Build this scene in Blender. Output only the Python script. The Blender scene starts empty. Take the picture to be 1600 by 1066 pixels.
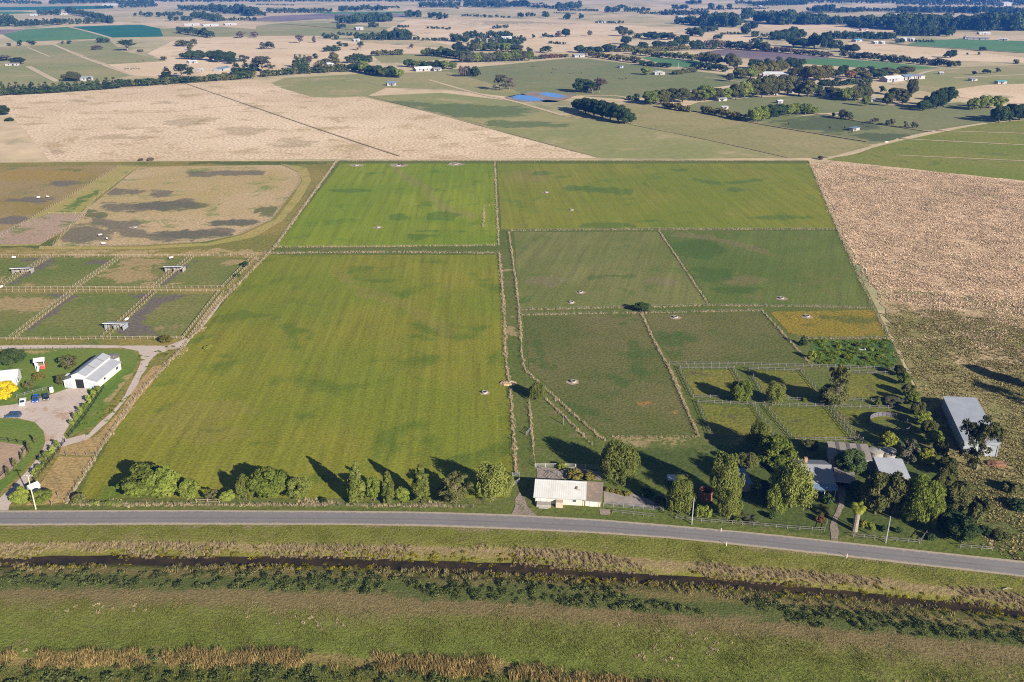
import bpy, bmesh, math, random
import numpy as np
from mathutils import Vector, Matrix
from mathutils.geometry import delaunay_2d_cdt

random.seed(11)
rng = np.random.default_rng(11)
SC = bpy.context.scene
COL = SC.collection

# ------------------------------------------------------------------ camera, sky, sun, exposure
CAM_H, FOC, PITCH = 120.0, 1386.0, math.radians(22.53)
SP, CP = math.sin(PITCH), math.cos(PITCH)
cam_data = bpy.data.cameras.new('camera')
cam = bpy.data.objects.new('camera', cam_data)
COL.objects.link(cam)
cam_data.sensor_width = 36.0
cam_data.lens = 36.0 * FOC / 1600.0
cam_data.clip_start = 1.0
cam_data.clip_end = 40000.0
cam.location = (0, 0, CAM_H)
cam.rotation_euler = (math.radians(90) - PITCH, 0, 0)
SC.camera = cam

SUN_EL = math.radians(22.0)
SUN_DIR = Vector((0.61 * math.cos(SUN_EL), -0.79 * math.cos(SUN_EL), math.sin(SUN_EL))).normalized()
world = bpy.data.worlds.new('World')
SC.world = world
world.use_nodes = True
wn = world.node_tree.nodes
wn.clear()
w_out = wn.new('ShaderNodeOutputWorld')
w_bg = wn.new('ShaderNodeBackground')
w_sky = wn.new('ShaderNodeTexSky')
w_sky.sky_type = 'NISHITA'
w_sky.sun_disc = False
w_sky.sun_elevation = SUN_EL
w_sky.sun_rotation = math.atan2(SUN_DIR.x, SUN_DIR.y)
w_sky.altitude = 50
w_sky.air_density = 0.6
w_sky.dust_density = 0.3
w_bg.inputs['Strength'].default_value = 0.05
world.node_tree.links.new(w_sky.outputs[0], w_bg.inputs[0])
world.node_tree.links.new(w_bg.outputs[0], w_out.inputs[0])

sun_data = bpy.data.lights.new('sun', 'SUN')
sun_data.energy = 5.0
sun_data.angle = math.radians(0.5)
sun_data.color = (1.0, 0.92, 0.80)
sun = bpy.data.objects.new('sun', sun_data)
COL.objects.link(sun)
sun.rotation_euler = (-SUN_DIR).to_track_quat('-Z', 'Y').to_euler()
sun.location = (200, -300, 300)

SC.view_settings.view_transform = 'Standard'
SC.view_settings.look = 'None'
SC.view_settings.exposure = 1.2
SC.view_settings.gamma = 1.0
SC.view_settings.use_curve_mapping = False
SC.render.engine = 'CYCLES'
SC.cycles.max_bounces = 5
SC.cycles.diffuse_bounces = 2
SC.cycles.glossy_bounces = 2
SC.cycles.transmission_bounces = 2
SC.cycles.volume_bounces = 0
SC.cycles.transparent_max_bounces = 8
SC.cycles.use_denoising = False
SC.cycles.filter_width = 1.1
SC.cycles.sample_clamp_indirect = 4.0


# ------------------------------------------------------------------ survey: picture bearing -> ground metres
def G(u, v, z=0.0):
    """ground point seen on the bearing (u, v) of the 1600x1066 photograph"""
    vv = (v - 533.0) / FOC
    t = (CAM_H - z) / (SP + vv * CP)
    return Vector(((u - 800.0) / FOC * t, t * (CP - vv * SP), z))


def Zd(u, v):
    return CAM_H / (SP + (v - 533.0) / FOC * CP)


def PX(x, y, z=0.0):
    dz = CAM_H - z
    zc = y * CP + dz * SP
    return 800 + FOC * x / zc, 533 + FOC * (dz * CP - y * SP) / zc


def height_at(g, vt):
    vv = (vt - 533.0) / FOC
    return CAM_H - g.y * (SP + vv * CP) / (CP - vv * SP)


def poly(*pts):
    return [G(*p) for p in pts]


# ------------------------------------------------------------------ object helpers
def tag(o, label=None, cat=None, group=None, kind=None):
    if label: o['label'] = label
    if cat: o['category'] = cat
    if group: o['group'] = group
    if kind: o['kind'] = kind
    return o


def thing(name, label, cat, loc=(0, 0, 0), rz=0.0, group=None):
    o = bpy.data.objects.new(name, None)
    o.empty_display_size = 0.5
    COL.objects.link(o)
    o.location = loc
    o.rotation_euler = (0, 0, rz)
    return tag(o, label, cat, group)


def link(name, me, mat=None, parent=None, loc=None, rz=None):
    o = bpy.data.objects.new(name, me)
    COL.objects.link(o)
    if mat is not None:
        mats = mat if isinstance(mat, (list, tuple)) else [mat]
        if not me.materials:
            for m in mats: me.materials.append(m)
    if parent is not None: o.parent = parent
    if loc is not None: o.location = loc
    if rz is not None: o.rotation_euler = (0, 0, rz)
    return o


def copy_tree(o, parent=None):
    c = o.copy()
    COL.objects.link(c)
    if parent is not None: c.parent = parent
    for ch in list(o.children): copy_tree(ch, c)
    return c


class MB:
    """collects simple shapes into one mesh"""
    def __init__(s):
        s.v, s.f, s.m = [], [], []

    def add(s, vs, fs, mi=0):
        b = len(s.v)
        s.v += [tuple(p) for p in vs]
        s.f += [tuple(i + b for i in f) for f in fs]
        s.m += [mi] * len(fs)
        return s

    def box(s, cx, cy, cz, sx, sy, sz, rz=0.0, mi=0):
        c, n = math.cos(rz), math.sin(rz)
        vs = []
        for dz in (-.5, .5):
            for dx, dy in ((-.5, -.5), (.5, -.5), (.5, .5), (-.5, .5)):
                x, y = dx * sx, dy * sy
                vs.append((cx + x * c - y * n, cy + x * n + y * c, cz + dz * sz))
        return s.add(vs, [(3, 2, 1, 0), (4, 5, 6, 7), (0, 1, 5, 4), (1, 2, 6, 5), (2, 3, 7, 6), (3, 0, 4, 7)], mi)

    def bar(s, a, b, w, h=None, mi=0):
        """square bar from a to b"""
        a, b = Vector(a), Vector(b)
        h = h or w
        d = (b - a)
        if d.length < 1e-6: return s
        d.normalize()
        up = Vector((0, 0, 1)) if abs(d.z) < .95 else Vector((1, 0, 0))
        x = d.cross(up).normalized()
        y = x.cross(d).normalized()
        vs = [p + x * (i * w / 2) + y * (j * h / 2) for p in (a, b) for i, j in ((-1, -1), (1, -1), (1, 1), (-1, 1))]
        return s.add(vs, [(0, 1, 2, 3), (7, 6, 5, 4), (0, 4, 5, 1), (1, 5, 6, 2), (2, 6, 7, 3), (3, 7, 4, 0)], mi)

    def tube(s, path, radii, n=8, cap=True, mi=0):
        path = [Vector(p) for p in path]
        vs, fs = [], []
        for k, p in enumerate(path):
            d = (path[min(k + 1, len(path) - 1)] - path[max(k - 1, 0)])
            d = d.normalized() if d.length > 1e-9 else Vector((0, 0, 1))
            up = Vector((0, 1, 0)) if abs(d.y) < .9 else Vector((1, 0, 0))
            x = d.cross(up).normalized()
            y = d.cross(x).normalized()
            for i in range(n):
                a = 2 * math.pi * i / n
                vs.append(p + (x * math.cos(a) + y * math.sin(a)) * radii[k])
        for k in range(len(path) - 1):
            for i in range(n):
                j = (i + 1) % n
                fs.append((k * n + i, k * n + j, (k + 1) * n + j, (k + 1) * n + i))
        if cap:
            fs.append(tuple(range(n))[::-1])
            fs.append(tuple((len(path) - 1) * n + i for i in range(n)))
        return s.add(vs, fs, mi)

    def lathe(s, prof, n=20, c=(0, 0), mi=0, cap_top=False, cap_bot=False):
        vs = [(c[0] + r * math.cos(2 * math.pi * i / n), c[1] + r * math.sin(2 * math.pi * i / n), z) for r, z in prof for i in range(n)]
        fs = [(k * n + i, k * n + (i + 1) % n, (k + 1) * n + (i + 1) % n, (k + 1) * n + i) for k in range(len(prof) - 1) for i in range(n)]
        if cap_top: fs.append(tuple((len(prof) - 1) * n + i for i in range(n)))
        if cap_bot: fs.append(tuple(range(n))[::-1])
        return s.add(vs, fs, mi)

    def prism(s, prof, y0, y1, mi=0):
        """profile in x-z extruded along y"""
        n = len(prof)
        vs = [(x, y0, z) for x, z in prof] + [(x, y1, z) for x, z in prof]
        fs = [tuple(range(n)), tuple(range(2 * n - 1, n - 1, -1))]
        fs += [((i + 1) % n, i, n + i, n + (i + 1) % n) for i in range(n)]
        return s.add(vs, fs, mi)

    def mesh(s, name, smooth=False):
        me = bpy.data.meshes.new(name)
        me.from_pydata(s.v, [], s.f)
        if any(s.m):
            me.polygons.foreach_set('material_index', s.m)
        if smooth:
            me.polygons.foreach_set('use_smooth', [True] * len(s.f))
        me.validate()
        me.update()
        return me

    def build(s, name, mat, parent=None, loc=None, rz=None, smooth=False):
        return link(name, s.mesh(name, smooth), mat, parent, loc, rz)


# ------------------------------------------------------------------ material helpers
class NT:
    def __init__(s, name):
        s.mat = bpy.data.materials.new(name)
        s.mat.use_nodes = True
        s.t = s.mat.node_tree
        s.t.nodes.clear()
        s.out = s.n('ShaderNodeOutputMaterial')

    def n(s, typ, **kw):
        nd = s.t.nodes.new(typ)
        for k, v in kw.items(): setattr(nd, k, v)
        return nd

    def l(s, a, b):
        s.t.links.new(a, b)

    def val(s, sock, x):
        if hasattr(x, 'is_linked') or isinstance(x, bpy.types.NodeSocket): s.l(x, sock)
        else: sock.default_value = x

    def pos(s):
        return s.n('ShaderNodeNewGeometry').outputs['Position']

    def noise(s, vec, scale, detail=3.0, rough=.55, dist=0.0):
        nd = s.n('ShaderNodeTexNoise')
        s.l(vec, nd.inputs['Vector'])
        nd.inputs['Scale'].default_value = scale
        nd.inputs['Detail'].default_value = detail
        nd.inputs['Roughness'].default_value = rough
        nd.inputs['Distortion'].default_value = dist
        return nd.outputs['Fac']

    def rng(s, x, a, b, c=0.0, d=1.0, smooth=False):
        nd = s.n('ShaderNodeMapRange')
        if smooth: nd.interpolation_type = 'SMOOTHSTEP'
        s.val(nd.inputs['Value'], x)
        nd.inputs['From Min'].default_value = a
        nd.inputs['From Max'].default_value = b
        nd.inputs['To Min'].default_value = c
        nd.inputs['To Max'].default_value = d
        return nd.outputs[0]

    def mix(s, fac, a, b, typ='MIX'):
        nd = s.n('ShaderNodeMix', data_type='RGBA', blend_type=typ)
        s.val(nd.inputs[0], fac)
        for sock, x in ((nd.inputs[6], a), (nd.inputs[7], b)):
            if isinstance(x, bpy.types.NodeSocket): s.l(x, sock)
            else: sock.default_value = (*x, 1.0) if len(x) == 3 else x
        return nd.outputs[2]

    def math(s, op, a, b=0.0, c=0.0):
        nd = s.n('ShaderNodeMath', operation=op)
        s.val(nd.inputs[0], a); s.val(nd.inputs[1], b); s.val(nd.inputs[2], c)
        return nd.outputs[0]

    def scale_col(s, col, fac):
        cb = s.n('ShaderNodeCombineColor')
        for i in range(3): s.val(cb.inputs[i], fac)
        return s.mix(1.0, col, cb.outputs[0], 'MULTIPLY')

    def attr(s, name):
        return s.n('ShaderNodeAttribute', attribute_name=name).outputs['Fac']

    def bump(s, h, strength=.5, dist=.2):
        nd = s.n('ShaderNodeBump')
        nd.inputs['Strength'].default_value = strength
        nd.inputs['Distance'].default_value = dist
        s.l(h, nd.inputs['Height'])
        return nd.outputs[0]

    def surf(s, col, rough=.9, normal=None, metal=0.0, spec=.2):
        b = s.n('ShaderNodeBsdfPrincipled')
        s.val(b.inputs['Base Color'], col if isinstance(col, bpy.types.NodeSocket) else (*col, 1.0))
        s.val(b.inputs['Roughness'], rough)
        b.inputs['Metallic'].default_value = metal
        b.inputs['Specular IOR Level'].default_value = spec
        if normal is not None: s.l(normal, b.inputs['Normal'])
        s.l(b.outputs[0], s.out.inputs['Surface'])
        return s.mat


def ground_mat(name, c1, c2, c3=None, big=.012, mid=.07, fine=.9, con=.35, rows=None, dark=None, dry=None, bump=.5, cut=.55, midamt=1.0, patch=.9):
    """mottled pasture or crop: three tones at three scales, optional drill rows, optional attribute patches"""
    t = NT(name)
    p = t.pos()
    n1 = t.noise(p, big, 4, .6)
    n2 = t.noise(p, mid, 5, .62, .4)
    n3 = t.noise(p, fine, 3, .65)
    col = t.mix(t.rng(n1, .38, .62, smooth=True), c1, c2)
    if c3 is not None:
        col = t.mix(t.rng(n2, cut, cut + .14, 0, midamt, True), col, c3)
    n4 = t.noise(p, mid * 2.2, 6, .72, .6)
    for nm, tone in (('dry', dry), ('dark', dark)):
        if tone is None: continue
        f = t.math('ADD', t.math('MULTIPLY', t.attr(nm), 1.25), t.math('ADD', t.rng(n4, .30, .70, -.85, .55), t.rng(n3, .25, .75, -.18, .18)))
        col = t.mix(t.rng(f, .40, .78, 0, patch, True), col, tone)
    h = n3
    sh = t.rng(n3, .28, .72, 1 - con, 1 + con)
    if rows is not None:
        ang, sp, amt = rows
        mp = t.n('ShaderNodeMapping')
        mp.vector_type = 'TEXTURE'
        mp.inputs['Rotation'].default_value = (0, 0, ang)
        mp.inputs['Scale'].default_value = (sp, sp * 26, 1)
        t.l(p, mp.inputs['Vector'])
        sn = t.rng(t.noise(mp.outputs[0], 1.0, 2, .6, .15), .3, .7, -1.6, 1.6)
        msk = t.rng(n1, .3, .6, .35, 1.0)
        sh = t.math('ADD', sh, t.math('MULTIPLY', t.math('MULTIPLY', sn, amt), msk))
        h = t.math('ADD', n3, t.math('MULTIPLY', sn, amt * .8))
    col = t.scale_col(col, sh)
    return t.surf(col, .95, t.bump(h, bump, .35), spec=.1)


def plain(name, col, rough=.7, metal=0.0, var=.12, scale=1.5, spec=.3, stain=None):
    t = NT(name)
    tc = t.n('ShaderNodeTexCoord').outputs['Object']
    n = t.noise(tc, scale, 5, .65)
    c = t.scale_col(t.mix(0.0, col, col), t.rng(n, .3, .7, 1 - var, 1 + var))
    if stain is not None:
        n2 = t.noise(tc, scale * .4, 6, .7)
        c = t.mix(t.rng(n2, .52, .7, 0, .8, True), c, stain)
    return t.surf(c, rough, None, metal, spec)


def ribbed(name, col, rough=.45, axis='x', pitch=.9, amt=.10, metal=.0, stain=None, stain_amt=.6):
    """profiled roof sheeting: fine ribs, lap lines and weathering, in the object's own axes"""
    t = NT(name)
    tc = t.n('ShaderNodeTexCoord').outputs['Object']
    sep = t.n('ShaderNodeSeparateXYZ')
    t.l(tc, sep.inputs[0])
    x = sep.outputs[0 if axis == 'x' else 1]
    rib = t.math('SINE', t.math('MULTIPLY', x, 2 * math.pi / (pitch / 3)))
    lap = t.math('FRACT', t.math('MULTIPLY', x, 1 / pitch))
    lapm = t.rng(lap, 0.0, .12, 1 - amt, 1.0)
    shn = t.noise(tc, .35, 5, .6)
    c = t.scale_col(t.mix(0.0, col, col), t.math('MULTIPLY', lapm, t.rng(shn, .3, .7, .9, 1.08)))
    if stain is not None:
        n2 = t.noise(tc, .8, 6, .7)
        c = t.mix(t.rng(n2, .48, .68, 0, stain_amt, True), c, stain)
    return t.surf(c, rough, t.bump(rib, .18, .03), metal, .4)


def leaf_mat(name, c1, c2, trans=.25):
    t = NT(name)
    oi = t.n('ShaderNodeObjectInfo').outputs['Random']
    r = t.attr('rnd')
    f = t.math('ADD', t.math('MULTIPLY', r, .7), t.math('MULTIPLY', oi, .3))
    c = t.mix(f, c1, c2)
    c = t.scale_col(c, t.rng(oi, 0, 1, .8, 1.2))
    d = t.n('ShaderNodeBsdfDiffuse')
    t.l(c, d.inputs[0])
    tr = t.n('ShaderNodeBsdfTranslucent')
    t.l(c, tr.inputs[0])
    mx = t.n('ShaderNodeMixShader')
    mx.inputs[0].default_value = trans
    t.l(d.outputs[0], mx.inputs[1])
    t.l(tr.outputs[0], mx.inputs[2])
    t.l(mx.outputs[0], t.out.inputs['Surface'])
    return t.mat
# ------------------------------------------------------------------ the setting: ground sheets
def blob_attr(verts, blobs):
    """soft patch weight at each vertex; blobs are ellipses (u, v, ru, rv) or strokes ((u, v), ..., half width px)"""
    w = np.zeros(len(verts))
    if not blobs: return w
    P = np.array([PX(p[0], p[1]) for p in verts])
    for b in blobs:
        if isinstance(b[0], tuple):
            pts, hw = b[:-1], b[-1]
            for (x0, y0), (x1, y1) in zip(pts[:-1], pts[1:]):
                d = np.array((x1 - x0, y1 - y0), float)
                tt = np.clip(((P - (x0, y0)) @ d) / (d @ d), 0, 1)
                q = np.array((x0, y0)) + tt[:, None] * d
                e = np.hypot(P[:, 0] - q[:, 0], P[:, 1] - q[:, 1]) / hw
                w = np.maximum(w, np.clip(1.5 - e, 0, 1))
        else:
            u, v, ru, rv = b
            e = np.hypot((P[:, 0] - u) / ru, (P[:, 1] - v) / rv)
            w = np.maximum(w, np.clip(1.8 - e * 1.0, 0, 1) if True else w)
            w = np.clip(w, 0, 1)
    return w


def in_poly(P, poly_xy):
    x, y = P[:, 0], P[:, 1]
    ins = np.zeros(len(P), bool)
    n = len(poly_xy)
    for i in range(n):
        x0, y0 = poly_xy[i]
        x1, y1 = poly_xy[(i + 1) % n]
        c = ((y0 > y) != (y1 > y)) & (x < (x1 - x0) * (y - y0) / (y1 - y0 + 1e-12) + x0)
        ins ^= c
    return ins


FIELDS = {}


def wob(pts, step, amp):
    """walks round an outline in steps and lets it waver a little, so that edges are not ruled"""
    out = []
    n = len(pts)
    for i in range(n):
        a, b = pts[i], pts[(i + 1) % n]
        d = (b - a)
        k = max(1, int(d.length / step))
        nrm = Vector((-d.y, d.x, 0)).normalized() if d.length > 0 else Vector()
        for j in range(k):
            q = a + d * (j / k)
            if j: q = q + nrm * random.uniform(-amp, amp)
            out.append(q)
    return out


def field(name, pts, mat, lvl=1, res=0.0, dark=None, dry=None, step=None, amp=0.0, world_pts=False):
    g = pts if world_pts else [G(*p) for p in pts]
    far = max(p.length for p in g)
    k = len(FIELDS) + 1
    z = lvl * .02 + k * .001 if far < 1200 else lvl * .03 + k * .004
    if lvl == 0: z = 0.0
    ring = wob(g, step, amp) if step else g
    xy = [(p.x, p.y) for p in ring]
    allp = [Vector(p) for p in xy]
    edges = [(i, (i + 1) % len(xy)) for i in range(len(xy))]
    if res:
        A = np.array(xy)
        lo, hi = A.min(0), A.max(0)
        gx, gy = np.meshgrid(np.arange(lo[0], hi[0], res), np.arange(lo[1], hi[1], res))
        Q = np.stack([gx.ravel(), gy.ravel()], 1) + rng.uniform(-.3, .3, (gx.size, 2)) * res
        Q = Q[in_poly(Q, xy)]
        allp += [Vector(q) for q in Q]
    ov, oe, of, _, _, _ = delaunay_2d_cdt(allp, edges, [], 1, 1e-5)
    me = bpy.data.meshes.new(name)
    me.from_pydata([(p.x, p.y, z) for p in ov], [], [tuple(f) for f in of])
    me.update()
    for nm, bl in (('dark', dark), ('dry', dry)):
        a = me.attributes.new(nm, 'FLOAT', 'POINT')
        a.data.foreach_set('value', blob_attr([(p.x, p.y) for p in ov], bl))
    for pl in me.polygons:
        if pl.normal.z < 0: pl.flip()
    o = link(name, me, mat)
    tag(o, kind='structure')
    FIELDS[o.name] = xy
    return o


def ribbon(pts, half, z=0.0):
    """strip mesh with a cross coordinate stored in attribute 'cross' (-1..1) and length in 'along'"""
    pts = [Vector((p.x, p.y, 0)) for p in pts]
    vs, fs, cr, al = [], [], [], []
    L = 0
    for i, p in enumerate(pts):
        d = pts[min(i + 1, len(pts) - 1)] - pts[max(i - 1, 0)]
        d.normalize()
        nrm = Vector((-d.y, d.x, 0))
        if i: L += (p - pts[i - 1]).length
        h = half[i] if isinstance(half, (list, tuple)) else half
        for c in (-1, -.5, 0, .5, 1):
            q = p + nrm * h * c
            vs.append((q.x, q.y, z)); cr.append(c); al.append(L)
    for i in range(len(pts) - 1):
        for k in range(4):
            a = i * 5 + k
            fs.append((a, a + 5, a + 6, a + 1))
    return vs, fs, cr, al


def strip(name, pts, half, mat, z):
    vs, fs, cr, al = ribbon(pts, half, z)
    me = bpy.data.meshes.new(name)
    me.from_pydata(vs, [], fs)
    me.update()
    for nm, d in (('cross', cr), ('along', al)):
        a = me.attributes.new(nm, 'FLOAT', 'POINT')
        a.data.foreach_set('value', d)
    for pl in me.polygons:
        if pl.normal.z < 0: pl.flip()
    o = link(name, me, mat)
    return tag(o, kind='structure')


def smooth_path(pts, n=10):
    """Catmull-Rom through ground points"""
    P = [pts[0] * 2 - pts[1]] + list(pts) + [pts[-1] * 2 - pts[-2]]
    out = []
    for i in range(1, len(P) - 2):
        for k in range(n):
            t = k / n
            a, b, c, d = P[i - 1], P[i], P[i + 1], P[i + 2]
            out.append(.5 * ((2 * b) + (c - a) * t + (2 * a - 5 * b + 4 * c - d) * t * t + (3 * b - a - 3 * c + d) * t ** 3))
    out.append(P[-2])
    return out


# --- tones (reflectance)
OLIVE, STRAW, SOIL = (.150, .150, .030), (.42, .30, .155), (.085, .075, .065)

M_land = ground_mat('farmland', (0.506, 0.385, 0.248), (0.363, 0.303, 0.165), (0.176, 0.193, 0.088), big=.0022, mid=.009, fine=.05, con=.16, bump=.1, cut=.52, midamt=.75)
M_dryfar = ground_mat('dry_pasture', (0.572, 0.440, 0.297), (0.506, 0.380, 0.237), (0.374, 0.292, 0.165), big=.006, mid=.02, fine=.30, con=.22, bump=.3, dark=(.19, .165, .08), patch=.7)
M_dry2 = ground_mat('dry_pasture_pale', (0.572, 0.440, 0.302), (0.498, 0.376, 0.244), (0.392, 0.292, 0.164), big=.006, mid=.03, fine=.45, con=.52, bump=.8, dark=(.24, .185, .095), patch=.5, cut=.52)
M_pale_green = ground_mat('pale_green_pasture', (0.205, 0.211, 0.076), (0.265, 0.232, 0.103), (0.313, 0.254, 0.130), big=.006, mid=.02, fine=.2, con=.15, bump=.25, dark=(.10, .13, .045))
M_paddock_green = ground_mat('grazed_pasture', (0.144, 0.161, 0.060), (0.178, 0.178, 0.075), (0.230, 0.207, 0.098), big=.006, mid=.02, fine=.2, con=.15, bump=.25, dark=(.075, .095, .04), cut=.6)
M_leafcrop = ground_mat('teal_crop', (0.017, 0.102, 0.064), (0.024, 0.115, 0.068), None, big=.01, mid=.03, fine=.1, con=.12, bump=.1)
M_midcrop = ground_mat('green_crop', (.075, .165, .060), (.095, .185, .065), (.085, .11, .07), big=.006, mid=.015, fine=.1, con=.15, bump=.1, cut=.6)
M_plough = ground_mat('ploughed_ground', (.155, .115, .125), (.20, .16, .16), (.11, .095, .10), big=.004, mid=.02, fine=.1, con=.15, bump=.1)
M_fresh = ground_mat('striped_pasture', (0.144, 0.167, 0.025), (0.178, 0.178, 0.039), (0.115, 0.144, 0.028), big=.01, mid=.04, fine=.4, con=.28, bump=.5, rows=(math.radians(80), 9.0, .04))
M_tussock = ground_mat('tussock_pasture', (.52, .375, .25), (.45, .325, .205), (.27, .215, .11), big=.012, mid=.05, fine=.55, con=.42, bump=1.0, dark=(.18, .16, .065), cut=.53)
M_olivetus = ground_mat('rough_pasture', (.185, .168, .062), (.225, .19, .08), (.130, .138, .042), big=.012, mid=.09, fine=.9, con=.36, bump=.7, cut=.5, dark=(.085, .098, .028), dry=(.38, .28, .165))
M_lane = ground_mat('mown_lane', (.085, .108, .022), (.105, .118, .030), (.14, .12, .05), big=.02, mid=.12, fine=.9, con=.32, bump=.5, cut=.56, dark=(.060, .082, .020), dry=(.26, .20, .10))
M_p1 = ground_mat('lush_crop', (0.137, 0.184, 0.015), (0.168, 0.197, 0.019), (0.100, 0.152, 0.016), big=.014, mid=.05, fine=1.1, con=.26, bump=.4, rows=(math.radians(2), 3.0, .11), dark=(.060, .112, .018), dry=(.19, .17, .05), cut=.55, patch=.6)
M_p2 = ground_mat('young_crop', (.140, .162, .018), (.172, .172, .024), (.108, .142, .019), big=.014, mid=.05, fine=1.1, con=.26, bump=.4, rows=(math.radians(4), 3.0, .08), dark=(.060, .108, .022), dry=(.185, .16, .048), cut=.55, patch=.6)
M_p3 = ground_mat('ripening_crop', (.140, .162, .017), (.176, .168, .021), (.102, .132, .015), big=.013, mid=.045, fine=1.3, con=.30, bump=.4, rows=(math.radians(2), 2.2, .11), dark=(.060, .096, .015), dry=(.20, .165, .042), cut=.52, patch=.42)
M_p4 = ground_mat('drilled_paddock', (0.119, 0.132, 0.035), (0.149, 0.149, 0.048), (0.094, 0.127, 0.028), big=.016, mid=.06, fine=1.1, con=.28, bump=.4, rows=(math.radians(-14), 2.6, .09), dark=(.055, .105, .018), dry=(.17, .138, .075), cut=.55, patch=.6)
M_p5 = ground_mat('green_paddock', (0.084, 0.116, 0.022), (0.110, 0.132, 0.031), (0.127, 0.123, 0.037), big=.016, mid=.06, fine=1.1, con=.28, bump=.4, rows=(math.radians(-20), 2.6, .07), dark=(.046, .088, .017), dry=(.16, .13, .06), cut=.54, patch=.6)
M_p6 = ground_mat('grazed_paddock', (.092, .102, .027), (.125, .116, .042), (.070, .096, .022), big=.018, mid=.08, fine=1.2, con=.36, bump=.6, dark=(.048, .088, .018), dry=(.33, .15, .045), cut=.53, patch=.6)
M_p8 = ground_mat('yellow_paddock', (.185, .150, .020), (.215, .155, .024), (.105, .115, .02), big=.03, mid=.09, fine=1.0, con=.40, bump=.8, dark=(.08, .10, .02), cut=.56, patch=.7)
M_veg = ground_mat('overgrown_plot', (.05, .095, .022), (.07, .115, .025), (.10, .14, .03), big=.05, mid=.15, fine=.9, con=.5, bump=1.0)
M_yard_grass = ground_mat('small_paddock_grass', (.118, .128, .020), (.150, .142, .028), (.10, .092, .035), big=.05, mid=.12, fine=1.0, con=.38, bump=.7, cut=.55)
M_lawn = ground_mat('lawn', (.092, .150, .022), (.125, .165, .032), (.19, .18, .05), big=.03, mid=.10, fine=1.0, con=.22, bump=.4, cut=.6, dark=(.05, .10, .02), dry=(.30, .225, .10))
M_neigh = ground_mat('neighbour_pasture', (0.162, 0.150, 0.036), (0.222, 0.174, 0.050), (0.114, 0.134, 0.031), big=.02, mid=.07, fine=.8, con=.38, bump=.6, dark=(.07, .095, .022), dry=(.33, .245, .12))
M_horse = ground_mat('horse_paddock', (0.110, 0.138, 0.030), (0.152, 0.152, 0.044), (0.186, 0.163, 0.062), big=.02, mid=.07, fine=.8, con=.34, bump=.5, dark=(.12, .098, .088), dry=(.29, .21, .10), cut=.55)
M_race = ground_mat('bare_grazed_paddock', (0.389, 0.286, 0.162), (0.335, 0.254, 0.113), (.185, .195, .062), big=.012, mid=.05, fine=.7, con=.34, bump=.6, dark=(.110, .100, .074), dry=(.080, .095, .035), cut=.54, patch=.8)
M_track = ground_mat('worn_grass_track', (0.270, 0.240, 0.066), (0.312, 0.246, 0.090), (0.180, 0.192, 0.048), big=.02, mid=.09, fine=.8, con=.3, bump=.5, dark=(.09, .14, .03))
M_brown = ground_mat('mown_dry_grass', (.33, .225, .095), (.28, .20, .085), (.20, .165, .06), big=.04, mid=.10, fine=1.2, con=.3, bump=.6, rows=(math.radians(38), 1.3, .12), cut=.56)
M_gravel = ground_mat('gravel', (.46, .38, .33), (.42, .35, .30), (.36, .28, .22), big=.05, mid=.15, fine=2.0, con=.14, bump=.3, dry=(.36, .24, .16))
M_dirt = ground_mat('yard_dirt', (.255, .205, .175), (.21, .17, .135), (.13, .125, .06), big=.06, mid=.25, fine=2.0, con=.25, bump=.5)
M_bare = ground_mat('bare_soil', (.33, .26, .19), (.27, .21, .15), None, big=.08, mid=.3, fine=2.0, con=.25, bump=.5)

# --- farmland out to the horizon: one sheet north of the road, foreground sheet south of it
ROAD_N = [(-60, 801), (0, 801.5), (265, 801), (530, 802), (660, 803.5), (795, 807.5), (930, 815), (1060, 825.5), (1195, 838), (1330, 852.5), (1465, 867), (1600, 881), (1700, 892)]
ROAD_S = [(-60, 820), (0, 820), (265, 819), (530, 819), (660, 821), (795, 826), (930, 832), (1060, 841), (1195, 855), (1330, 870), (1465, 885), (1600, 900), (1700, 912)]


def curve_y(pts):
    g = [G(*p) for p in pts]
    xs, ys = np.array([p.x for p in g]), np.array([p.y for p in g])

    def f(x):
        x = np.asarray(x, float)
        y = np.interp(x, xs, ys)
        sl, sr = 0.0, (ys[-1] - ys[-3]) / (xs[-1] - xs[-3])
        y = np.where(x < xs[0], ys[0] + (x - xs[0]) * sl, y)
        y = np.where(x > xs[-1], ys[-1] + np.minimum(x - xs[-1], 90) * sr, y)
        return y
    return f


f_rn, f_rs = curve_y(ROAD_N), curve_y(ROAD_S)
xs_land = np.concatenate([[-7500, -4000, -2000, -1000, -500, -300], np.arange(-200, 221, 6.0), [300, 500, 800, 1500, 3000, 7500]])
base_ring = [Vector((x, float(f_rs(x)) + 1.0, 0)) for x in xs_land] + [Vector((7500, 12500, 0)), Vector((2500, 12500, 0)), Vector((-2500, 12500, 0)), Vector((-7500, 12500, 0))]
field('ground', base_ring, M_land, lvl=0, res=0, world_pts=True)

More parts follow.
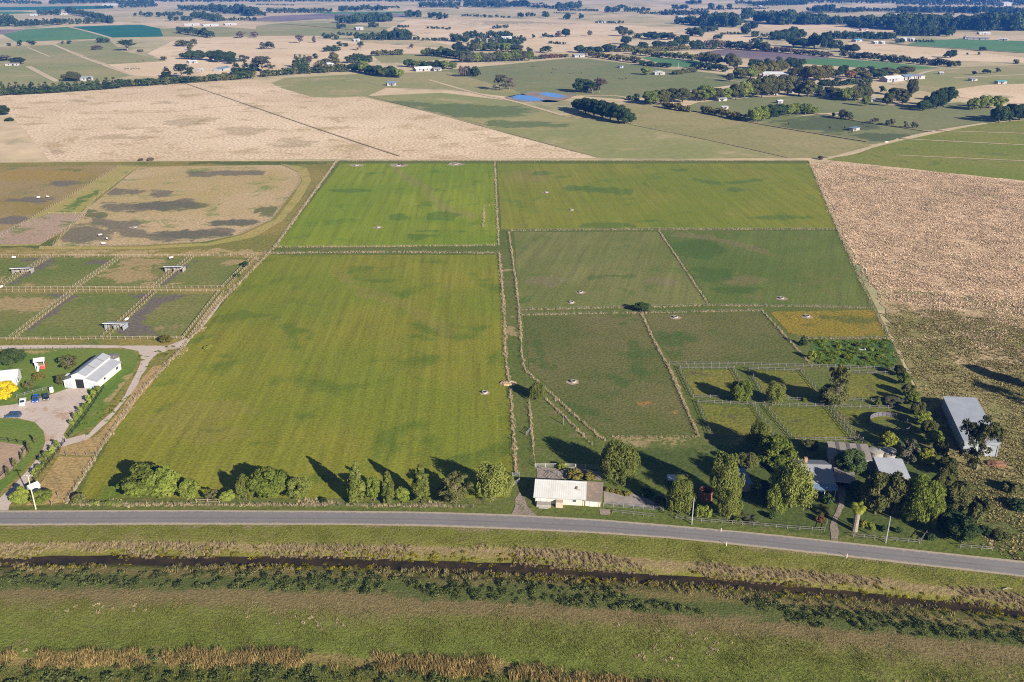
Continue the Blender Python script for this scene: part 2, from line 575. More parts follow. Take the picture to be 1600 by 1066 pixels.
# --- distant country
field('crop_field', [(4, 54), (40, 46), (107, 42), (172, 60), (120, 62), (26, 66)], M_midcrop, 1)
field('crop_field', [(-40, 47), (38, 46), (4, 54), (-40, 55)], M_plough, 1)
field('crop_field', [(110, 42), (165, 40), (222, 39), (262, 47), (300, 55), (270, 57), (176, 59)], M_leafcrop, 1)
field('crop_field', [(-40, 12), (60, 10.5), (175, 9), (178, 13.5), (60, 16), (-40, 17)], M_leafcrop, 1)
field('crop_field', [(-40, 18.5), (30, 18), (60, 20), (20, 22), (-40, 23)], M_midcrop, 1)
field('pasture', [(-60, 75), (10, 73), (84, 70), (130, 90), (206, 118), (130, 134), (-60, 140)], M_pale_green, 1)
field('pasture', [(86, 70), (95, 66), (170, 62), (190, 80), (262, 95), (170, 101)], M_pale_green, 1)
field('dry_pasture', [(206, 118), (168, 101), (262, 96), (230, 84), (270, 64), (340, 58), (420, 62), (500, 60), (560, 66), (700, 76), (640, 88), (560, 92), (545, 105), (410, 116), (280, 122)], M_dryfar, 1)
field('dry_pasture', [(255, 57), (330, 58), (480, 55), (405, 46), (345, 42), (250, 45)], M_pale_green, 1)
field('pasture', [(400, 41), (430, 37), (512, 36), (640, 45), (800, 55), (700, 57), (560, 56), (400, 56)], M_pale_green, 1)
field('ploughed_field', [(380, 33), (425, 25), (520, 21), (650, 22), (640, 27), (515, 29), (440, 34)], M_plough, 1)
field('crop_field', [(470, 20.5), (520, 19), (640, 18), (645, 21), (520, 22)], M_midcrop, 2)
field('pasture', [(583, 88), (620, 84), (660, 84), (700, 92), (650, 97), (596, 98)], M_pale_green, 1)
field('dry_pasture', [(640, 30), (830, 34), (1000, 40), (1060, 50), (960, 62), (900, 78), (800, 82), (700, 70), (640, 60), (600, 48)], M_dryfar, 1, dark=[((660, 36), (720, 38), (830, 37), (930, 40), 1.5), ((800, 33), (860, 36), (930, 40), 1.2)])
field('dry_pasture', [(800, 84), (895, 82), (905, 76), (880, 70), (810, 72)], M_dryfar, 2)
field('dry_pasture', [(1075, 50), (1180, 56), (1200, 63), (1120, 70), (1040, 66), (1000, 56)], M_dryfar, 1)
field('dry_pasture', [(1180, 36), (1330, 40), (1420, 48), (1300, 58), (1200, 46)], M_dryfar, 1)
field('dry_pasture', [(1335, 64), (1400, 71), (1520, 81), (1650, 96), (1650, 100), (1520, 96), (1480, 95), (1330, 84), (1310, 75)], M_dryfar, 1)
field('crop_field', [(1415, 70), (1440, 64), (1500, 61), (1650, 66), (1650, 86), (1500, 77)], M_midcrop, 1)
field('crop_field', [(1120, 78), (1180, 77), (1300, 91), (1270, 92), (1200, 96), (1160, 90), (1090, 84)], M_plough, 1)
field('crop_field', [(1200, 96), (1262, 92), (1300, 91), (1400, 99), (1470, 106), (1440, 110), (1340, 106), (1270, 101)], M_midcrop, 1)
field('crop_field', [(1000, 90), (1010, 89), (1100, 97), (1080, 105), (1050, 104)], M_midcrop, 1)
field('ploughed_field', [(1120, 76), (1190, 77), (1200, 80), (1150, 79)], ground_mat('stubble', (.50, .33, .14), (.46, .30, .13), None, fine=.1, con=.1), 2)
field('pasture', [(1400, 112), (1470, 106), (1650, 100), (1650, 150), (1560, 152), (1490, 150), (1430, 140)], M_pale_green, 1, dark=[(1450, 118, 60, 4)])
field('dry_pasture', [(1490, 140), (1540, 133), (1650, 130), (1650, 165), (1560, 160), (1500, 152)], M_dryfar, 2)
field('pasture', [(690, 110), (780, 102), (890, 91), (920, 92), (1000, 102), (1040, 108), (1090, 112), (1180, 122), (1180, 128), (1010, 152), (985, 156), (905, 150), (790, 150), (600, 128), (640, 118)], M_paddock_green, 1, dark=[(830, 106, 40, 5), (980, 110, 40, 4)])
field('pasture', [(1060, 172), (1090, 160), (1180, 152), (1260, 150), (1345, 156), (1400, 166), (1340, 174), (1270, 178), (1185, 192), (1120, 180)], M_paddock_green, 1)
field('dry_pasture', [(-80, 152), (0, 150), (100, 145), (185, 139), (300, 129), (398, 125), (425, 131), (486, 151), (560, 151), (700, 183), (800, 212), (935, 247), (700, 249), (525, 249), (300, 250), (78, 252), (40, 205), (0, 164), (-40, 150)], M_dry2, 2, res=14,
      dark=[(285, 193, 25, 5), (325, 187, 16, 3), (460, 225, 30, 5), (90, 238, 14, 3), (190, 215, 40, 4), (260, 161, 10, 2.5), (380, 205, 30, 6), (120, 158, 16, 2)])
field('pasture', [(434, 136), (500, 128), (560, 125), (602, 138), (575, 150), (521, 153), (487, 152)], M_pale_green, 3)
field('pasture', [(425, 130), (445, 122), (560, 116), (700, 112), (800, 140), (850, 160), (900, 160), (800, 152), (700, 140), (600, 137), (560, 124), (434, 135)], M_pale_green, 1)
field('pasture', [(522, 154), (580, 150), (690, 145), (800, 158), (880, 180), (990, 195), (1110, 220), (1228, 247), (1080, 248), (937, 247), (800, 210), (700, 181), (562, 150)], M_pale_green, 1, res=16,
      dark=[(620, 163, 60, 4), (760, 175, 60, 8), (700, 168, 40, 5), (820, 195, 60, 4), (870, 235, 40, 3)])
field('pasture', [(885, 181), (960, 165), (1000, 157), (1040, 168), (1180, 193), (1350, 221), (1362, 228), (1292, 247), (1233, 247), (990, 194)], ground_mat('dry_green_pasture', (.265, .225, .10), (.22, .20, .08), (.19, .185, .065), fine=.3, con=.2, bump=.3), 2)
field('pasture', [(1184, 193), (1230, 184), (1290, 178), (1345, 190), (1455, 206), (1420, 216), (1362, 226)], M_paddock_green, 2, res=14, dark=[(1300, 195, 70, 10), (1390, 215, 40, 6)])
field('pasture', [(1300, 178), (1400, 166), (1500, 160), (1560, 172), (1620, 178), (1620, 186), (1560, 190), (1457, 207), (1348, 190)], M_paddock_green, 1)
field('pasture', [(1292, 250), (1330, 240), (1375, 228), (1455, 210), (1540, 193), (1600, 188), (1700, 196), (1700, 300), (1600, 283)], M_fresh, 2)
field('pasture', [(1268, 253), (1290, 250), (1440, 266), (1600, 283), (1720, 296), (1720, 505), (1600, 497), (1480, 486), (1378, 470), (1330, 390)], M_tussock, 2, res=6,
      dark=[(1560, 485, 60, 14), (1430, 462, 60, 6), (1350, 280, 30, 4), (1500, 300, 40, 6)], step=6, amp=.8)
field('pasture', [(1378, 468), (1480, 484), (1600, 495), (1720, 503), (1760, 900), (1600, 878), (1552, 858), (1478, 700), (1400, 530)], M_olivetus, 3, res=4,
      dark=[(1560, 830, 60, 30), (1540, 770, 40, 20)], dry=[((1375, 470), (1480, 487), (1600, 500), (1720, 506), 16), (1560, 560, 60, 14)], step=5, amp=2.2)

# --- neighbour's horse property on the left
field('pasture', [(-200, 256), (300, 252), (524, 252), (430, 386), (348, 470), (214, 621), (164, 692), (100, 790), (-30, 800), (-320, 800)], M_neigh, 1, res=8,
      dark=[(60, 380, 80, 6), (400, 255, 100, 3)], dry=[(200, 397, 220, 4), ((395, 400), (345, 470), (300, 520), 4)])
field('pasture', [(-80, 263), (100, 260), (188, 259), (100, 312), (-80, 420)], ground_mat('rusty_paddock', (.22, .165, .045), (.26, .19, .09), (.125, .135, .04), big=.012, mid=.03, fine=.7, con=.3, dark=(.125, .11, .09), dry=(.26, .18, .05)), 2, res=6,
      dark=[(40, 313, 40, 3), (100, 288, 20, 4), (20, 345, 26, 5)], dry=[(60, 274, 70, 7)])
field('track', [(188, 259), (216, 260), (150, 311), (62, 384), (-60, 386), (-60, 392), (-80, 420), (-20, 380), (100, 312)], M_track, 3, res=6, dark=[((150, 300), (40, 370), 5)])
field('paddock', [(217, 261), (440, 258), (467, 270), (470, 285), (450, 310), (425, 343), (372, 367), (320, 378), (220, 384), (82, 385), (150, 312), (92, 362)], M_race, 3, res=4,
      dark=[((295, 273), (330, 271), (410, 271), 4.5), ((165, 325), (220, 324), (300, 318), 7), (250, 303, 15, 5), (120, 365, 45, 12), (190, 352, 30, 7), ((150, 345), (200, 365), (260, 370), (360, 362), 8), (185, 300, 34, 4), ((330, 348), (400, 347), 4.5)],
      dry=[(262, 322, 50, 6), (370, 349, 40, 4), (140, 335, 26, 5), (300, 367, 50, 6), (420, 330, 18, 7)])
field('track', [(438, 256), (480, 262), (486, 282), (470, 312), (442, 345), (395, 372), (330, 384), (225, 390), (60, 390), (62, 385), (220, 386), (325, 380), (378, 368), (430, 344), (455, 311), (472, 284), (467, 269)], M_track, 4, step=8, amp=.3)
field('paddock', [(-30, 376), (30, 350), (76, 335), (135, 335), (105, 358), (66, 381), (-30, 383)], ground_mat('patchy_paddock', (.30, .21, .15), (.33, .24, .17), (.13, .155, .04), mid=.09, fine=.8, con=.3, cut=.52), 4)
field('paddock', [(-80, 403), (74, 403), (-5, 448), (-110, 448)], M_horse, 2, res=5, dark=[(65, 408, 20, 5)], dry=[(20, 438, 20, 5)])
field('paddock', [(80, 403), (186, 403), (116, 451), (3, 449)], M_horse, 2, res=5, dark=[((80, 408), (10, 445), 6), (160, 410, 20, 4)], dry=[(35, 445, 10, 3)])
field('paddock', [(190, 403), (297, 403), (238, 450), (121, 450)], M_horse, 2, res=5, dark=[(118, 446, 8, 3)], dry=[(220, 410, 30, 6), (200, 430, 34, 8), (236, 446, 12, 4)])
field('paddock', [(302, 403), (394, 403), (350, 450), (244, 450)], M_horse, 2, res=5, dark=[((300, 408), (250, 445), 5)], dry=[(278, 444, 10, 3), (370, 410, 20, 4)])
field('paddock', [(-90, 459), (110, 459), (18, 528), (-160, 528)], M_horse, 2, res=5, dark=[(100, 462, 20, 3)], dry=[(35, 475, 50, 9)])
field('paddock', [(115, 459), (237, 459), (160, 529), (24, 529)], M_horse, 2, res=5, dark=[((110, 464), (30, 526), 5), (225, 462, 20, 3)], dry=[(40, 527, 16, 3), (150, 462, 6, 2)])
field('paddock', [(243, 459), (343, 459), (288, 529), (166, 529)], M_horse, 2, res=5, dark=[((240, 470), (200, 510), 9), (215, 518, 30, 8), (270, 465, 18, 4)], dry=[(240, 516, 14, 3)])
field('lawn', [(-60, 547), (120, 546), (208, 547), (217, 560), (207, 586), (190, 605), (165, 640), (150, 665), (118, 676), (100, 684), (140, 620), (112, 605), (60, 622), (20, 634), (-60, 640)], M_lawn, 2, res=4,
      dry=[(40, 549, 40, 2), (80, 587, 12, 2.5), (80, 602, 18, 2), ((205, 585), (170, 630), 4)], dark=[(60, 610, 20, 4), (15, 580, 20, 4)])
field('lawn', [(-40, 656), (28, 656), (53, 661), (67, 674), (70, 690), (62, 704), (30, 742), (0, 770), (-40, 790)], M_lawn, 2, res=4)
field('horse_yard', [(-50, 690), (0, 691), (42, 697), (40, 712), (8, 745), (-30, 775)], ground_mat('sand_yard', (.30, .21, .15), (.34, .24, .16), None, big=.05, fine=1.0, con=.15, bump=.3), 3)
field('dry_grass_plot', [(96, 698), (104, 697), (150, 683), (190, 640), (215, 600), (238, 574), (256, 570), (235, 604), (190, 660), (150, 712), (140, 713), (92, 711)], M_brown, 3)
field('dry_grass_plot', [(92, 714), (148, 715), (118, 755), (96, 786), (60, 790), (40, 790), (60, 762)], M_brown, 3)
field('driveway', [(-60, 640), (20, 633), (60, 624), (95, 612), (108, 607), (134, 606), (140, 619), (126, 640), (110, 662), (99, 680), (104, 687), (140, 677), (170, 649), (195, 619), (213, 584), (221, 562), (216, 549), (190, 544), (100, 545), (-60, 547), (-60, 541), (100, 540), (214, 540.5), (262, 541), (290, 530), (303, 525), (345, 469), (349, 469), (306, 530), (286, 543), (246, 553), (233, 566), (216, 600), (190, 633), (166, 662), (138, 687), (104, 697), (88, 702), (64, 726), (46, 750), (30, 772), (15, 790), (12, 803), (-30, 803), (-8, 786), (20, 760), (46, 733), (66, 706), (71, 690), (68, 674), (54, 660), (28, 654), (-60, 654)], M_gravel, 4, res=4,
      dry=[(95, 650, 12, 5), (60, 640, 14, 4), ((60, 663), (72, 690), 2.5)], step=5, amp=.35)

# --- the central property
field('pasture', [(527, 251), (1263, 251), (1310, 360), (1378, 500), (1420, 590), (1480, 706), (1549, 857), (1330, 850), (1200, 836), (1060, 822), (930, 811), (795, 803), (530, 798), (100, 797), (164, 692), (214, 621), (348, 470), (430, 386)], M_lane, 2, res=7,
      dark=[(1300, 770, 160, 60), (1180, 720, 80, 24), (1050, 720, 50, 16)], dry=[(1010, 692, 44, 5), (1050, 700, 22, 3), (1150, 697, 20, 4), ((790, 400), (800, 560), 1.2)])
field('crop_field', [(532, 256), (772, 256), (774, 300), (778, 384), (600, 386), (431, 386)], M_p1, 4, res=4, step=6, amp=.3,
      dark=[((520, 298), (560, 298), (580, 296), 3), (690, 338, 22, 6), (620, 340, 14, 5), (655, 370, 12, 5), ((640, 362), (730, 361), 1.6)],
      dry=[((618, 262), (625, 272), (660, 290), (690, 325), (740, 340), 6)])
field('crop_field', [(777, 256), (1264, 256), (1306, 357), (1030, 357), (800, 359), (783, 359)], M_p2, 4, res=4, step=6, amp=.3,
      dark=[((885, 294), (985, 300), 5), (945, 353, 34, 4), (1060, 266, 12, 2), ((985, 346), (1038, 345), 1.5), ((1080, 280), (1120, 288), (1190, 282), 2.5), (1150, 297, 14, 3), (850, 271, 14, 3), (1220, 340, 40, 3)],
      dry=[(830, 276, 30, 8)])
field('crop_field', [(416, 399), (776, 399), (786, 480), (788, 560), (790, 604), (797, 640), (800, 700), (802, 755), (795, 778), (600, 780), (300, 779), (120, 780), (170, 690), (219, 621), (353, 470)], M_p3, 4, res=4, step=5, amp=.35,
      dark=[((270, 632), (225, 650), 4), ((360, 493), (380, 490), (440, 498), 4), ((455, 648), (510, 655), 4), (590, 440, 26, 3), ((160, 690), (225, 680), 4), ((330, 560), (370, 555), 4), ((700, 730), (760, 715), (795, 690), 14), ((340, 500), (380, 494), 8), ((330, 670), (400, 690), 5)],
      dry=[((530, 425), (565, 455), (640, 480), (700, 520), 9), (320, 640, 60, 12), (420, 500, 14, 3), (270, 660, 50, 10), (330, 680, 60, 10)])
field('paddock', [(803, 363), (1027, 363), (1064, 416), (1103, 476), (1000, 479), (813, 483), (808, 440)], M_p4, 4, res=4, step=5, amp=.3,
      dark=[((920, 434), (1000, 433), 3), (820, 470, 8, 4)], dry=[(850, 440, 24, 8), (1030, 440, 20, 5)])
field('paddock', [(1034, 362), (1306, 361), (1362, 477), (1275, 478), (1112, 476), (1070, 415)], M_p5, 4, res=4, step=5, amp=.3,
      dark=[(1090, 390, 34, 12), (1110, 430, 30, 10), (1150, 455, 30, 6)], dry=[((1050, 366), (1120, 374), (1200, 395), 4), (1160, 440, 30, 6)])
field('paddock', [(818, 495), (1001, 492), (1018, 530), (1042, 576), (1065, 630), (1085, 679), (958, 681), (948, 684), (899, 645), (854, 602), (826, 578)], M_p6, 4, res=3, step=5, amp=.3,
      dark=[((990, 540), (1000, 580), 12), ((950, 590), (980, 606), 6), ((880, 630), (930, 650), 6), ((835, 520), (850, 570), 8)], dry=[(1010, 631, 12, 4), (1058, 647, 8, 3)])
field('paddock', [(1008, 492), (1188, 488), (1222, 525), (1262, 570), (1052, 567), (1025, 530)], M_p6, 4, res=4, step=5, amp=.3, dark=[(1050, 530, 30, 10)])
field('paddock', [(1203, 488), (1364, 485), (1386, 526), (1264, 527), (1232, 521)], M_p8, 4, res=4, step=4, amp=.3, dark=[(1340, 500, 30, 5), (1300, 495, 20, 3)])
field('garden_plot', [(1265, 533), (1390, 532), (1402, 576), (1274, 570)], M_veg, 4, step=3, amp=.4)
for q in ([(1066, 579), (1145, 579), (1168, 619), (1086, 620)], [(1175, 580), (1252, 582), (1284, 622), (1195, 618)], [(1317, 585), (1392, 587), (1404, 622), (1327, 622)],
          [(1094, 633), (1175, 637), (1211, 683), (1114, 681)], [(1198, 638), (1293, 640), (1331, 687), (1244, 688)], [(1307, 641), (1400, 643), (1404, 654), (1330, 662)]):
    field('paddock', q, M_yard_grass, 4, res=0, step=3, amp=.3)
field('yard', [(838, 732), (905, 732), (940, 738), (940, 752), (900, 748), (838, 750)], M_dirt, 5, step=2, amp=.4)
field('concrete_yard', [(943, 766), (975, 768), (1030, 786), (1036, 796), (944, 788)], plain('concrete', (.25, .215, .19), .85, var=.25, scale=.8, stain=(.15, .125, .10)), 5)
field('driveway', [(796, 807), (801, 801), (805, 792), (805, 780), (812, 770), (820, 780), (824, 792), (832, 801), (842, 809)], M_dirt, 5, step=2, amp=.3)
field('driveway', [(1298, 849), (1298, 835), (1299, 815), (1306, 801), (1312, 785), (1306, 760), (1318, 760), (1319, 785), (1313, 805), (1308, 822), (1311, 852)], M_dirt, 5, step=2, amp=.4)
field('path', [(936, 796), (954, 797), (953, 806), (938, 805)], M_dirt, 5)

field('road_verge', [(-60, 796), (110, 788), (300, 789), (530, 790), (795, 795), (930, 804), (1060, 814), (1200, 828), (1330, 842), (1550, 858), (1700, 872), (1700, 893), (1600, 882), (1330, 854), (1060, 827), (795, 809), (530, 803), (265, 802), (-60, 802)], M_lane, 1, step=6, amp=.2)
# --- bare rings round the troughs in the paddocks
TROUGHS = [(557, 259, 11), (622, 259, 14), (712, 257, 13), (591, 356, 8), (853.5, 301.5, 6), (893, 329, 5), (892.5, 474, 7), (907, 458, 8), (1055, 497, 9), (1221, 467, 9), (1261, 495.5, 9), (895.5, 598, 10), (211, 356, 9), (757, 615, 8)]
for i, (u, v, w) in enumerate(TROUGHS):
    g = G(u, v)
    r = w * Zd(u, v) / FOC
    ring = [Vector((g.x + r * (1 + .18 * math.sin(3 * a + i)) * math.cos(a), g.y + r * (.95 + .15 * math.cos(2 * a + i)) * math.sin(a), 0)) for a in np.linspace(0, 2 * math.pi, 18)[:-1]]
    field('bare_ground', ring, M_bare, 6, world_pts=True)

# --- road with gravel shoulders and wheel marks
t = NT('road_seal')
cr = t.math('ABSOLUTE', t.math('SUBTRACT', t.attr('cross'), t.rng(t.noise(t.pos(), .02, 2), .3, .7, -.05, .05)))
n = t.noise(t.pos(), 1.6, 5, .7)
nl = t.noise(t.pos(), .06, 4, .6)
c = t.mix(t.rng(n, .3, .7), (.150, .140, .143), (.200, .186, .185))
sg = t.attr('cross')
c = t.mix(t.rng(t.math('ABSOLUTE', t.math('SUBTRACT', sg, -.08)), .02, .16, .6, 0, True), c, (.125, .112, .105))
c = t.mix(t.rng(t.math('ABSOLUTE', t.math('SUBTRACT', sg, -.50)), .05, .28, .55, 0, True), c, (.15, .14, .14))
c = t.mix(t.rng(nl, .5, .7, 0, .35), c, (.23, .213, .20))
ed = t.math('ADD', cr, t.rng(n, .2, .8, -.16, .16))
c = t.mix(t.rng(ed, .68, .84, 0, 1, True), c, (.33, .275, .21))
c = t.mix(t.rng(ed, .95, 1.05, 0, 1, True), c, (.20, .18, .08))
M_road = t.surf(c, .9, t.bump(n, .3, .03), spec=.2)
xr = np.concatenate([[-1500, -700, -400], np.arange(-240, 241, 6.0), [300, 400, 600]])
mid = [Vector((x, float(f_rn(x) + f_rs(x)) / 2, 0)) for x in xr]
hw = [max(2.0, float(f_rn(x) - f_rs(x)) / 2 + .7) for x in xr]
strip('road', mid, hw, M_road, .26)

# --- foreground: verge, drain, banks, bramble belt, levee flat, reeds
U = [0, 265, 530, 795, 1060, 1330, 1600]
BANDS = [[820, 819, 819, 826, 841, 870, 900], [848, 846, 851, 853, 874, 898, 928], [854.5, 851, 858, 863, 886, 911, 939], [869, 867.5, 867.5, 880, 896.5, 919.5, 951.5],
         [874.5, 874.5, 875, 887.8, 903, 925.5, 956.5], [885, 883, 889, 903, 916, 937, 967], [894, 896, 897.6, 907.5, 927, 955.5, 982], [921, 919, 926, 942, 959, 986, 1009],
         [939, 949, 959, 969, 982, 1013, 1047], [1025, 1020, 1020, 1035, 1075, 1110, 1150], [1046, 1042, 1045, 1060, 1092, 1130, 1172]]
PROFILE = [0.0, -.15, -.4, -1.25, -1.25, -.45, -.1, .1, .25, .2, 0.0, 0.0]
fb = [curve_y(list(zip([-60] + U + [1700], [b[0]] + b + [b[-1] + (b[-1] - b[-2]) * .37]))) for b in BANDS]
xg = np.concatenate([[-1500, -600, -320], np.arange(-230, 231, 1.6), [300, 420, 600]])
SUBS = [5, 3, 3, 3, 3, 3, 6, 5, 10, 4, 14]


def band_y(k, x):
    return fb[k](x) if k < len(fb) else np.full_like(np.asarray(x, float), -260.0)


rows_y, rows_b = [], []
for k in range(len(SUBS)):
    a, b = band_y(k, xg), band_y(k + 1, xg)
    for j in range(SUBS[k]):
        f = j / SUBS[k]
        rows_y.append(a + (b - a) * f); rows_b.append(k + f)
rows_y.append(band_y(len(SUBS), xg)); rows_b.append(float(len(SUBS)))
rows_y, rows_b = np.array(rows_y), np.array(rows_b)
nr, nx = rows_y.shape
wig = np.sin(xg * .35) * .25 + np.sin(xg * .13 + 1) * .5 + np.sin(xg * .9) * .12
zz = np.interp(rows_b, np.arange(12), PROFILE)[:, None] + np.zeros((nr, nx))
near_ditch = ((rows_b > 2.2) & (rows_b < 6))[:, None]
yy = rows_y + np.where(near_ditch, wig[None, :] * .55, 0)
zz += rng.normal(0, .02, zz.shape) * (rows_b[:, None] > .5)
V = np.stack([np.broadcast_to(xg, (nr, nx)), yy, zz], 2).reshape(-1, 3)
Fq = [(i * nx + j, (i + 1) * nx + j, (i + 1) * nx + j + 1, i * nx + j + 1) for i in range(nr - 1) for j in range(nx - 1)]
me = bpy.data.meshes.new('verge')
me.from_pydata([tuple(p) for p in V], [], Fq)
me.update()
a = me.attributes.new('band', 'FLOAT', 'POINT')
a.data.foreach_set('value', np.repeat(rows_b, nx))
me.polygons.foreach_set('use_smooth', [True] * len(Fq))
t = NT('verge_vegetation')
p = t.pos()
n1, n2, n3 = t.noise(p, .05, 4, .6), t.noise(p, .3, 5, .65, .5), t.noise(p, 1.6, 4, .7)
bd = t.math('ADD', t.attr('band'), t.math('ADD', t.rng(n2, .2, .8, -.38, .38), t.rng(n1, .3, .7, -.2, .2)))
rp = t.n('ShaderNodeValToRGB')
el = rp.color_ramp.elements
STOPS = [(0.0, (.19, .16, .075)), (.18, (.135, .145, .026)), (.95, (.170, .160, .038)), (1.25, (.225, .17, .085)), (2.0, (.20, .155, .07)), (2.35, (.145, .138, .030)), (2.9, (.11, .105, .022)),
         (3.2, (.030, .022, .010)), (4.2, (.026, .020, .009)), (4.5, (.145, .125, .028)), (5.2, (.115, .115, .028)), (5.6, (.175, .14, .052)), (6.05, (.145, .122, .042)), (6.3, (.078, .095, .024)), (6.9, (.085, .102, .028)),
         (7.15, (.175, .132, .060)), (7.8, (.170, .135, .056)), (8.2, (.140, .152, .032)), (9.0, (.120, .145, .027)), (9.3, (.21, .155, .06)), (9.8, (.15, .125, .040)), (10.1, (.075, .098, .020)), (11.0, (.072, .095, .020))]
while len(el) < len(STOPS): el.new(.5)
for e, (x, col) in zip(el, STOPS):
    e.position = x / 11.0
    e.color = (*col, 1)
t.l(t.math('MULTIPLY', bd, 1 / 11.0), rp.inputs[0])
c = t.mix(t.rng(n2, .5, .68, 0, .55, True), rp.outputs[0], (.15, .13, .05))
c = t.scale_col(c, t.rng(n3, .25, .75, .62, 1.38))
verge = link('verge', me, t.surf(c, .95, t.bump(n3, .9, .35), spec=.1))
tag(verge, kind='structure')

# water in the drain
wx = np.arange(-240, 242, 2.0)
wn_, ws_ = band_y(3, wx) + 1.4 + np.interp(wx, xg, wig) * .55, band_y(4, wx) - 1.4 + np.interp(wx, xg, wig) * .55
me = bpy.data.meshes.new('drain_water')
vs = [(x, y, -.98) for x, y in zip(wx, wn_)] + [(x, y, -.98) for x, y in zip(wx, ws_)]
me.from_pydata(vs, [], [(i, len(wx) + i, len(wx) + i + 1, i + 1) for i in range(len(wx) - 1)])
me.update()
t = NT('brown_water')
b = t.n('ShaderNodeBsdfPrincipled')
nw = t.noise(t.pos(), .3, 4, .6)
t.l(t.mix(t.rng(nw, .4, .65), (.022, .016, .009), (.045, .030, .013)), b.inputs['Base Color'])
b.inputs['Roughness'].default_value = .3
b.inputs['Specular IOR Level'].default_value = .15
t.l(t.bump(t.noise(t.pos(), 3, 2), .15, .05), b.inputs['Normal'])
t.l(b.outputs[0], t.out.inputs['Surface'])
tag(link('drain_water', me, t.mat), kind='structure')

# farm dams
t = NT('dam_water')
b = t.n('ShaderNodeBsdfPrincipled')
b.inputs['Base Color'].default_value = (.012, .12, .42, 1)  # sky reflection painted in as a blue base colour
b.inputs['Roughness'].default_value = .15
t.l(b.outputs[0], t.out.inputs['Surface'])
M_dam = t.mat
field('dam_bank', [(788, 152), (835, 143), (900, 149), (885, 156), (868, 160), (800, 160)], M_dirt, 3)
field('dam_water', [(797, 151.5), (812, 148), (834, 151.3), (853, 156.8), (830, 158.5), (806, 155.5)], M_dam, 5)
field('dam_water', [(842, 147.2), (853, 144.2), (868, 146.5), (885, 151), (870, 153.3), (856, 151)], M_dam, 5)

# pale fence-line tracks and dark drains across the far pastures
def lines(name, mat, specs, z):
    for pts, w in specs:
        g = [G(*p) for p in pts]
        strip(name, smooth_path(g, 4) if len(g) > 2 else [g[0] + (g[1] - g[0]) * (i / 8) for i in range(9)], w, mat, z)


M_pale = ground_mat('pale_track', (.46, .37, .25), (.42, .33, .20), None, fine=.4, con=.2)
M_darkdrain = ground_mat('dark_drain', (.26, .205, .115), (.20, .165, .09), None, fine=.4, con=.3)
lines('track', M_pale, [([(84, 70), (130, 90), (206, 118)], 3.0), ([(107, 42), (140, 50), (175, 60)], 4), ([(44, 104), (70, 118), (90, 128)], 4), ([(55, 104), (160, 101)], 1.5), ([(50, 90), (170, 87)], 1.5), ([(42, 74), (78, 89)], 2),
                        ([(1292, 247), (1330, 241), (1370, 228), (1450, 208), (1540, 193)], 2.2), ([(1400, 217), (1600, 227)], 1.2), ([(1440, 204), (1600, 209)], 1.2), ([(1400, 243), (1600, 252)], 1.0), ([(1395, 132), (1450, 112), (1500, 107)], 3),
                        ([(1490, 122), (1600, 117)], 3), ([(880, 182), (985, 193)], 1.2), ([(1100, 121), (1180, 131)], 1.5), ([(900, 150), (960, 150), (1000, 158)], 2.5), ([(670, 125), (740, 145), (800, 158), (880, 181)], 2.5)], .28)
lines('drain', M_darkdrain, [([(290, 131), (400, 169), (540, 217), (625, 245)], .55), ([(575, 150), (700, 183), (935, 247)], .4), ([(985, 195), (1110, 220), (1232, 247)], .6), ([(1000, 158), (1180, 193), (1355, 222)], 1.4),
                             ([(1270, 178), (1355, 192), (1456, 207)], 1.2), ([(440, 37), (520, 44), (650, 56)], 5), ([(1340, 62), (1420, 71), (1520, 78), (1650, 86)], 5), ([(130, 178), (260, 176), (350, 167), (395, 165)], .35)], .58)
# ------------------------------------------------------------------ foliage builders
L_GREEN = leaf_mat('leaf_fresh_green', (.085, .118, .020), (.225, .255, .050), .3)
L_WILLOW = leaf_mat('leaf_willow_green', (.095, .118, .024), (.225, .240, .060), .3)
L_DARK = leaf_mat('leaf_dark_green', (.018, .036, .014), (.060, .082, .026), .15)
L_OLIVE = leaf_mat('leaf_olive', (.045, .055, .018), (.125, .122, .042), .2)
L_GREY = leaf_mat('leaf_grey_green', (.050, .056, .034), (.105, .105, .062), .18)
L_GOLD = leaf_mat('leaf_autumn_gold', (.085, .085, .020), (.175, .150, .038), .25)
L_YELLOW = leaf_mat('leaf_bright_yellow', (.38, .28, .012), (.56, .43, .02), .25)
L_LIME = leaf_mat('leaf_lime', (.11, .13, .02), (.24, .25, .04), .25)
L_RED = leaf_mat('leaf_russet', (.085, .045, .022), (.16, .08, .035), .2)
L_PURPLE = leaf_mat('leaf_bare_brown', (.075, .055, .045), (.13, .10, .08), .1)
BARK = plain('bark', (.13, .10, .075), .9, var=.3, scale=3)
BARK_PALE = plain('pale_bark', (.20, .17, .135), .9, var=.3, scale=3)
TONE = dict(green=L_GREEN, willow=L_WILLOW, dark=L_DARK, olive=L_OLIVE, grey=L_GREY, gold=L_GOLD, yellow=L_YELLOW, lime=L_LIME, red=L_RED, brown=L_PURPLE)


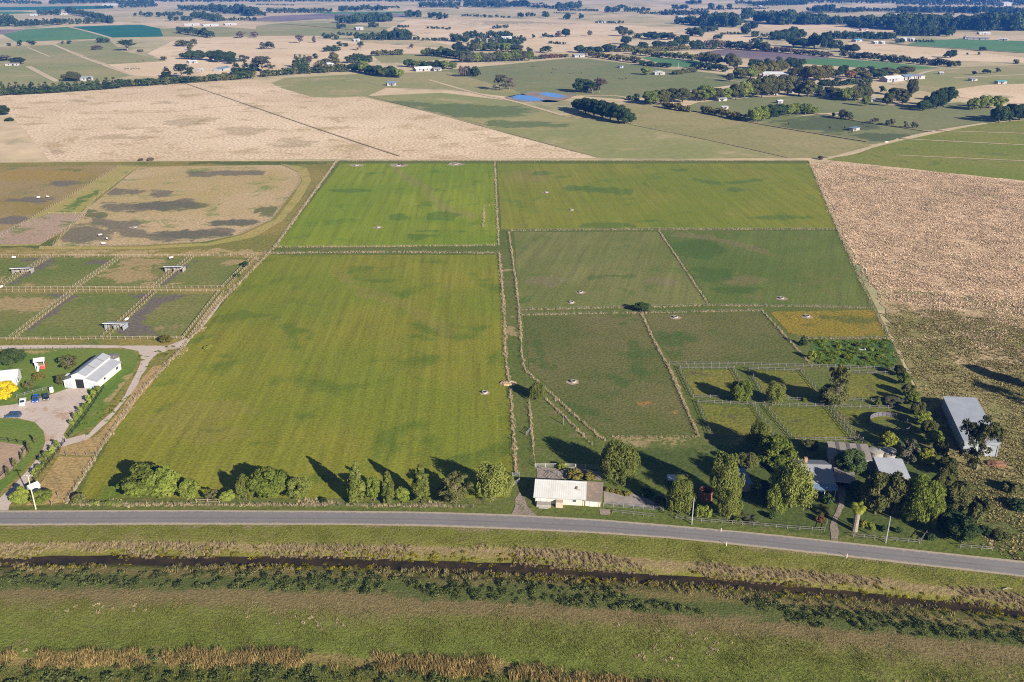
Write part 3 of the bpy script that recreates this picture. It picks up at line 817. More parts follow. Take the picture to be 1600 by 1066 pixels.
def leaves_on_lobes(lobes, n, size, droop=0.0, r=None, flat=.0):
    """scatter leaf sprays over a set of (centre, radii) lobes; returns quads"""
    r = r or np.random.default_rng(1)
    L = np.array([[*c, *rad] for c, rad in lobes])
    area = L[:, 3] * L[:, 5]
    idx = r.choice(len(L), n, p=area / area.sum())
    d = r.normal(size=(n, 3))
    d /= np.linalg.norm(d, axis=1)[:, None]
    d[:, 2] = np.where(d[:, 2] < -.55, -d[:, 2] * .6, d[:, 2])
    rad = (.62 + .42 * r.random(n) ** .6)[:, None]
    P = L[idx, :3] + d * L[idx, 3:6] * rad
    nr = d + r.normal(size=(n, 3)) * .55
    nr[:, 2] += .25
    nr /= np.linalg.norm(nr, axis=1)[:, None]
    t = np.cross(nr, r.normal(size=(n, 3)))
    t /= np.linalg.norm(t, axis=1)[:, None] + 1e-9
    b = np.cross(nr, t)
    s = size * (.6 + .8 * r.random(n))[:, None]
    if droop:
        t = t * .6
        b = b * (1 - droop) + np.array([0, 0, -1.0]) * droop * 1.7
    v = np.stack([P - t * s - b * s * .55, P + t * s * .25 - b * s * .9, P + t * s + b * s * .5, P - t * s * .3 + b * s], 1)
    v[..., 2] = np.maximum(v[..., 2], .03)
    clump = r.random(len(L))
    rnd = np.clip(.55 * clump[idx] + .45 * r.random(n), 0, 1)
    return v.reshape(-1, 3), rnd


def leaf_mesh(name, v, rnd):
    n = len(rnd)
    me = bpy.data.meshes.new(name)
    me.vertices.add(n * 4)
    me.vertices.foreach_set('co', np.ascontiguousarray(v, dtype=np.float32).ravel())
    me.loops.add(n * 4)
    me.loops.foreach_set('vertex_index', np.arange(n * 4, dtype=np.int32))
    me.polygons.add(n)
    me.polygons.foreach_set('loop_start', np.arange(0, n * 4, 4, dtype=np.int32))
    me.polygons.foreach_set('loop_total', np.full(n, 4, dtype=np.int32))
    me.update(calc_edges=True)
    a = me.attributes.new('rnd', 'FLOAT', 'FACE')
    a.data.foreach_set('value', rnd.astype(np.float32))
    return me


def crown_profile(kind, z, h, R):
    f = z / h
    if kind == 'poplar': return R * (.35 + .65 * math.sin(math.pi * min(1, .12 + f * .95)) ** .8) * (1 - .35 * f)
    if kind in ('conifer',): return R * max(.08, (1 - f)) ** .75
    if kind == 'topiary': return R * (1.0 - abs(f - .35) * 1.1)
    return R


def make_kind(kind, seed):
    """returns (crown mesh, trunk mesh, nominal height, nominal radius)"""
    r = np.random.default_rng(seed)
    lobes = []
    tb = MB()

    def limb(a, b, r0, r1, bend=.3):
        a, b = Vector(a), Vector(b)
        m = (a + b) / 2 + Vector(r.normal(size=3) * bend)
        tb.tube([a, m, b], [r0, (r0 + r1) / 2, r1], 6)

    if kind in ('broad', 'willow', 'oak'):
        H, R, n, sz = (10, 5.0, 10500, .235) if kind != 'willow' else (12, 5.0, 12000, .215)
        nl = 46
        for i in range(nl):
            d = r.normal(size=3); d /= np.linalg.norm(d)
            f = r.uniform(.55, .86)
            c = (d[0] * R * .78 * f, d[1] * R * .78 * f, H * .50 + d[2] * H * .40 * f)
            q = r.uniform(.9, 1.7)
            if kind == 'willow': lobes.append((c, (q * .95, q * .95, q * 1.55)))
            else: lobes.append((c, (q, q, q * .9)))
        v, rnd = leaves_on_lobes(lobes, n, sz, .45 if kind == 'willow' else 0, r)
        if kind == 'willow':   # hanging strands round the skirt
            sl = [((R * .82 * math.cos(a) * r.uniform(.7, 1.05), R * .82 * math.sin(a) * r.uniform(.7, 1.05), H * r.uniform(.2, .5)), (.55, .55, 2.0)) for a in r.uniform(0, 6.28, 26)]
            v2, r2 = leaves_on_lobes(sl, 3000, .18, .6, r)
            v, rnd = np.concatenate([v, v2]), np.concatenate([rnd, r2])
        tb.tube([(0, 0, -.2), (.1, 0, H * .2), (0, .15, H * .45), (.1, 0, H * .75)], [.42, .34, .25, .08], 8)
        for i in range(7):
            c = lobes[i * 6][0]
            limb((0, 0, H * r.uniform(.2, .45)), c, .16, .05)
    elif kind == 'poplar':
        H, R, n, sz = 13, 2.0, 3600, .25
        for i in range(34):
            f = (i + .5) / 34
            z = H * (.05 + .90 * f)
            rr = crown_profile('poplar', z, H, R)
            a = r.uniform(0, 6.28)
            q = max(.28, rr * r.uniform(.36, .6))
            lobes.append(((math.cos(a) * rr * .55, math.sin(a) * rr * .55, z), (q, q, q * 2.0)))
        lobes.append(((0, 0, H * .95), (.22, .22, .8)))
        v, rnd = leaves_on_lobes(lobes, n, sz, .0, r)
        tb.tube([(0, 0, -.2), (.05, 0, H * .4), (0, 0, H * .93)], [.3, .2, .04], 8)
        for i in range(6): limb((0, 0, H * (.15 + .1 * i)), lobes[5 + i * 4][0], .08, .03, .1)
    elif kind == 'conifer':
        H, R, n, sz = 13, 4.4, 4200, .30
        for i in range(54):
            f = r.uniform(.04, .96) ** .9
            z = H * f
            rr = crown_profile('conifer', z, H, R)
            a = r.uniform(0, 6.28)
            q = max(.4, rr * .38)
            lobes.append(((math.cos(a) * rr * .68, math.sin(a) * rr * .68, z * .96 + .3), (q, q, q * .62)))
        v, rnd = leaves_on_lobes(lobes, n, sz, 0, r)
        tb.tube([(0, 0, -.2), (0, 0, H * .5), (0, 0, H * .93)], [.4, .25, .05], 8)
        for i in range(8): limb((0, 0, H * (.1 + .09 * i)), lobes[i * 6][0], .09, .03, .1)
    elif kind == 'gum':
        H, R, n, sz = 13, 5.6, 4200, .31
        tb.tube([(0, 0, -.2), (.25, .1, H * .14), (.1, .3, H * .28)], [.36, .3, .24], 8)
        for i in range(16):
            a = i * 2.4 + r.uniform(-.4, .4)
            f = r.uniform(.25, 1.0)
            c = (math.cos(a) * R * .62 * f, math.sin(a) * R * .62 * f, H * (.92 - .62 * f * r.uniform(.35, 1.15)))
            limb((.1, .3, H * r.uniform(.18, .3)), c, .13, .04, .5)
            for j in range(5):
                o = r.normal(size=3) * (1.1, 1.1, .7)
                q = r.uniform(.65, 1.25)
                lobes.append((tuple(np.array(c) + o), (q, q, q * .7)))
        v, rnd = leaves_on_lobes(lobes, n, sz, .2, r)
    elif kind == 'sparse':
        H, R, n, sz = 9, 3.4, 1300, .22
        tb.tube([(0, 0, -.2), (.1, 0, H * .3), (0, .15, H * .8)], [.3, .22, .06], 8)
        for i in range(18):
            d = r.normal(size=3); d /= np.linalg.norm(d)
            c = (d[0] * R * .8, d[1] * R * .8, H * .56 + d[2] * H * .36)
            limb((0, 0, H * r.uniform(.2, .6)), c, .09, .03, .4)
            lobes.append((c, (.8, .8, .8)))
        v, rnd = leaves_on_lobes(lobes, n, sz, 0, r)
    elif kind == 'topiary':
        H, R, n, sz = 4, .75, 700, .16
        for i in range(16):
            f = (i + .5) / 16
            z = H * (.12 + .85 * f)
            rr = R * math.sin(math.pi * min(.97, .22 + f * .76)) ** .7
            lobes.append(((math.cos(i * 2.4) * rr * .4, math.sin(i * 2.4) * rr * .4, z), (rr * .65, rr * .65, .38)))
        v, rnd = leaves_on_lobes(lobes, n, sz, 0, r)
        tb.tube([(0, 0, -.1), (0, 0, H * .8)], [.08, .03], 6)
    else:  # shrub
        H, R, n, sz = 2.6, 1.9, 1500, .20
        for i in range(22):
            d = r.normal(size=3); d /= np.linalg.norm(d)
            q = r.uniform(.45, .8)
            lobes.append(((d[0] * R * .62, d[1] * R * .62, H * .46 + d[2] * H * .3), (q, q, q * .85)))
        v, rnd = leaves_on_lobes(lobes, n, sz, 0, r)
        for i in range(5): limb((0, 0, -.1), lobes[i * 4][0], .07, .02, .1)
    return leaf_mesh('crown', v, rnd), tb.mesh('trunk', True), float(v[:, 2].max()), float(np.percentile(np.hypot(v[:, 0], v[:, 1]), 97))


KINDS = {}
for kd, nvar in (('broad', 3), ('oak', 2), ('willow', 3), ('poplar', 2), ('conifer', 2), ('gum', 3), ('sparse', 2), ('topiary', 1), ('shrub', 3)):
    KINDS[kd] = [make_kind(kd, 100 + 17 * i + len(kd)) for i in range(nvar)]
for k, lst in KINDS.items():
    for cm, tm, H, R in lst:
        cm.materials.append(L_GREEN)
        tm.materials.append(BARK)

TREES = []     # every tree and bush of the scene, built further down in one loop


def T(u, vb, vt, w, kind='broad', tone='green', label=None, group=None, name=None, big=False):
    TREES.append(dict(u=u, vb=vb, vt=vt, w=w, kind=kind, tone=tone, label=label, group=group, name=name, big=big))


def ROW(pts, n, h, w, kind, tone, label, group, jit=.25, name=None):
    seg = [math.dist(a, b) for a, b in zip(pts[:-1], pts[1:])]
    tot = sum(seg)
    for i in range(n):
        d = (i + .5) / n * tot
        k = 0
        while k < len(seg) - 1 and d > seg[k]: d -= seg[k]; k += 1
        f = d / seg[k]
        u = pts[k][0] + (pts[k + 1][0] - pts[k][0]) * f + random.uniform(-jit, jit) * w * .4
        v = pts[k][1] + (pts[k + 1][1] - pts[k][1]) * f + random.uniform(-jit, jit) * 1.5
        s = random.uniform(.8, 1.2)
        tn = random.choice(tone) if isinstance(tone, (list, tuple)) else tone
        kn = random.choice(kind) if isinstance(kind, (list, tuple)) else kind
        T(u, v, v - h * s, w * random.uniform(.85, 1.2), kn, tn, label, group, name)


# ---- trees along the road, from the left
T(228, 788, 733, 72, 'broad', 'green', 'broad round green tree at the left end of the roadside row, wider than tall', big=True)
T(262, 785, 727, 54, 'broad', 'green', 'round green tree merging into the right side of the widest roadside tree', big=True)
T(300, 786, 747, 30, 'broad', 'green', 'small round tree just right of the big left roadside clump', big=True)
T(125, 788, 770, 20, 'shrub', 'olive', 'low round bush in the bottom left corner of the big paddock')
ROW([(140, 790), (190, 790)], 6, 7, 10, 'shrub', 'green', 'low bush of the short roadside hedge left of the broad round tree', 'low roadside hedge bushes')
T(333, 785, 764, 22, 'sparse', 'olive', 'thin dark bush behind the short rail panel on the roadside')
T(357, 787, 767, 24, 'broad', 'green', 'low rounded bush left of the twin crowned roadside tree')
T(386, 787, 740, 28, 'willow', 'willow', 'narrow upright tree on the left flank of the big middle roadside tree', big=True)
T(423, 788, 732, 58, 'broad', 'green', 'tall dense domed tree in the middle of the left roadside row', big=True)
T(469, 787, 747, 40, 'broad', 'willow', 'lower yellow green tree on the right flank of the domed roadside tree', big=True)
T(505, 787, 778, 12, 'shrub', 'dark', 'small dark bush in the dry grass gap of the roadside row')
T(559, 790, 718, 27, 'poplar', 'willow', 'leftmost tall narrow poplar of the roadside row', big=True)
T(551, 790, 742, 14, 'poplar', 'green', 'short slim poplar hugging the left side of the leftmost tall poplar')
T(585, 788, 744, 24, 'broad', 'green', 'bushy tree filling the gap right of the leftmost tall poplar')
T(608, 790, 733, 20, 'poplar', 'willow', 'middle slim poplar of the roadside row', big=True)
T(629, 790, 760, 22, 'broad', 'green', 'low bush between the middle and the tallest poplar')
T(659, 790, 722, 27, 'poplar', 'willow', 'right hand tall poplar beside the dark spindly tree', big=True)
T(712, 792, 740, 58, 'sparse', 'olive', 'dark spindly spreading tree between the poplar and the round willow', big=True)
T(708, 791, 752, 44, 'broad', 'olive', 'low dark undergrowth tree below the spindly tree at the roadside')
T(772, 790, 720, 55, 'willow', 'willow', 'large round willow at the right end of the roadside row', big=True)
# ---- homestead
T(966, 762, 687, 62, 'willow', 'willow', 'large willow behind the milking shed yard', big=True)
T(838, 628, 597, 27, 'willow', 'willow', 'round tree where the grass lane forks', big=True)
T(898, 752, 735, 28, 'shrub', 'gold', 'yellow green bush right behind the milking shed roof')
T(920, 753, 738, 20, 'shrub', 'gold', 'smaller yellow green bush next to the brown lean-to roof')
T(877, 735, 722, 15, 'shrub', 'lime', 'small lime bush beside the white pipe rail')
ROW([(945, 768), (985, 778)], 5, 8, 11, 'shrub', 'gold', 'low yellow green bush edging the concrete yard', 'low bushes edging the concrete yard')
T(1060, 811, 750, 44, 'willow', 'willow', 'rounded willow beside the second power pole', big=True)
T(1131, 795, 702, 48, 'willow', 'willow', 'tall weeping willow left of the small blue shed', big=True)
T(1137, 818, 760, 36, 'willow', 'willow', 'lower drooping willow in front of the tall weeping willow', big=True)
T(1091, 812, 787, 18, 'shrub', 'green', 'bright green bush just right of the second power pole')
T(1104, 811, 790, 16, 'shrub', 'green', 'bright green bush nearest the rusty tank')
T(1182, 708, 655, 38, 'willow', 'willow', 'upper willow at the back corner of the small paddocks', big=True)
T(1209, 742, 682, 56, 'oak', 'green', 'broad leafy tree between the upper willow and the house', big=True)
T(1233, 806, 718, 72, 'willow', 'willow', 'largest willow in front of the house', big=True)
T(1212, 806, 752, 36, 'willow', 'green', 'drooping lower willow on the left side of the largest willow', big=True)
T(1265, 706, 687, 25, 'broad', 'olive', 'round olive bush left of the brown roofed shed')
T(1280, 818, 805, 15, 'shrub', 'red', 'small russet bush beside the front gate wing')
T(1156, 812, 798, 20, 'shrub', 'olive', 'scrubby bush left of the grey green spiky plant')
T(1151, 819, 810, 14, 'shrub', 'green', 'low green bush on the front fence below the spiky plant')
T(1205, 812, 800, 14, 'shrub', 'dark', 'small dark bush under the largest willow')
T(1326, 750, 703, 46, 'broad', 'dark', 'dense dark green tree in front of the brown roofed shed', big=True)
T(1365, 812, 738, 48, 'oak', 'olive', 'dark olive tree left of the bright willow by the front garden', big=True)
T(1392, 812, 736, 46, 'broad', 'olive', 'dark bushy tree below the silver roofed shed', big=True)
T(1352, 800, 756, 40, 'sparse', 'olive', 'thin brownish tree right of the fan palm', big=True)
T(1436, 828, 742, 62, 'willow', 'green', 'bright green spreading willow near the right end of the garden', big=True)
T(1418, 818, 785, 22, 'willow', 'green', 'young drooping willow at the left foot of the bright spreading willow')
T(1417, 728, 684, 34, 'sparse', 'grey', 'grey green open tree behind the silver roofed shed', big=True)
T(1445, 730, 699, 24, 'broad', 'lime', 'bright yellow green tree right of the grey green tree', big=True)
T(1386, 701, 675, 28, 'shrub', 'lime', 'leafy clump inside the round yard')
T(1470, 770, 740, 30, 'broad', 'olive', 'olive bush on the right boundary below the yellow green tree')
T(1488, 806, 757, 40, 'broad', 'olive', 'dark brown green tree on the right boundary', big=True)
T(1500, 856, 808, 42, 'broad', 'dark', 'dark rounded tree in the bottom right corner of the property', big=True)
T(1470, 835, 806, 26, 'broad', 'dark', 'dark bush left of the corner tree')
T(1520, 820, 790, 24, 'shrub', 'olive', 'scrubby bush on the outer side of the right boundary')
T(1359, 830, 817, 17, 'shrub', 'green', 'left clipped green bush left of the third power pole')
T(1381, 832, 821, 13, 'shrub', 'dark', 'small dark bush just behind the third power pole')
T(1403, 834, 824, 12, 'shrub', 'dark', 'small dark bush right of the third power pole')
T(1348, 826, 812, 16, 'shrub', 'lime', 'yellowish bush between the fan palm and the clipped bush')
T(1452, 846, 834, 20, 'shrub', 'dark', 'low dark bush at the right garden gate')
T(1476, 748, 716, 34, 'oak', 'olive', 'olive tree on the boundary right of the bright yellow green tree', big=True)
T(1462, 802, 768, 34, 'broad', 'dark', 'dark tree between the bright spreading willow and the right boundary', big=True)
T(1482, 838, 798, 38, 'oak', 'dark', 'dark tree behind the bottom right corner tree', big=True)
T(1406, 770, 745, 30, 'broad', 'olive', 'dark bush against the front of the silver roofed shed')
T(1340, 782, 752, 30, 'oak', 'dark', 'dark tree beside the carport behind the fan palm', big=True)
T(1190, 792, 752, 32, 'oak', 'dark', 'dark tree between the blue roofed shed and the largest willow', big=True)
T(1168, 738, 708, 34, 'oak', 'olive', 'dark tree behind the small blue roofed shed', big=True)
T(1292, 790, 772, 20, 'shrub', 'dark', 'dark bush in front of the farmhouse verandah')
T(1010, 780, 764, 22, 'shrub', 'dark', 'dark scrub between the concrete yard and the pale roofed hutch')
T(1030, 792, 776, 20, 'shrub', 'olive', 'scrub at the right end of the concrete yard')
T(1425, 712, 694, 22, 'broad', 'dark', 'dark bush just outside the round yard on its near side')
T(1452, 720, 700, 20, 'broad', 'olive', 'small olive tree behind the bright yellow green tree')
T(1530, 800, 778, 34, 'shrub', 'olive', 'spreading low scrub outside the boundary below the long barn')
T(1505, 772, 752, 26, 'broad', 'olive', 'low tree just outside the right boundary below the long barn')
T(1215, 720, 690, 30, 'oak', 'green', 'tree behind the broad leafy tree by the small paddocks', big=True)
# hedge trees along the right boundary
for k, (u, vb, h, w) in enumerate([(1404, 590, 20, 18), (1411, 605, 24, 20), (1418, 622, 24, 22), (1424, 636, 26, 22), (1432, 652, 26, 22), (1440, 668, 26, 24), (1449, 684, 28, 24), (1458, 700, 28, 26), (1466, 716, 28, 24)]):
    T(u, vb, vb - h, w, 'broad', ['olive', 'green'][k % 2], 'ivy green tree of the dense hedge along the right boundary', 'hedge trees along the right boundary', big=True)
T(1524, 737, 652, 66, 'gum', 'olive', 'tall open gum standing in front of the long silver barn', big=True)
T(1578, 772, 752, 30, 'shrub', 'olive', 'ragged grey bush at the right edge beside the fallen branch')
T(1590, 800, 782, 34, 'shrub', 'dark', 'dark low bush at the right edge above the road')
T(1560, 845, 830, 30, 'shrub', 'olive', 'low dark scrub outside the corner of the property')
T(1535, 838, 822, 22, 'shrub', 'dark', 'low scrub bush just outside the right boundary near the road')
T(1625, 615, 560, 34, 'broad', 'dark', 'tree standing right of the picture above the long barn', big=True)
T(1640, 640, 592, 40, 'gum', 'dark', 'gum standing right of the picture beside the long barn', big=True)
# ---- small paddocks
T(1305, 638, 563, 38, 'gum', 'olive', 'tall dark brownish tree in the middle of the small railed paddocks', big=True)
T(1300, 640, 600, 44, 'broad', 'olive', 'dark lower growth round the foot of the tall brownish paddock tree', big=True)
T(1155, 634, 592, 34, 'broad', 'green', 'left round tree between the small railed paddocks', big=True)
T(1210, 637, 596, 33, 'willow', 'willow', 'right egg shaped tree between the small railed paddocks', big=True)
T(1393, 636, 621, 28, 'broad', 'grey', 'greyish round bush behind the rail by the round yard')
T(1371, 636, 620, 12, 'conifer', 'green', 'small pointed green tree beside the greyish bush')
T(1258, 629, 619, 10, 'shrub', 'green', 'tiny green bush on the rail right of the egg shaped tree')
T(1254, 541, 523, 14, 'conifer', 'dark', 'small dark conifer at the corner of the overgrown plot')
T(1268, 563, 547, 12, 'shrub', 'lime', 'lime yellow bush in the overgrown plot')
T(1002, 490, 472, 24, 'broad', 'dark', 'single dark round tree on the fence line in mid paddock', big=True)
for k, (u, v, w) in enumerate([(1290, 552, 8), (1310, 545, 9), (1335, 556, 8), (1360, 550, 10), (1322, 562, 9), (1352, 563, 8), (1375, 560, 12), (1300, 568, 9), (1340, 543, 9)]):
    T(u, v, v - 7, w, 'shrub', ['green', 'lime', 'olive'][k % 3], 'small shrub growing in the overgrown plot', 'shrubs in the overgrown plot')
# ---- neighbour on the left
T(22, 574, 545, 40, 'broad', 'dark', 'dense dark round tree on the lawn at the left edge', big=True)
T(8, 630, 596, 44, 'broad', 'yellow', 'brilliant yellow tree by the parked cars', big=True)
T(108, 580, 553, 30, 'sparse', 'olive', 'half bare tree behind the white barn', big=True)
T(62, 595, 582, 20, 'shrub', 'gold', 'brownish round shrub on the lawn')
T(46, 610, 594, 17, 'shrub', 'olive', 'reddish green shrub near the parked cars')
T(98, 604, 585, 16, 'broad', 'olive', 'dark bush against the left wall of the white barn')
T(260, 537, 523, 18, 'shrub', 'gold', 'little round tree at the track corner by the rails')
T(383, 418, 408, 11, 'shrub', 'dark', 'small dark bush on the boundary beside the horse paddocks, upper')
T(371, 434, 427, 9, 'shrub', 'dark', 'small dark bush on the boundary beside the horse paddocks, lower')
T(35, 793, 763, 30, 'broad', 'green', 'bushy tree left of the first power pole at the driveway mouth', big=True)
T(68, 793, 766, 32, 'broad', 'green', 'bushy tree right of the first power pole at the driveway mouth', big=True)
ROW([(157, 610), (148, 622), (139, 634), (128, 646), (118, 660), (110, 672)], 7, 11, 6, 'topiary', 'green', 'small clipped tree beside the gravel yard fence', 'clipped trees along the yard fence', .1)
ROW([(93, 698), (83, 712), (74, 722), (64, 736), (52, 752)], 6, 12, 8, 'topiary', 'green', 'small bushy tree on the right side of the driveway', 'bushy trees right of the driveway', .1)
ROW([(58, 688), (52, 705), (32, 728), (20, 740), (8, 752)], 5, 15, 5, 'topiary', 'olive', 'thin pencil shaped tree on the left side of the driveway', 'pencil trees left of the driveway', .1)
ROW([(330, 543), (320, 548)], 2, 6, 9, 'shrub', 'lime', 'low bush in the bright weeds by the track corner', 'bushes by the track corner')
T(6, 181, 165, 16, 'broad', 'dark', 'dark bush on the left edge at the end of the dry field')
T(15, 190, 184, 12, 'shrub', 'dark', 'low dark bush left of the dry field corner')
T(1282, 250, 243, 9, 'shrub', 'brown', 'small bare bush beyond the top right corner of the property')
T(220, 252, 247, 8, 'shrub', 'brown', 'left small bare bush on the edge of the big dry field')
T(236, 252, 246, 11, 'shrub', 'brown', 'right small bare bush on the edge of the big dry field')

# ---- shelter belts and trees across the middle distance
ROW([(0, 150), (60, 147), (120, 143), (184, 139)], 16, 18, 15, 'conifer', 'dark', 'dark conifer of the dense belt at the left end of the dry field', 'dark conifer belt at left')
ROW([(186, 137), (260, 133), (330, 128), (398, 123)], 26, 10, 12, 'broad', ['dark', 'olive', 'dark'], 'low tree of the long hedge behind the big dry field', 'long hedge behind the dry field')
T(96, 129, 121, 12, 'broad', 'yellow', 'yellow tree beside the white farmhouse at far left')
T(113, 128, 113, 26, 'broad', 'olive', 'dark round tree left of the white farmhouse roof')
T(28, 101, 90, 20, 'broad', 'dark', 'dark dome of trees by the far left shed')
T(6, 95, 88, 18, 'sparse', 'grey', 'grey thin tree at the far left edge')
T(199, 80, 63, 22, 'gum', 'dark', 'single dark paddock tree at far left with a long shadow')
T(152, 78, 72, 12, 'sparse', 'brown', 'bare brown tree in the far left pasture')
T(220, 82, 78, 8, 'broad', 'olive', 'small bush in the dry far pasture')
T(256, 94, 89, 8, 'broad', 'olive', 'lone bush right of the grazing cattle')
for u, vb, vt, w in [(32, 72, 64, 8), (14, 72, 68, 6), (52, 71, 65, 10), (45, 68, 64, 6), (98, 69, 65, 5), (108, 69, 64, 6), (157, 67, 60, 10), (166, 67, 61, 9)]:
    T(u, vb, vt, w, 'broad', 'dark', 'small round tree in the line between the far left green fields', 'trees between the far left green fields')
ROW([(277, 52), (333, 60)], 11, 11, 7, 'conifer', 'dark', 'narrow conifer of the short dark windbreak', 'short dark windbreak')
for u, vb, vt, w in [(376, 60, 51, 15), (397, 59, 51, 10)]: T(u, vb, vt, w, 'broad', 'brown', 'purple brown tree beside the short windbreak', 'purple brown trees')
for u, vb, vt, w, k in [(279, 72, 65, 8, 'broad'), (284, 73, 64, 12, 'broad'), (293, 73, 65, 10, 'broad'), (297, 79, 72, 8, 'sparse'), (303, 72, 62, 8, 'sparse')]:
    T(u, vb, vt, w, k, 'olive', 'olive tree of the small clump in the dry far pasture', 'small clump in the dry far pasture')
for u, vb, vt, w in [(288, 93, 84, 12), (300, 93, 79, 15), (313, 94, 79, 16), (330, 95, 80, 14), (342, 98, 79, 18), (358, 97, 81, 20), (362, 100, 88, 14)]:
    T(u, vb, vt, w, 'gum', 'dark', 'dark gum of the grove behind the small white house', 'grove behind the small white house')
T(261, 122, 105, 18, 'conifer', 'dark', 'left tall dark pine rising above the long hedge')
T(285, 122, 101, 26, 'gum', 'dark', 'broad dark pine right of the tall pine above the hedge')
T(298, 115, 106, 10, 'gum', 'dark', 'small dark tree right of the broad pine')
for u, vb, vt, w in [(370, 119, 97, 18), (385, 119, 97, 20), (398, 112, 92, 18)]: T(u, vb, vt, w, 'conifer', 'dark', 'tall dark pine near the far hedge corner', 'tall pines near the hedge corner')
T(379, 96, 88, 14, 'gum', 'grey', 'open grey gum behind the tall pines')
T(411, 113, 89, 30, 'gum', 'grey', 'large open gum with pale leaves at the hedge corner')
ROW([(410, 121), (470, 116), (545, 112)], 18, 10, 11, 'broad', ['dark', 'olive'], 'low tree of the hedge right of the large open gum', 'hedge right of the open gum')
for u, vb, vt, w in [(463, 106, 86, 13), (470, 106, 86, 13), (477, 106, 87, 12)]: T(u, vb, vt, w, 'conifer', 'dark', 'dark tree of the tight clump in the dry pasture', 'tight dark clump')
T(484, 105, 88, 10, 'gum', 'brown', 'brownish gum on the right of the tight dark clump')
for u, vb, vt, w in [(500, 103, 96, 12), (510, 101, 93, 12), (521, 96, 82, 13), (524, 103, 92, 10)]: T(u, vb, vt, w, 'broad', 'olive', 'garden tree round the small pink roofed house', 'garden trees round the pink roofed house')
T(493, 92, 85, 7, 'broad', 'dark', 'small dark tree above the pink roofed house')
ROW([(508, 81), (530, 80)], 5, 7, 9, 'gum', 'dark', 'tree of the flat topped clump in the pasture', 'flat topped clump')
for u, vb, vt, w in [(531, 72, 66, 8), (540, 73, 68, 8)]: T(u, vb, vt, w, 'broad', 'dark', 'one of two dark bushes above the flat topped clump', 'pair of dark bushes')
T(564, 79, 65, 11, 'gum', 'dark', 'lone tall tree on a bare stem in the dry pasture')
T(468, 68, 55, 12, 'gum', 'brown', 'lone purple brown tree with pale trunk in the far pasture')
T(491, 67, 58, 5, 'gum', 'brown', 'thin tree right of the purple brown tree')
for u, vb, vt, w in [(411, 77, 68, 10), (422, 77, 66, 10)]: T(u, vb, vt, w, 'sparse', 'grey', 'bare grey tree of the pair in the dry far pasture', 'pair of bare grey trees')
ROW([(541, 99), (580, 99)], 7, 12, 9, 'conifer', 'dark', 'dark tree of the clump left of the wooded lane', 'dark clump left of the wooded lane')
ROW([(552, 112), (580, 117), (600, 121), (628, 123)], 10, 16, 16, 'broad', ['dark', 'green', 'dark'], 'tall dark tree of the shadowed row left of the white farm', 'dark row left of the white farm')
ROW([(583, 88), (630, 86)], 8, 7, 9, 'broad', 'olive', 'low tree of the hedge above the green strip', 'hedge above the green strip')
T(643, 76, 70, 8, 'broad', 'brown', 'lone brown bush in the dry strip')
ROW([(632, 105), (660, 107), (710, 109)], 9, 12, 13, 'broad', ['dark', 'olive', 'green'], 'tree of the row behind the white farm', 'row behind the white farm')
ROW([(662, 88), (700, 90), (740, 96)], 12, 14, 13, 'broad', ['dark', 'olive', 'green'], 'tree of the left part of the big wood in mid distance', 'left part of the big wood')
ROW([(710, 82), (760, 80), (815, 82)], 12, 13, 13, 'broad', ['dark', 'olive', 'green'], 'tree of the back of the big wood in mid distance', 'back of the big wood')
ROW([(720, 99), (770, 97), (830, 95)], 15, 15, 13, 'broad', ['green', 'grey', 'olive'], 'grey green tree along the front of the big wood', 'front of the big wood')
ROW([(834, 93), (862, 91), (888, 90)], 7, 6, 9, 'shrub', ['red', 'grey'], 'low russet bush beside the far drive', 'russet hedge beside the drive')
ROW([(718, 121), (750, 120)], 6, 13, 9, 'broad', ['brown', 'dark'], 'purplish tree of the clump right of the white farm', 'purplish clump right of the white farm')
T(782, 142, 118, 22, 'gum', 'grey', 'open gum left of the farm dams')
T(796, 140, 122, 14, 'gum', 'brown', 'thin brown gum beside the open gum near the dams')
T(853, 83, 73, 14, 'gum', 'dark', 'dark round tree on bare dry ground')
for u, vb, vt, w in [(905, 83, 71, 16), (920, 84, 74, 14), (934, 84, 73, 14), (951, 82, 69, 18), (975, 81, 68, 20), (978, 70, 57, 14), (992, 80, 73, 14), (1004, 78, 66, 14)]:
    T(u, vb, vt, w, 'broad', 'dark', 'dark round tree behind the golden poplar rows', 'dark trees behind the golden poplars')
for u, vb, vt, w in [(973, 57, 43, 14), (985, 57, 48, 12), (996, 62, 53, 12), (1012, 61, 50, 16), (1022, 63, 50, 14), (1034, 62, 51, 16), (1047, 63, 51, 14), (1064, 73, 55, 22), (1030, 75, 64, 20), (1050, 74, 64, 16)]:
    T(u, vb, vt, w, 'broad', ['dark', 'olive'][int(u) % 2], 'dark tree of the grove above the golden poplar rows', 'grove above the golden poplars')
ROW([(918, 89), (960, 94), (1000, 100)], 17, 8, 7, 'poplar', 'gold', 'golden poplar of the lower left row', 'lower golden poplar row')
ROW([(945, 81), (1000, 82), (1076, 79)], 22, 7, 7, 'poplar', 'gold', 'golden poplar of the upper row', 'upper golden poplar row')
ROW([(990, 85), (1040, 91), (1095, 97)], 20, 9, 7, 'poplar', ['green', 'gold'], 'greener poplar of the middle row', 'middle poplar row')
ROW([(1000, 102), (1048, 107)], 8, 6, 9, 'broad', 'dark', 'dark low tree at the end of the golden row', 'dark low trees at the row end')
ROW([(1078, 78), (1130, 77), (1200, 81)], 16, 13, 12, 'broad', ['dark', 'olive', 'brown'], 'dark tree of the belt above the blue grey field', 'belt above the blue grey field')
T(1009, 118, 105, 14, 'broad', 'green', 'round tree left of the small white gabled house')
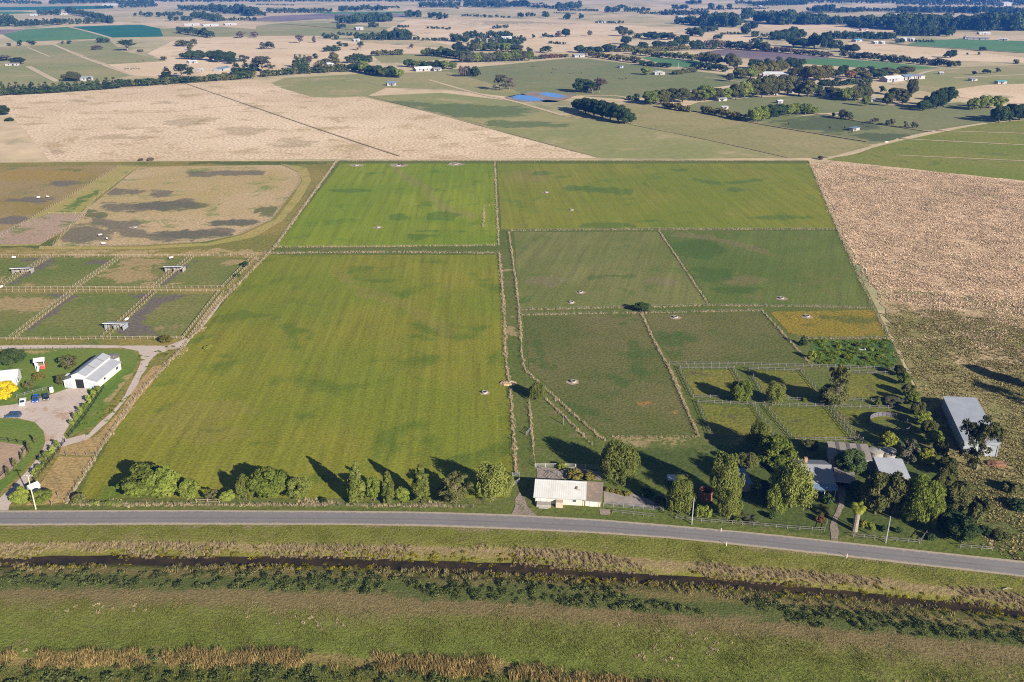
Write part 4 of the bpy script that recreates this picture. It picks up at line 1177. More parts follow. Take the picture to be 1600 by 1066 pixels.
ROW([(1052, 118), (1085, 113)], 7, 7, 9, 'shrub', 'olive', 'bush of the hedge right of the small white gabled house', 'hedge right of the gabled house')
ROW([(1080, 107), (1135, 113)], 9, 9, 9, 'conifer', 'dark', 'dark conifer of the hedge below the big gums', 'dark hedge below the big gums')
for u, vb, vt, w in [(1103, 100, 82, 24), (1118, 102, 85, 20), (1140, 104, 84, 18), (1148, 108, 90, 18)]: T(u, vb, vt, w, 'gum', 'olive', 'big open gum beside the blue grey field', 'big gums beside the blue grey field')
for u, vb, vt, w, tn in [(1152, 122, 106, 14, 'lime'), (1140, 128, 115, 12, 'grey'), (1160, 124, 108, 16, 'olive'), (1172, 124, 104, 20, 'green'), (1185, 120, 98, 20, 'gold'), (1195, 112, 92, 20, 'dark'), (1178, 108, 93, 18, 'dark'), (1205, 116, 95, 18, 'gold')]:
    T(u, vb, vt, w, 'broad', tn, 'mixed autumn tree left of the long white roof', 'mixed trees left of the long roof')
T(910, 146, 124, 26, 'broad', 'dark', 'left dark dome of the three tree clump in the green pasture')
T(926, 147, 127, 20, 'gum', 'dark', 'middle tree of the three tree clump in the green pasture')
T(937, 147, 122, 24, 'gum', 'brown', 'brownish right tree of the three tree clump in the green pasture')
for u, vb, vt, w in [(905, 173, 155, 20), (915, 178, 154, 22), (928, 182, 156, 22), (941, 186, 158, 22), (953, 189, 161, 22), (966, 192, 165, 22), (977, 194, 170, 20), (985, 194, 177, 14)]:
    T(u, vb, vt, w, 'gum', 'dark', 'dark tree of the long clump standing above its own shadow', 'long dark clump in the pale green field')
T(994, 158, 148, 11, 'broad', 'dark', 'small round dark bush left of the long curved tree line')
T(983, 156, 150, 6, 'conifer', 'dark', 'tiny dark bush next to the small round bush')
for u, vb, vt, w in [(1017, 164, 143, 24), (1032, 163, 141, 24), (1050, 160, 139, 22), (1066, 160, 138, 22), (1088, 158, 140, 18), (1101, 158, 134, 26), (1120, 157, 138, 20), (1135, 156, 138, 18), (1150, 156, 132, 20), (1163, 154, 128, 22), (1176, 153, 124, 26), (1190, 153, 120, 24), (1202, 150, 118, 22)]:
    T(u, vb, vt, w, 'gum', ['olive', 'green'][int(u) % 2], 'rounded olive gum of the long curved tree line', 'long curved tree line')
ROW([(1036, 169), (1078, 176)], 9, 9, 8, 'broad', 'gold', 'small yellow green tree of the short garden row', 'short yellow green row')
ROW([(1094, 176), (1130, 183), (1165, 191)], 13, 10, 8, 'broad', 'gold', 'small yellow green tree of the longer garden row', 'longer yellow green row')
for u, vb, vt, w in [(1178, 192, 168, 20), (1190, 190, 166, 20), (1203, 187, 164, 20), (1217, 184, 163, 20), (1232, 182, 163, 18), (1246, 180, 162, 18), (1258, 180, 162, 20), (1270, 179, 167, 16)]:
    T(u, vb, vt, w, 'broad', ['green', 'dark'][int(u) % 2], 'round tree of the dense block after the yellow green row', 'dense block of round trees')
for u, vb, vt, w in [(1302, 184, 177, 6), (1316, 187, 173, 10), (1325, 188, 176, 8), (1331, 188, 181, 5), (1362, 194, 187, 6), (1368, 192, 185, 7), (1386, 197, 189, 6), (1393, 196, 187, 8), (1414, 201, 191, 8), (1426, 201, 192, 8), (1432, 201, 194, 6)]:
    T(u, vb, vt, w, 'broad', 'grey', 'young grey green sapling along the diagonal paddock fence', 'saplings along the diagonal fence')
for u, vb, vt, w, tn in [(1212, 150, 122, 22, 'olive'), (1230, 149, 118, 26, 'olive'), (1248, 150, 126, 20, 'grey'), (1262, 152, 126, 20, 'olive'), (1204, 140, 120, 18, 'dark')]: T(u, vb, vt, w, 'gum', tn, 'tall gum of the group right of the long white roof', 'gums right of the long white roof')
for u, vb, vt, w in [(1256, 126, 104, 22), (1272, 128, 103, 26), (1288, 127, 102, 24), (1240, 122, 106, 16), (1222, 112, 96, 16), (1212, 113, 94, 16)]: T(u, vb, vt, w, 'broad', 'gold', 'large golden poplar clump above the farm roofs', 'large golden poplar clump')
for u, vb, vt, w in [(1235, 108, 90, 20), (1217, 98, 90, 10), (1250, 104, 92, 16), (1246, 118, 100, 14)]: T(u, vb, vt, w, 'broad', 'dark', 'very dark tree behind the golden poplar clump', 'dark trees behind the golden clump')
for u, vb, vt, w, tn in [(1305, 121, 109, 14, 'dark'), (1316, 118, 102, 14, 'dark'), (1327, 124, 112, 12, 'red'), (1336, 122, 108, 16, 'gold'), (1352, 124, 112, 16, 'gold'), (1372, 124, 108, 22, 'dark'), (1395, 118, 108, 16, 'gold'), (1415, 116, 104, 24, 'gold'), (1386, 112, 106, 16, 'olive'), (1345, 112, 106, 14, 'olive'), (1360, 112, 105, 12, 'dark')]:
    T(u, vb, vt, w, 'broad', tn, 'autumn garden tree left of the white roofed farm group', 'autumn garden trees')
ROW([(1280, 136), (1360, 132)], 10, 9, 12, 'broad', 'dark', 'dark hedge tree below the autumn garden', 'dark hedge below the autumn garden')
for u, vb, vt, w, tn in [(1308, 153, 138, 18, 'olive'), (1322, 158, 138, 20, 'green'), (1336, 158, 135, 20, 'olive'), (1348, 157, 131, 22, 'olive'), (1352, 166, 150, 12, 'green'), (1283, 152, 140, 14, 'grey'), (1295, 150, 136, 16, 'olive'), (1275, 148, 134, 16, 'dark')]:
    T(u, vb, vt, w, 'gum', tn, 'gum of the loose grove in the right middle distance', 'loose grove at right')
T(1378, 146, 136, 12, 'broad', 'dark', 'small round dark tree in the grass by the farm roofs')
for u, vb, vt, w in [(1398, 158, 138, 20), (1410, 163, 140, 20), (1424, 152, 124, 16), (1386, 166, 146, 14)]: T(u, vb, vt, w, 'gum', 'olive', 'gum of the trio below the white farm roofs', 'gum trio below the white roofs')
for u, vb, vt, w in [(1442, 174, 157, 18), (1452, 172, 147, 20), (1463, 171, 142, 20), (1474, 168, 138, 20), (1484, 160, 136, 18)]: T(u, vb, vt, w, 'broad', 'dark', 'dark pine of the slanting row at right', 'slanting dark pine row')
for u, vb, vt, w in [(1520, 173, 153, 16), (1532, 172, 150, 16), (1545, 170, 150, 18), (1557, 170, 150, 16), (1568, 162, 154, 10)]: T(u, vb, vt, w, 'broad', 'green', 'dark green tree of the clump near the right edge', 'green clump near the right edge')
for u, vb, vt, w in [(1560, 193, 165, 24), (1578, 191, 163, 24), (1592, 189, 164, 24)]: T(u, vb, vt, w, 'broad', 'dark', 'large dark tree casting a long shadow near the right edge', 'large dark trees near the right edge')
ROW([(1312, 89), (1400, 98), (1498, 106)], 30, 9, 8, 'poplar', ['grey', 'grey', 'olive'], 'bare grey poplar of the long row on the right', 'long grey poplar row')
ROW([(1190, 80), (1300, 90)], 18, 7, 8, 'poplar', ['grey', 'brown'], 'bare grey poplar of the shorter row', 'short grey poplar row')
for u, vb, vt, w in [(1485, 91, 78, 14), (1477, 91, 84, 8)]: T(u, vb, vt, w, 'broad', 'dark', 'dark tree of the pair in the dry field at right', 'pair of dark trees in the dry field')
for u, vb, vt, w in [(1535, 80, 74, 8), (1587, 100, 94, 8), (1511, 87, 83, 4), (1529, 86, 82, 4), (1522, 118, 112, 8), (1541, 116, 109, 9), (1558, 114, 107, 9)]: T(u, vb, vt, w, 'broad', 'dark', 'small round bush dotted over the pasture at far right', 'small bushes at far right')
for u, vb, vt, w in [(1210, 62, 48, 16), (1225, 62, 46, 18), (1238, 62, 42, 16), (1250, 62, 46, 16), (1240, 74, 58, 20), (1256, 76, 60, 20), (1272, 76, 52, 20), (1288, 78, 51, 18), (1298, 78, 62, 14), (1308, 76, 65, 12), (1322, 82, 70, 18), (1334, 83, 69, 16)]:
    T(u, vb, vt, w, 'broad', 'dark', 'dark tree of the thick grove on the far right', 'thick grove on the far right')
ROW([(805, 63), (880, 57)], 4, 6, 6, 'broad', 'dark', 'small dark bush dotted on the dry far plain', 'bushes on the dry far plain')
T(884, 58, 45, 12, 'broad', 'dark', 'dark dense tree on the dry far plain')
T(873, 58, 50, 7, 'sparse', 'brown', 'thin brown tree beside the dense tree on the dry far plain')
T(921, 57, 49, 8, 'sparse', 'brown', 'bare brown tree alone on the dry far plain')

# ---- far belts that read as one mass (u0, v0, u1, v1, depth px, height px, count)
FAR = [(-20, 5, 66, 6.5, 1.5, 4, 40), (78, 6, 185, 4, 2, 5, 60), (185, 7, 240, 7, 2.5, 5, 40), (-10, 41, 22, 41, 1.5, 13, 10), (22, 41, 100, 38, 2, 7, 26), (60, 24, 96, 23, 2, 6, 16), (104, 20, 135, 27, 2, 7, 18), (135, 27, 176, 37, 2, 8, 20), (100, 38, 176, 36, 2, 6, 18),
       (150, 13, 178, 12, 1, 3, 10), (185, 12, 246, 11, 2, 4, 26), (210, 26, 240, 26, 1, 6, 4), (245, 26, 285, 25, 1.5, 5, 14), (280, 16, 330, 17, 1.5, 6, 22), (284, 32, 300, 33, 2, 6, 6), (300, 28, 345, 34, 3, 8, 26), (330, 18, 372, 22, 3, 8, 24), (370, 20, 400, 26, 3, 10, 18), (340, 33, 402, 32, 1.5, 4, 18), (265, 33, 280, 33, 2, 7, 3),
       (318, 3, 335, 4, 1, 4, 6), (240, 3, 600, 2.5, 1.5, 3, 90), (400, 24, 416, 25, 1, 6, 6), (415, 20, 520, 20, 1.5, 5, 36), (530, 18, 605, 16, 2, 6, 30), (400, 8, 460, 9, .6, 1.5, 20), (527, 36, 560, 37, 1.5, 9, 14), (555, 36, 612, 33, 2, 10, 28), (575, 43, 592, 43, 1, 6, 4), (635, 27, 657, 27, 1, 8, 9), (525, 45, 537, 45, 1, 6, 3),
       (600, 2.5, 790, 3, 1.5, 3, 60), (600, 12, 625, 13, 1, 3, 10), (655, 12, 720, 11, 2, 6, 30), (725, 11, 800, 11, 2.5, 7, 44), (700, 12, 718, 14, 1, 3, 6), (668, 28, 702, 30, 1.5, 7, 8), (685, 30, 690, 31, 1, 8, 2), (720, 26, 800, 28, 1, 3, 14), (600, 62, 640, 62, 2, 12, 14), (640, 62, 700, 65, 1, 4, 14), (555, 62, 600, 63, 2, 8, 14), (524, 62, 530, 62, 1, 5, 3), (505, 60, 525, 61, 1, 6, 5), (530, 55, 550, 56, 1, 4, 5), (620, 43, 640, 44, 1, 3, 5), (665, 44, 705, 47, 1, 3, 10), (770, 45, 795, 44, 1, 4, 8),
       (705, 64, 730, 67, 2, 8, 10), (725, 60, 800, 60, 2, 8, 20), (735, 67, 800, 66, 1, 5, 16), (738, 72, 770, 73, 1, 6, 9), (780, 74, 815, 72, 2, 10, 9),
       (800, 11, 826, 10, 2, 7, 14), (800, 8, 852, 7, .8, 2, 16), (824, 12, 870, 14, 1.5, 4, 20), (868, 14, 906, 13, 2, 7, 22), (870, 17, 935, 18, 1, 3, 22), (945, 20, 968, 19, 1.5, 6, 12), (962, 13, 980, 13, 1, 4, 8), (975, 19, 1016, 18, 1.5, 5, 18), (810, 27, 818, 27, 1, 5, 4), (820, 26, 836, 26, .8, 5, 5), (850, 28, 856, 29, 1, 7, 3), (882, 30, 890, 30, 1, 6, 4), (905, 29, 911, 29, 1, 5, 3), (865, 21, 900, 22, .5, 1.5, 12), (935, 36, 975, 37, .8, 3, 8), (960, 48, 975, 48, 1, 5, 5), (800, 62, 822, 65, 1, 4, 9), (847, 57, 866, 59, .7, 3, 8), (857, 68, 884, 70, .7, 3, 10), (823, 82, 832, 82, 1, 6, 4),
       (995, 22, 1030, 22, 1, 3, 12), (1030, 24, 1060, 24, 1.5, 6, 12), (1060, 24, 1105, 24, 1.5, 6, 18), (1072, 7, 1096, 7, .8, 5, 12), (1050, 15, 1075, 14, 1.2, 5, 14), (1080, 16, 1200, 14, 1, 2, 40), (1108, 16, 1112, 16, 1, 8, 2), (1138, 16, 1142, 16, 1, 7, 2), (1120, 15, 1130, 15, 1, 5, 4), (1150, 6, 1178, 7, 1, 4, 14), (1176, 9, 1200, 9, 1.2, 5, 16), (1056, 38, 1068, 38, 1, 8, 5), (1070, 38, 1100, 40, 2, 9, 16), (1095, 40, 1152, 42, 3, 14, 34), (1120, 30, 1150, 29, 1.5, 6, 14), (1160, 30, 1175, 30, 1.5, 11, 8), (1178, 34, 1200, 35, 2, 11, 12), (1150, 36, 1180, 36, 1, 3, 8), (1075, 56, 1095, 57, 2, 9, 8), (1095, 50, 1118, 50, 2, 7, 10), (1160, 53, 1170, 53, 2, 10, 5), (1165, 45, 1182, 45, 1.5, 7, 8), (1125, 54, 1160, 54, .8, 3, 12), (1175, 58, 1184, 58, 1, 7, 4), (1115, 62, 1127, 62, 1, 6, 4), (1190, 57, 1200, 58, 1, 4, 4),
       (1200, 38, 1240, 38, 3, 14, 30), (1242, 38, 1285, 38, 2.5, 12, 26), (1280, 38, 1350, 38, 2, 9, 36), (1325, 42, 1352, 44, 1.5, 9, 12), (1350, 42, 1420, 42, 3, 12, 38), (1260, 18, 1290, 18, 1, 4, 14), (1270, 20, 1300, 19, 2, 9, 18), (1305, 20, 1350, 19, 1.5, 6, 26), (1350, 18, 1400, 18, 1, 4, 22), (1190, 9, 1260, 8, 2, 5, 40), (1200, 4, 1620, 6, 2.5, 5, 150), (1400, 8, 1620, 9, 2, 4, 80), (1400, 20, 1500, 20, 2, 7, 54), (1500, 20, 1620, 24, 2, 8, 56), (1380, 46, 1460, 46, 3.5, 16, 50), (1450, 44, 1540, 46, 3.5, 15, 52), (1530, 48, 1620, 47, 3.5, 18, 46), (1290, 60, 1400, 62, 2, 8, 44), (1400, 56, 1490, 56, 2.5, 10, 36), (1585, 26, 1620, 30, 2, 10, 16), (1530, 28, 1580, 31, 1.2, 5, 18), (1170, 68, 1190, 66, 1, 6, 6), (1200, 62, 1240, 64, 1.5, 6, 12), (1400, 68, 1412, 68, 1, 6, 5), (1420, 66, 1460, 66, .8, 3, 12), (1480, 25, 1490, 25, 1, 4, 4)]


def tree_dims(d):
    g = G(d['u'], d['vb'])
    Z = Zd(d['u'], d['vb'])
    r = .5 * d['w'] * Z / FOC
    k = {'gum': .15, 'poplar': .6, 'sparse': .35, 'topiary': .5}.get(d['kind'], .7)
    dirv = Vector((g.x, g.y, 0)).normalized()
    p = g + dirv * r * k
    h = max(.8, height_at(p, d['vt']) * .97)
    return p, r, h


ORD = ['leftmost', 'second from left', 'third from left', 'fourth from left', 'fifth from left', 'sixth from left', 'seventh from left', 'eighth from left', 'ninth from left', 'tenth from left', 'eleventh from left', 'twelfth from left', 'thirteenth from left']


def number_groups():
    gs = {}
    for d in TREES:
        if d['group']: gs.setdefault(d['group'], []).append(d)
    for g, l in gs.items():
        if len(l) > 13: continue
        l.sort(key=lambda d: d['u'])
        for i, d in enumerate(l):
            d['label'] = d['label'] + ', ' + (ORD[i] if i < len(l) - 1 or len(l) == 1 else 'rightmost')




def build_tree(d):
    p, r, h = tree_dims(d)
    k = d['kind']
    if k == 'gum' and d['vb'] < 220 and d['group']: k = 'oak'
    if d['vb'] < 220: r, h = r * 1.15, h * 1.1
    shrub = h < 3.6 or k == 'shrub'
    lst = KINDS[k]
    cm, tm, H, R = lst[random.randrange(len(lst))]
    nm = d['name'] or ({'shrub': 'bush'}.get(k, 'tree') if shrub else {'poplar': 'poplar_tree', 'conifer': 'conifer_tree', 'gum': 'gum_tree', 'willow': 'willow_tree', 'topiary': 'pencil_tree'}.get(k, 'leafy_tree'))
    root = thing(nm, d['label'], 'bush' if nm == 'bush' else 'tree', p, random.uniform(0, 6.28), d['group'])
    root.scale = (r / R * random.uniform(.95, 1.05), r / R * random.uniform(.95, 1.05), h / H)
    c = link('crown', cm, None, root)
    c.material_slots[0].link = 'OBJECT'
    c.material_slots[0].material = TONE[d['tone']]
    tr = link('trunk' if nm != 'bush' else 'stems', tm, None, root)
    if k == 'gum':
        tr.material_slots[0].link = 'OBJECT'
        tr.material_slots[0].material = BARK_PALE
    return root


# ------------------------------------------------------------------ scatter of uncountable growth (geometry nodes)
_groups = {}


def scatter_group(K):
    if K in _groups: return _groups[K]
    ng = bpy.data.node_groups.new('scatter_growth', 'GeometryNodeTree')
    ng.interface.new_socket('Geometry', in_out='INPUT', socket_type='NodeSocketGeometry')
    ng.interface.new_socket('Geometry', in_out='OUTPUT', socket_type='NodeSocketGeometry')
    N, Lk = ng.nodes, ng.links
    gi, go = N.new('NodeGroupInput'), N.new('NodeGroupOutput')
    join = N.new('GeometryNodeJoinGeometry')

    def named(nm, ty):
        a = N.new('GeometryNodeInputNamedAttribute')
        a.data_type = ty
        a.inputs['Name'].default_value = nm
        return a.outputs['Attribute']

    def pick(k):
        cmp = N.new('FunctionNodeCompare')
        cmp.data_type, cmp.operation = 'INT', 'EQUAL'
        Lk.new(named('pid', 'INT'), cmp.inputs[2])
        cmp.inputs[3].default_value = k
        sp = N.new('GeometryNodeSeparateGeometry')
        sp.domain = 'POINT'
        Lk.new(gi.outputs[0], sp.inputs['Geometry'])
        Lk.new(cmp.outputs[0], sp.inputs['Selection'])
        return sp.outputs['Selection']
    for k in range(K):
        proto, pts = pick(k), pick(-1 - k)
        iop = N.new('GeometryNodeInstanceOnPoints')
        Lk.new(pts, iop.inputs['Points'])
        Lk.new(proto, iop.inputs['Instance'])
        rot = N.new('ShaderNodeCombineXYZ')
        Lk.new(named('rz', 'FLOAT'), rot.inputs[2])
        Lk.new(rot.outputs[0], iop.inputs['Rotation'])
        Lk.new(named('scl', 'FLOAT_VECTOR'), iop.inputs['Scale'])
        Lk.new(iop.outputs[0], join.inputs[0])
    Lk.new(join.outputs[0], go.inputs[0])
    _groups[K] = ng
    return ng


def scatter(name, label, cat, protos, pts, scl, mat, rz=None):
    """protos: list of (verts Nx3, faces, rnd per face); pts Nx3; scl N or Nx3"""
    pts = np.asarray(pts, float)
    if not len(pts): return None
    c = pts[0].copy()
    K = len(protos)
    V, F, R, pid = [], [], [], []
    b = 0
    for k, (v, f, r_) in enumerate(protos):
        V.append(np.asarray(v)); F += [tuple(int(i) + b for i in q) for q in f]; R.append(np.asarray(r_)); pid.append(np.full(len(v), k)); b += len(v)
    n = len(pts)
    V.append(pts - c)
    pid.append(-1 - rng.integers(0, K, n))
    V, pid = np.concatenate(V), np.concatenate(pid)
    me = bpy.data.meshes.new(name)
    me.from_pydata(V.tolist(), [], F)
    me.update()
    me.attributes.new('pid', 'INT', 'POINT').data.foreach_set('value', pid.astype(np.int32))
    rzv = np.zeros(len(V), np.float32)
    rzv[b:] = rng.uniform(0, 6.28, n) if rz is None else rz
    me.attributes.new('rz', 'FLOAT', 'POINT').data.foreach_set('value', rzv)
    sv = np.ones((len(V), 3), np.float32)
    scl = np.asarray(scl, np.float32)
    sv[b:] = scl[:, None] if scl.ndim == 1 else scl
    me.attributes.new('scl', 'FLOAT_VECTOR', 'POINT').data.foreach_set('vector', sv.ravel())
    me.attributes.new('rnd', 'FLOAT', 'FACE').data.foreach_set('value', np.concatenate(R).astype(np.float32))
    o = link(name, me, mat, loc=tuple(c))
    md = o.modifiers.new('scatter', 'NODES')
    md.node_group = scatter_group(K)
    return tag(o, label, cat, kind='stuff')


def blades(n, spread, h, w, lean=.35, seed=1, square=False):
    """a patch of upright grass blades: single triangles"""
    r = np.random.default_rng(seed)
    if square: x, y = r.uniform(-spread, spread, n), r.uniform(-spread, spread, n)
    else:
        a, q = r.uniform(0, 6.28, n), spread * np.sqrt(r.random(n))
        x, y = q * np.cos(a), q * np.sin(a)
    th = r.uniform(0, 6.28, n)
    ww = w * r.uniform(.6, 1.4, n)
    hh = h * r.uniform(.5, 1.25, n)
    lx, ly = r.normal(0, lean, n) * hh, r.normal(0, lean, n) * hh
    v = np.stack([np.stack([x - np.cos(th) * ww, y - np.sin(th) * ww, np.full(n, -.04)], 1), np.stack([x + np.cos(th) * ww, y + np.sin(th) * ww, np.full(n, -.04)], 1), np.stack([x + lx, y + ly, hh], 1)], 1).reshape(-1, 3)
    f = np.arange(n * 3).reshape(-1, 3)
    return v, f, r.random(n)


def tussocks(n, spread, h, rad, seed=1, tri=7):
    """a patch of separate grass tussocks"""
    r = np.random.default_rng(seed)
    V, F, R = [], [], []
    for i in range(n):
        cx, cy = r.uniform(-spread, spread, 2)
        s = r.uniform(.6, 1.3)
        cr = r.random()
        for j in range(tri):
            a = r.uniform(0, 6.28)
            d = np.array((math.cos(a), math.sin(a)))
            t_ = np.array((-d[1], d[0]))
            w = rad * s * .5
            o = np.array((cx, cy)) + d * rad * s * .2
            tip = o + d * rad * s * r.uniform(.4, 1.0)
            b = len(V)
            V += [(*(o - t_ * w), -.05), (*(o + t_ * w), -.05), (*tip, h * s * r.uniform(.6, 1.2))]
            F.append((b, b + 1, b + 2)); R.append(.6 * cr + .4 * r.random())
    return np.array(V), F, np.array(R)


def leafclump(n, rx, h, size, seed=1):
    r = np.random.default_rng(seed)
    lobes = [((r.normal(0, rx * .45), r.normal(0, rx * .45), h * r.uniform(.25, .6)), (rx * .45, rx * .45, h * .45)) for _ in range(7)]
    v, rnd = leaves_on_lobes(lobes, n, size, 0, r)
    return v, np.arange(n * 4).reshape(-1, 4), rnd


def fill_poly(xy, spacing, keep=None):
    A = np.array(xy)
    lo, hi = A.min(0), A.max(0)
    n = int((hi[0] - lo[0]) * (hi[1] - lo[1]) / spacing ** 2 * 1.15)
    Q = rng.uniform(lo, hi, (n, 2))
    Q = Q[in_poly(Q, xy)]
    if keep is not None: Q = Q[keep(Q)]
    return np.concatenate([Q, np.zeros((len(Q), 1))], 1)


def blotch(Q, s, seed=0):
    """cheap smooth noise 0..1 at ground points"""
    x, y = Q[:, 0] / s, Q[:, 1] / s
    return .5 + .25 * (np.sin(x + 1.7 * np.sin(y * .8 + seed)) + np.sin(y * 1.3 + 1.3 * np.sin(x * .7 + 2 * seed)))


def along(pts, spacing, width):
    """points scattered along a ground path"""
    out = []
    for a, b in zip(pts[:-1], pts[1:]):
        d = b - a
        n = max(1, int(d.length / spacing))
        nrm = Vector((-d.y, d.x, 0)).normalized()
        for i in range(n):
            q = a + d * ((i + random.random()) / n)
            k = .5 + .5 * math.sin(q.x * .31 + 1.3 * math.sin(q.y * .23)) * math.sin(q.y * .17 + q.x * .11)
            if random.random() > .35 + .8 * k: continue
            q = q + nrm * random.gauss(0, width * (.25 + .6 * k))
            out.append((q.x, q.y, 0))
    return out
# ------------------------------------------------------------------ materials of built things
W_TIMBER = plain('pale_timber', (.29, .23, .155), .85, var=.2, scale=2)
W_GREY = plain('weathered_timber', (.15, .138, .13), .85, var=.2, scale=2)
W_BLACK = plain('black_rail_paint', (.018, .019, .021), .7)
W_WHITE = plain('white_paint', (.55, .53, .50), .6)
M_WIRE = plain('fence_wire', (.32, .31, .30), .5, .6)
M_STEEL = plain('galvanised_steel', (.42, .43, .44), .5, .6, var=.15)
M_CONC = plain('trough_concrete', (.26, .24, .215), .9, var=.2, scale=2)
M_BLACKW = plain('dark_interior', (.012, .012, .014), .6)
M_GLASS = plain('window_glass', (.02, .03, .04), .12, spec=.6)
M_CREAM = ribbed('cream_wall_sheeting', (.52,.45,.36), .7, pitch=2.2, amt=.14, stain=(.48, .38, .27), stain_amt=.35)
M_ROOFPALE = ribbed('weathered_pale_roof', (.48, .475, .455), .55, pitch=1.6, amt=.04, stain=(.33, .29, .23), stain_amt=.22)
M_ROOFBROWN = ribbed('rusty_brown_roof', (.19,.145,.11), .8, axis='y', pitch=.8, amt=.3, stain=(.34, .25, .18))
M_ROOFSILV = ribbed('silver_roof', (.34, .36, .39), .45, pitch=.9, amt=.05)
M_ROOFGREY = ribbed('grey_roof', (.22, .225, .24), .55, pitch=.9, amt=.1, stain=(.28, .25, .23), stain_amt=.4)
M_ROOFTAUPE = ribbed('taupe_roof', (.20, .175, .155), .75, pitch=1.0, amt=.12, stain=(.20, .17, .15), stain_amt=.5)
M_ROOFBLUE = ribbed('blue_grey_roof', (.12, .175, .25), .5, pitch=.9, amt=.06)  # blue of far roofs; on shelters, garden shed and verandah painted-in shade
M_ROOFWHITE = ribbed('white_roof', (.46, .47, .48), .5, pitch=1.0, amt=.04)
M_WALLGREY = ribbed('grey_wall_sheeting', (.25,.27,.30), .6, pitch=1.1, amt=.06)
M_WALLWHITE = ribbed('white_wall_sheeting', (.50, .49, .47), .6, pitch=1.1, amt=.05)
M_WALLBRICK = plain('brick_wall', (.30, .19, .13), .85, var=.2, scale=3)
M_SHADEWALL = plain('timber_wall', (.30, .27, .25), .8)
M_RUST = plain('rusty_tank_wall', (.24, .09, .05), .9, var=.3, scale=2, stain=(.14, .075, .055))
M_STRIP = plain('dull_skylight', (.085, .078, .075), .8)
M_FARWALL = plain('far_wall', (.26, .255, .25), .8)
M_FARROOF = plain('far_pale_roof', (.44, .45, .46), .6, var=.15, scale=.2)
M_SHADERAIL = plain('shaded_yard_rail', (.085, .08, .085), .9)  # yard shade put into a dark rail colour
M_RED = plain('red_panel', (.42, .05, .04), .6)


def root_at(name, label, cat, A, B, group=None, back=None):
    """root with its own x axis along the ground line A-B, or square to the side A-back when B is a width in metres"""
    a = G(*A)
    if back is not None:
        d = (G(*back) - a).normalized()
        b = a + Vector((d.y, -d.x, 0)) * B
    else: b = G(*B)
    rz = math.atan2(b.y - a.y, b.x - a.x)
    return thing(name, label, cat, a, rz, group), (b - a).length


def openings(root, specs, L, D):
    """specs: (side, position along, width, height, sill, kind). Sides: f front, b back, l left, r right"""
    for side, p, w, h, s, kind in specs:
        mb = MB()
        proud = .05
        if side in 'fb':
            y = -proud if side == 'f' else D + proud
            mb.box(p, y, s + h / 2, w, .1, h)
        else:
            x = -proud if side == 'l' else L + proud
            mb.box(x, p, s + h / 2, .1, w, h)
        o = mb.build(kind, {'window': M_GLASS, 'door': W_WHITE, 'roller_door': M_ROOFSILV, 'opening': M_BLACKW, 'dark_door': M_SHADEWALL}[kind], root)  # opening is a black panel, the doorway's darkness is its colour
        if kind == 'window':
            fm = MB()
            e = .08
            for dx, dz, sx, sz in ((-w / 2, 0, e, h + e), (w / 2, 0, e, h + e), (0, -h / 2, w, e), (0, h / 2, w, e)):
                if side in 'fb': fm.box(p + dx, y + (-.04 if side == 'f' else .04), s + h / 2 + dz, sx, .12, sz)
                else: fm.box(x + (-.04 if side == 'l' else .04), p + dx, s + h / 2 + dz, .12, sx, sz)
            fm.build('frame', W_WHITE, o)


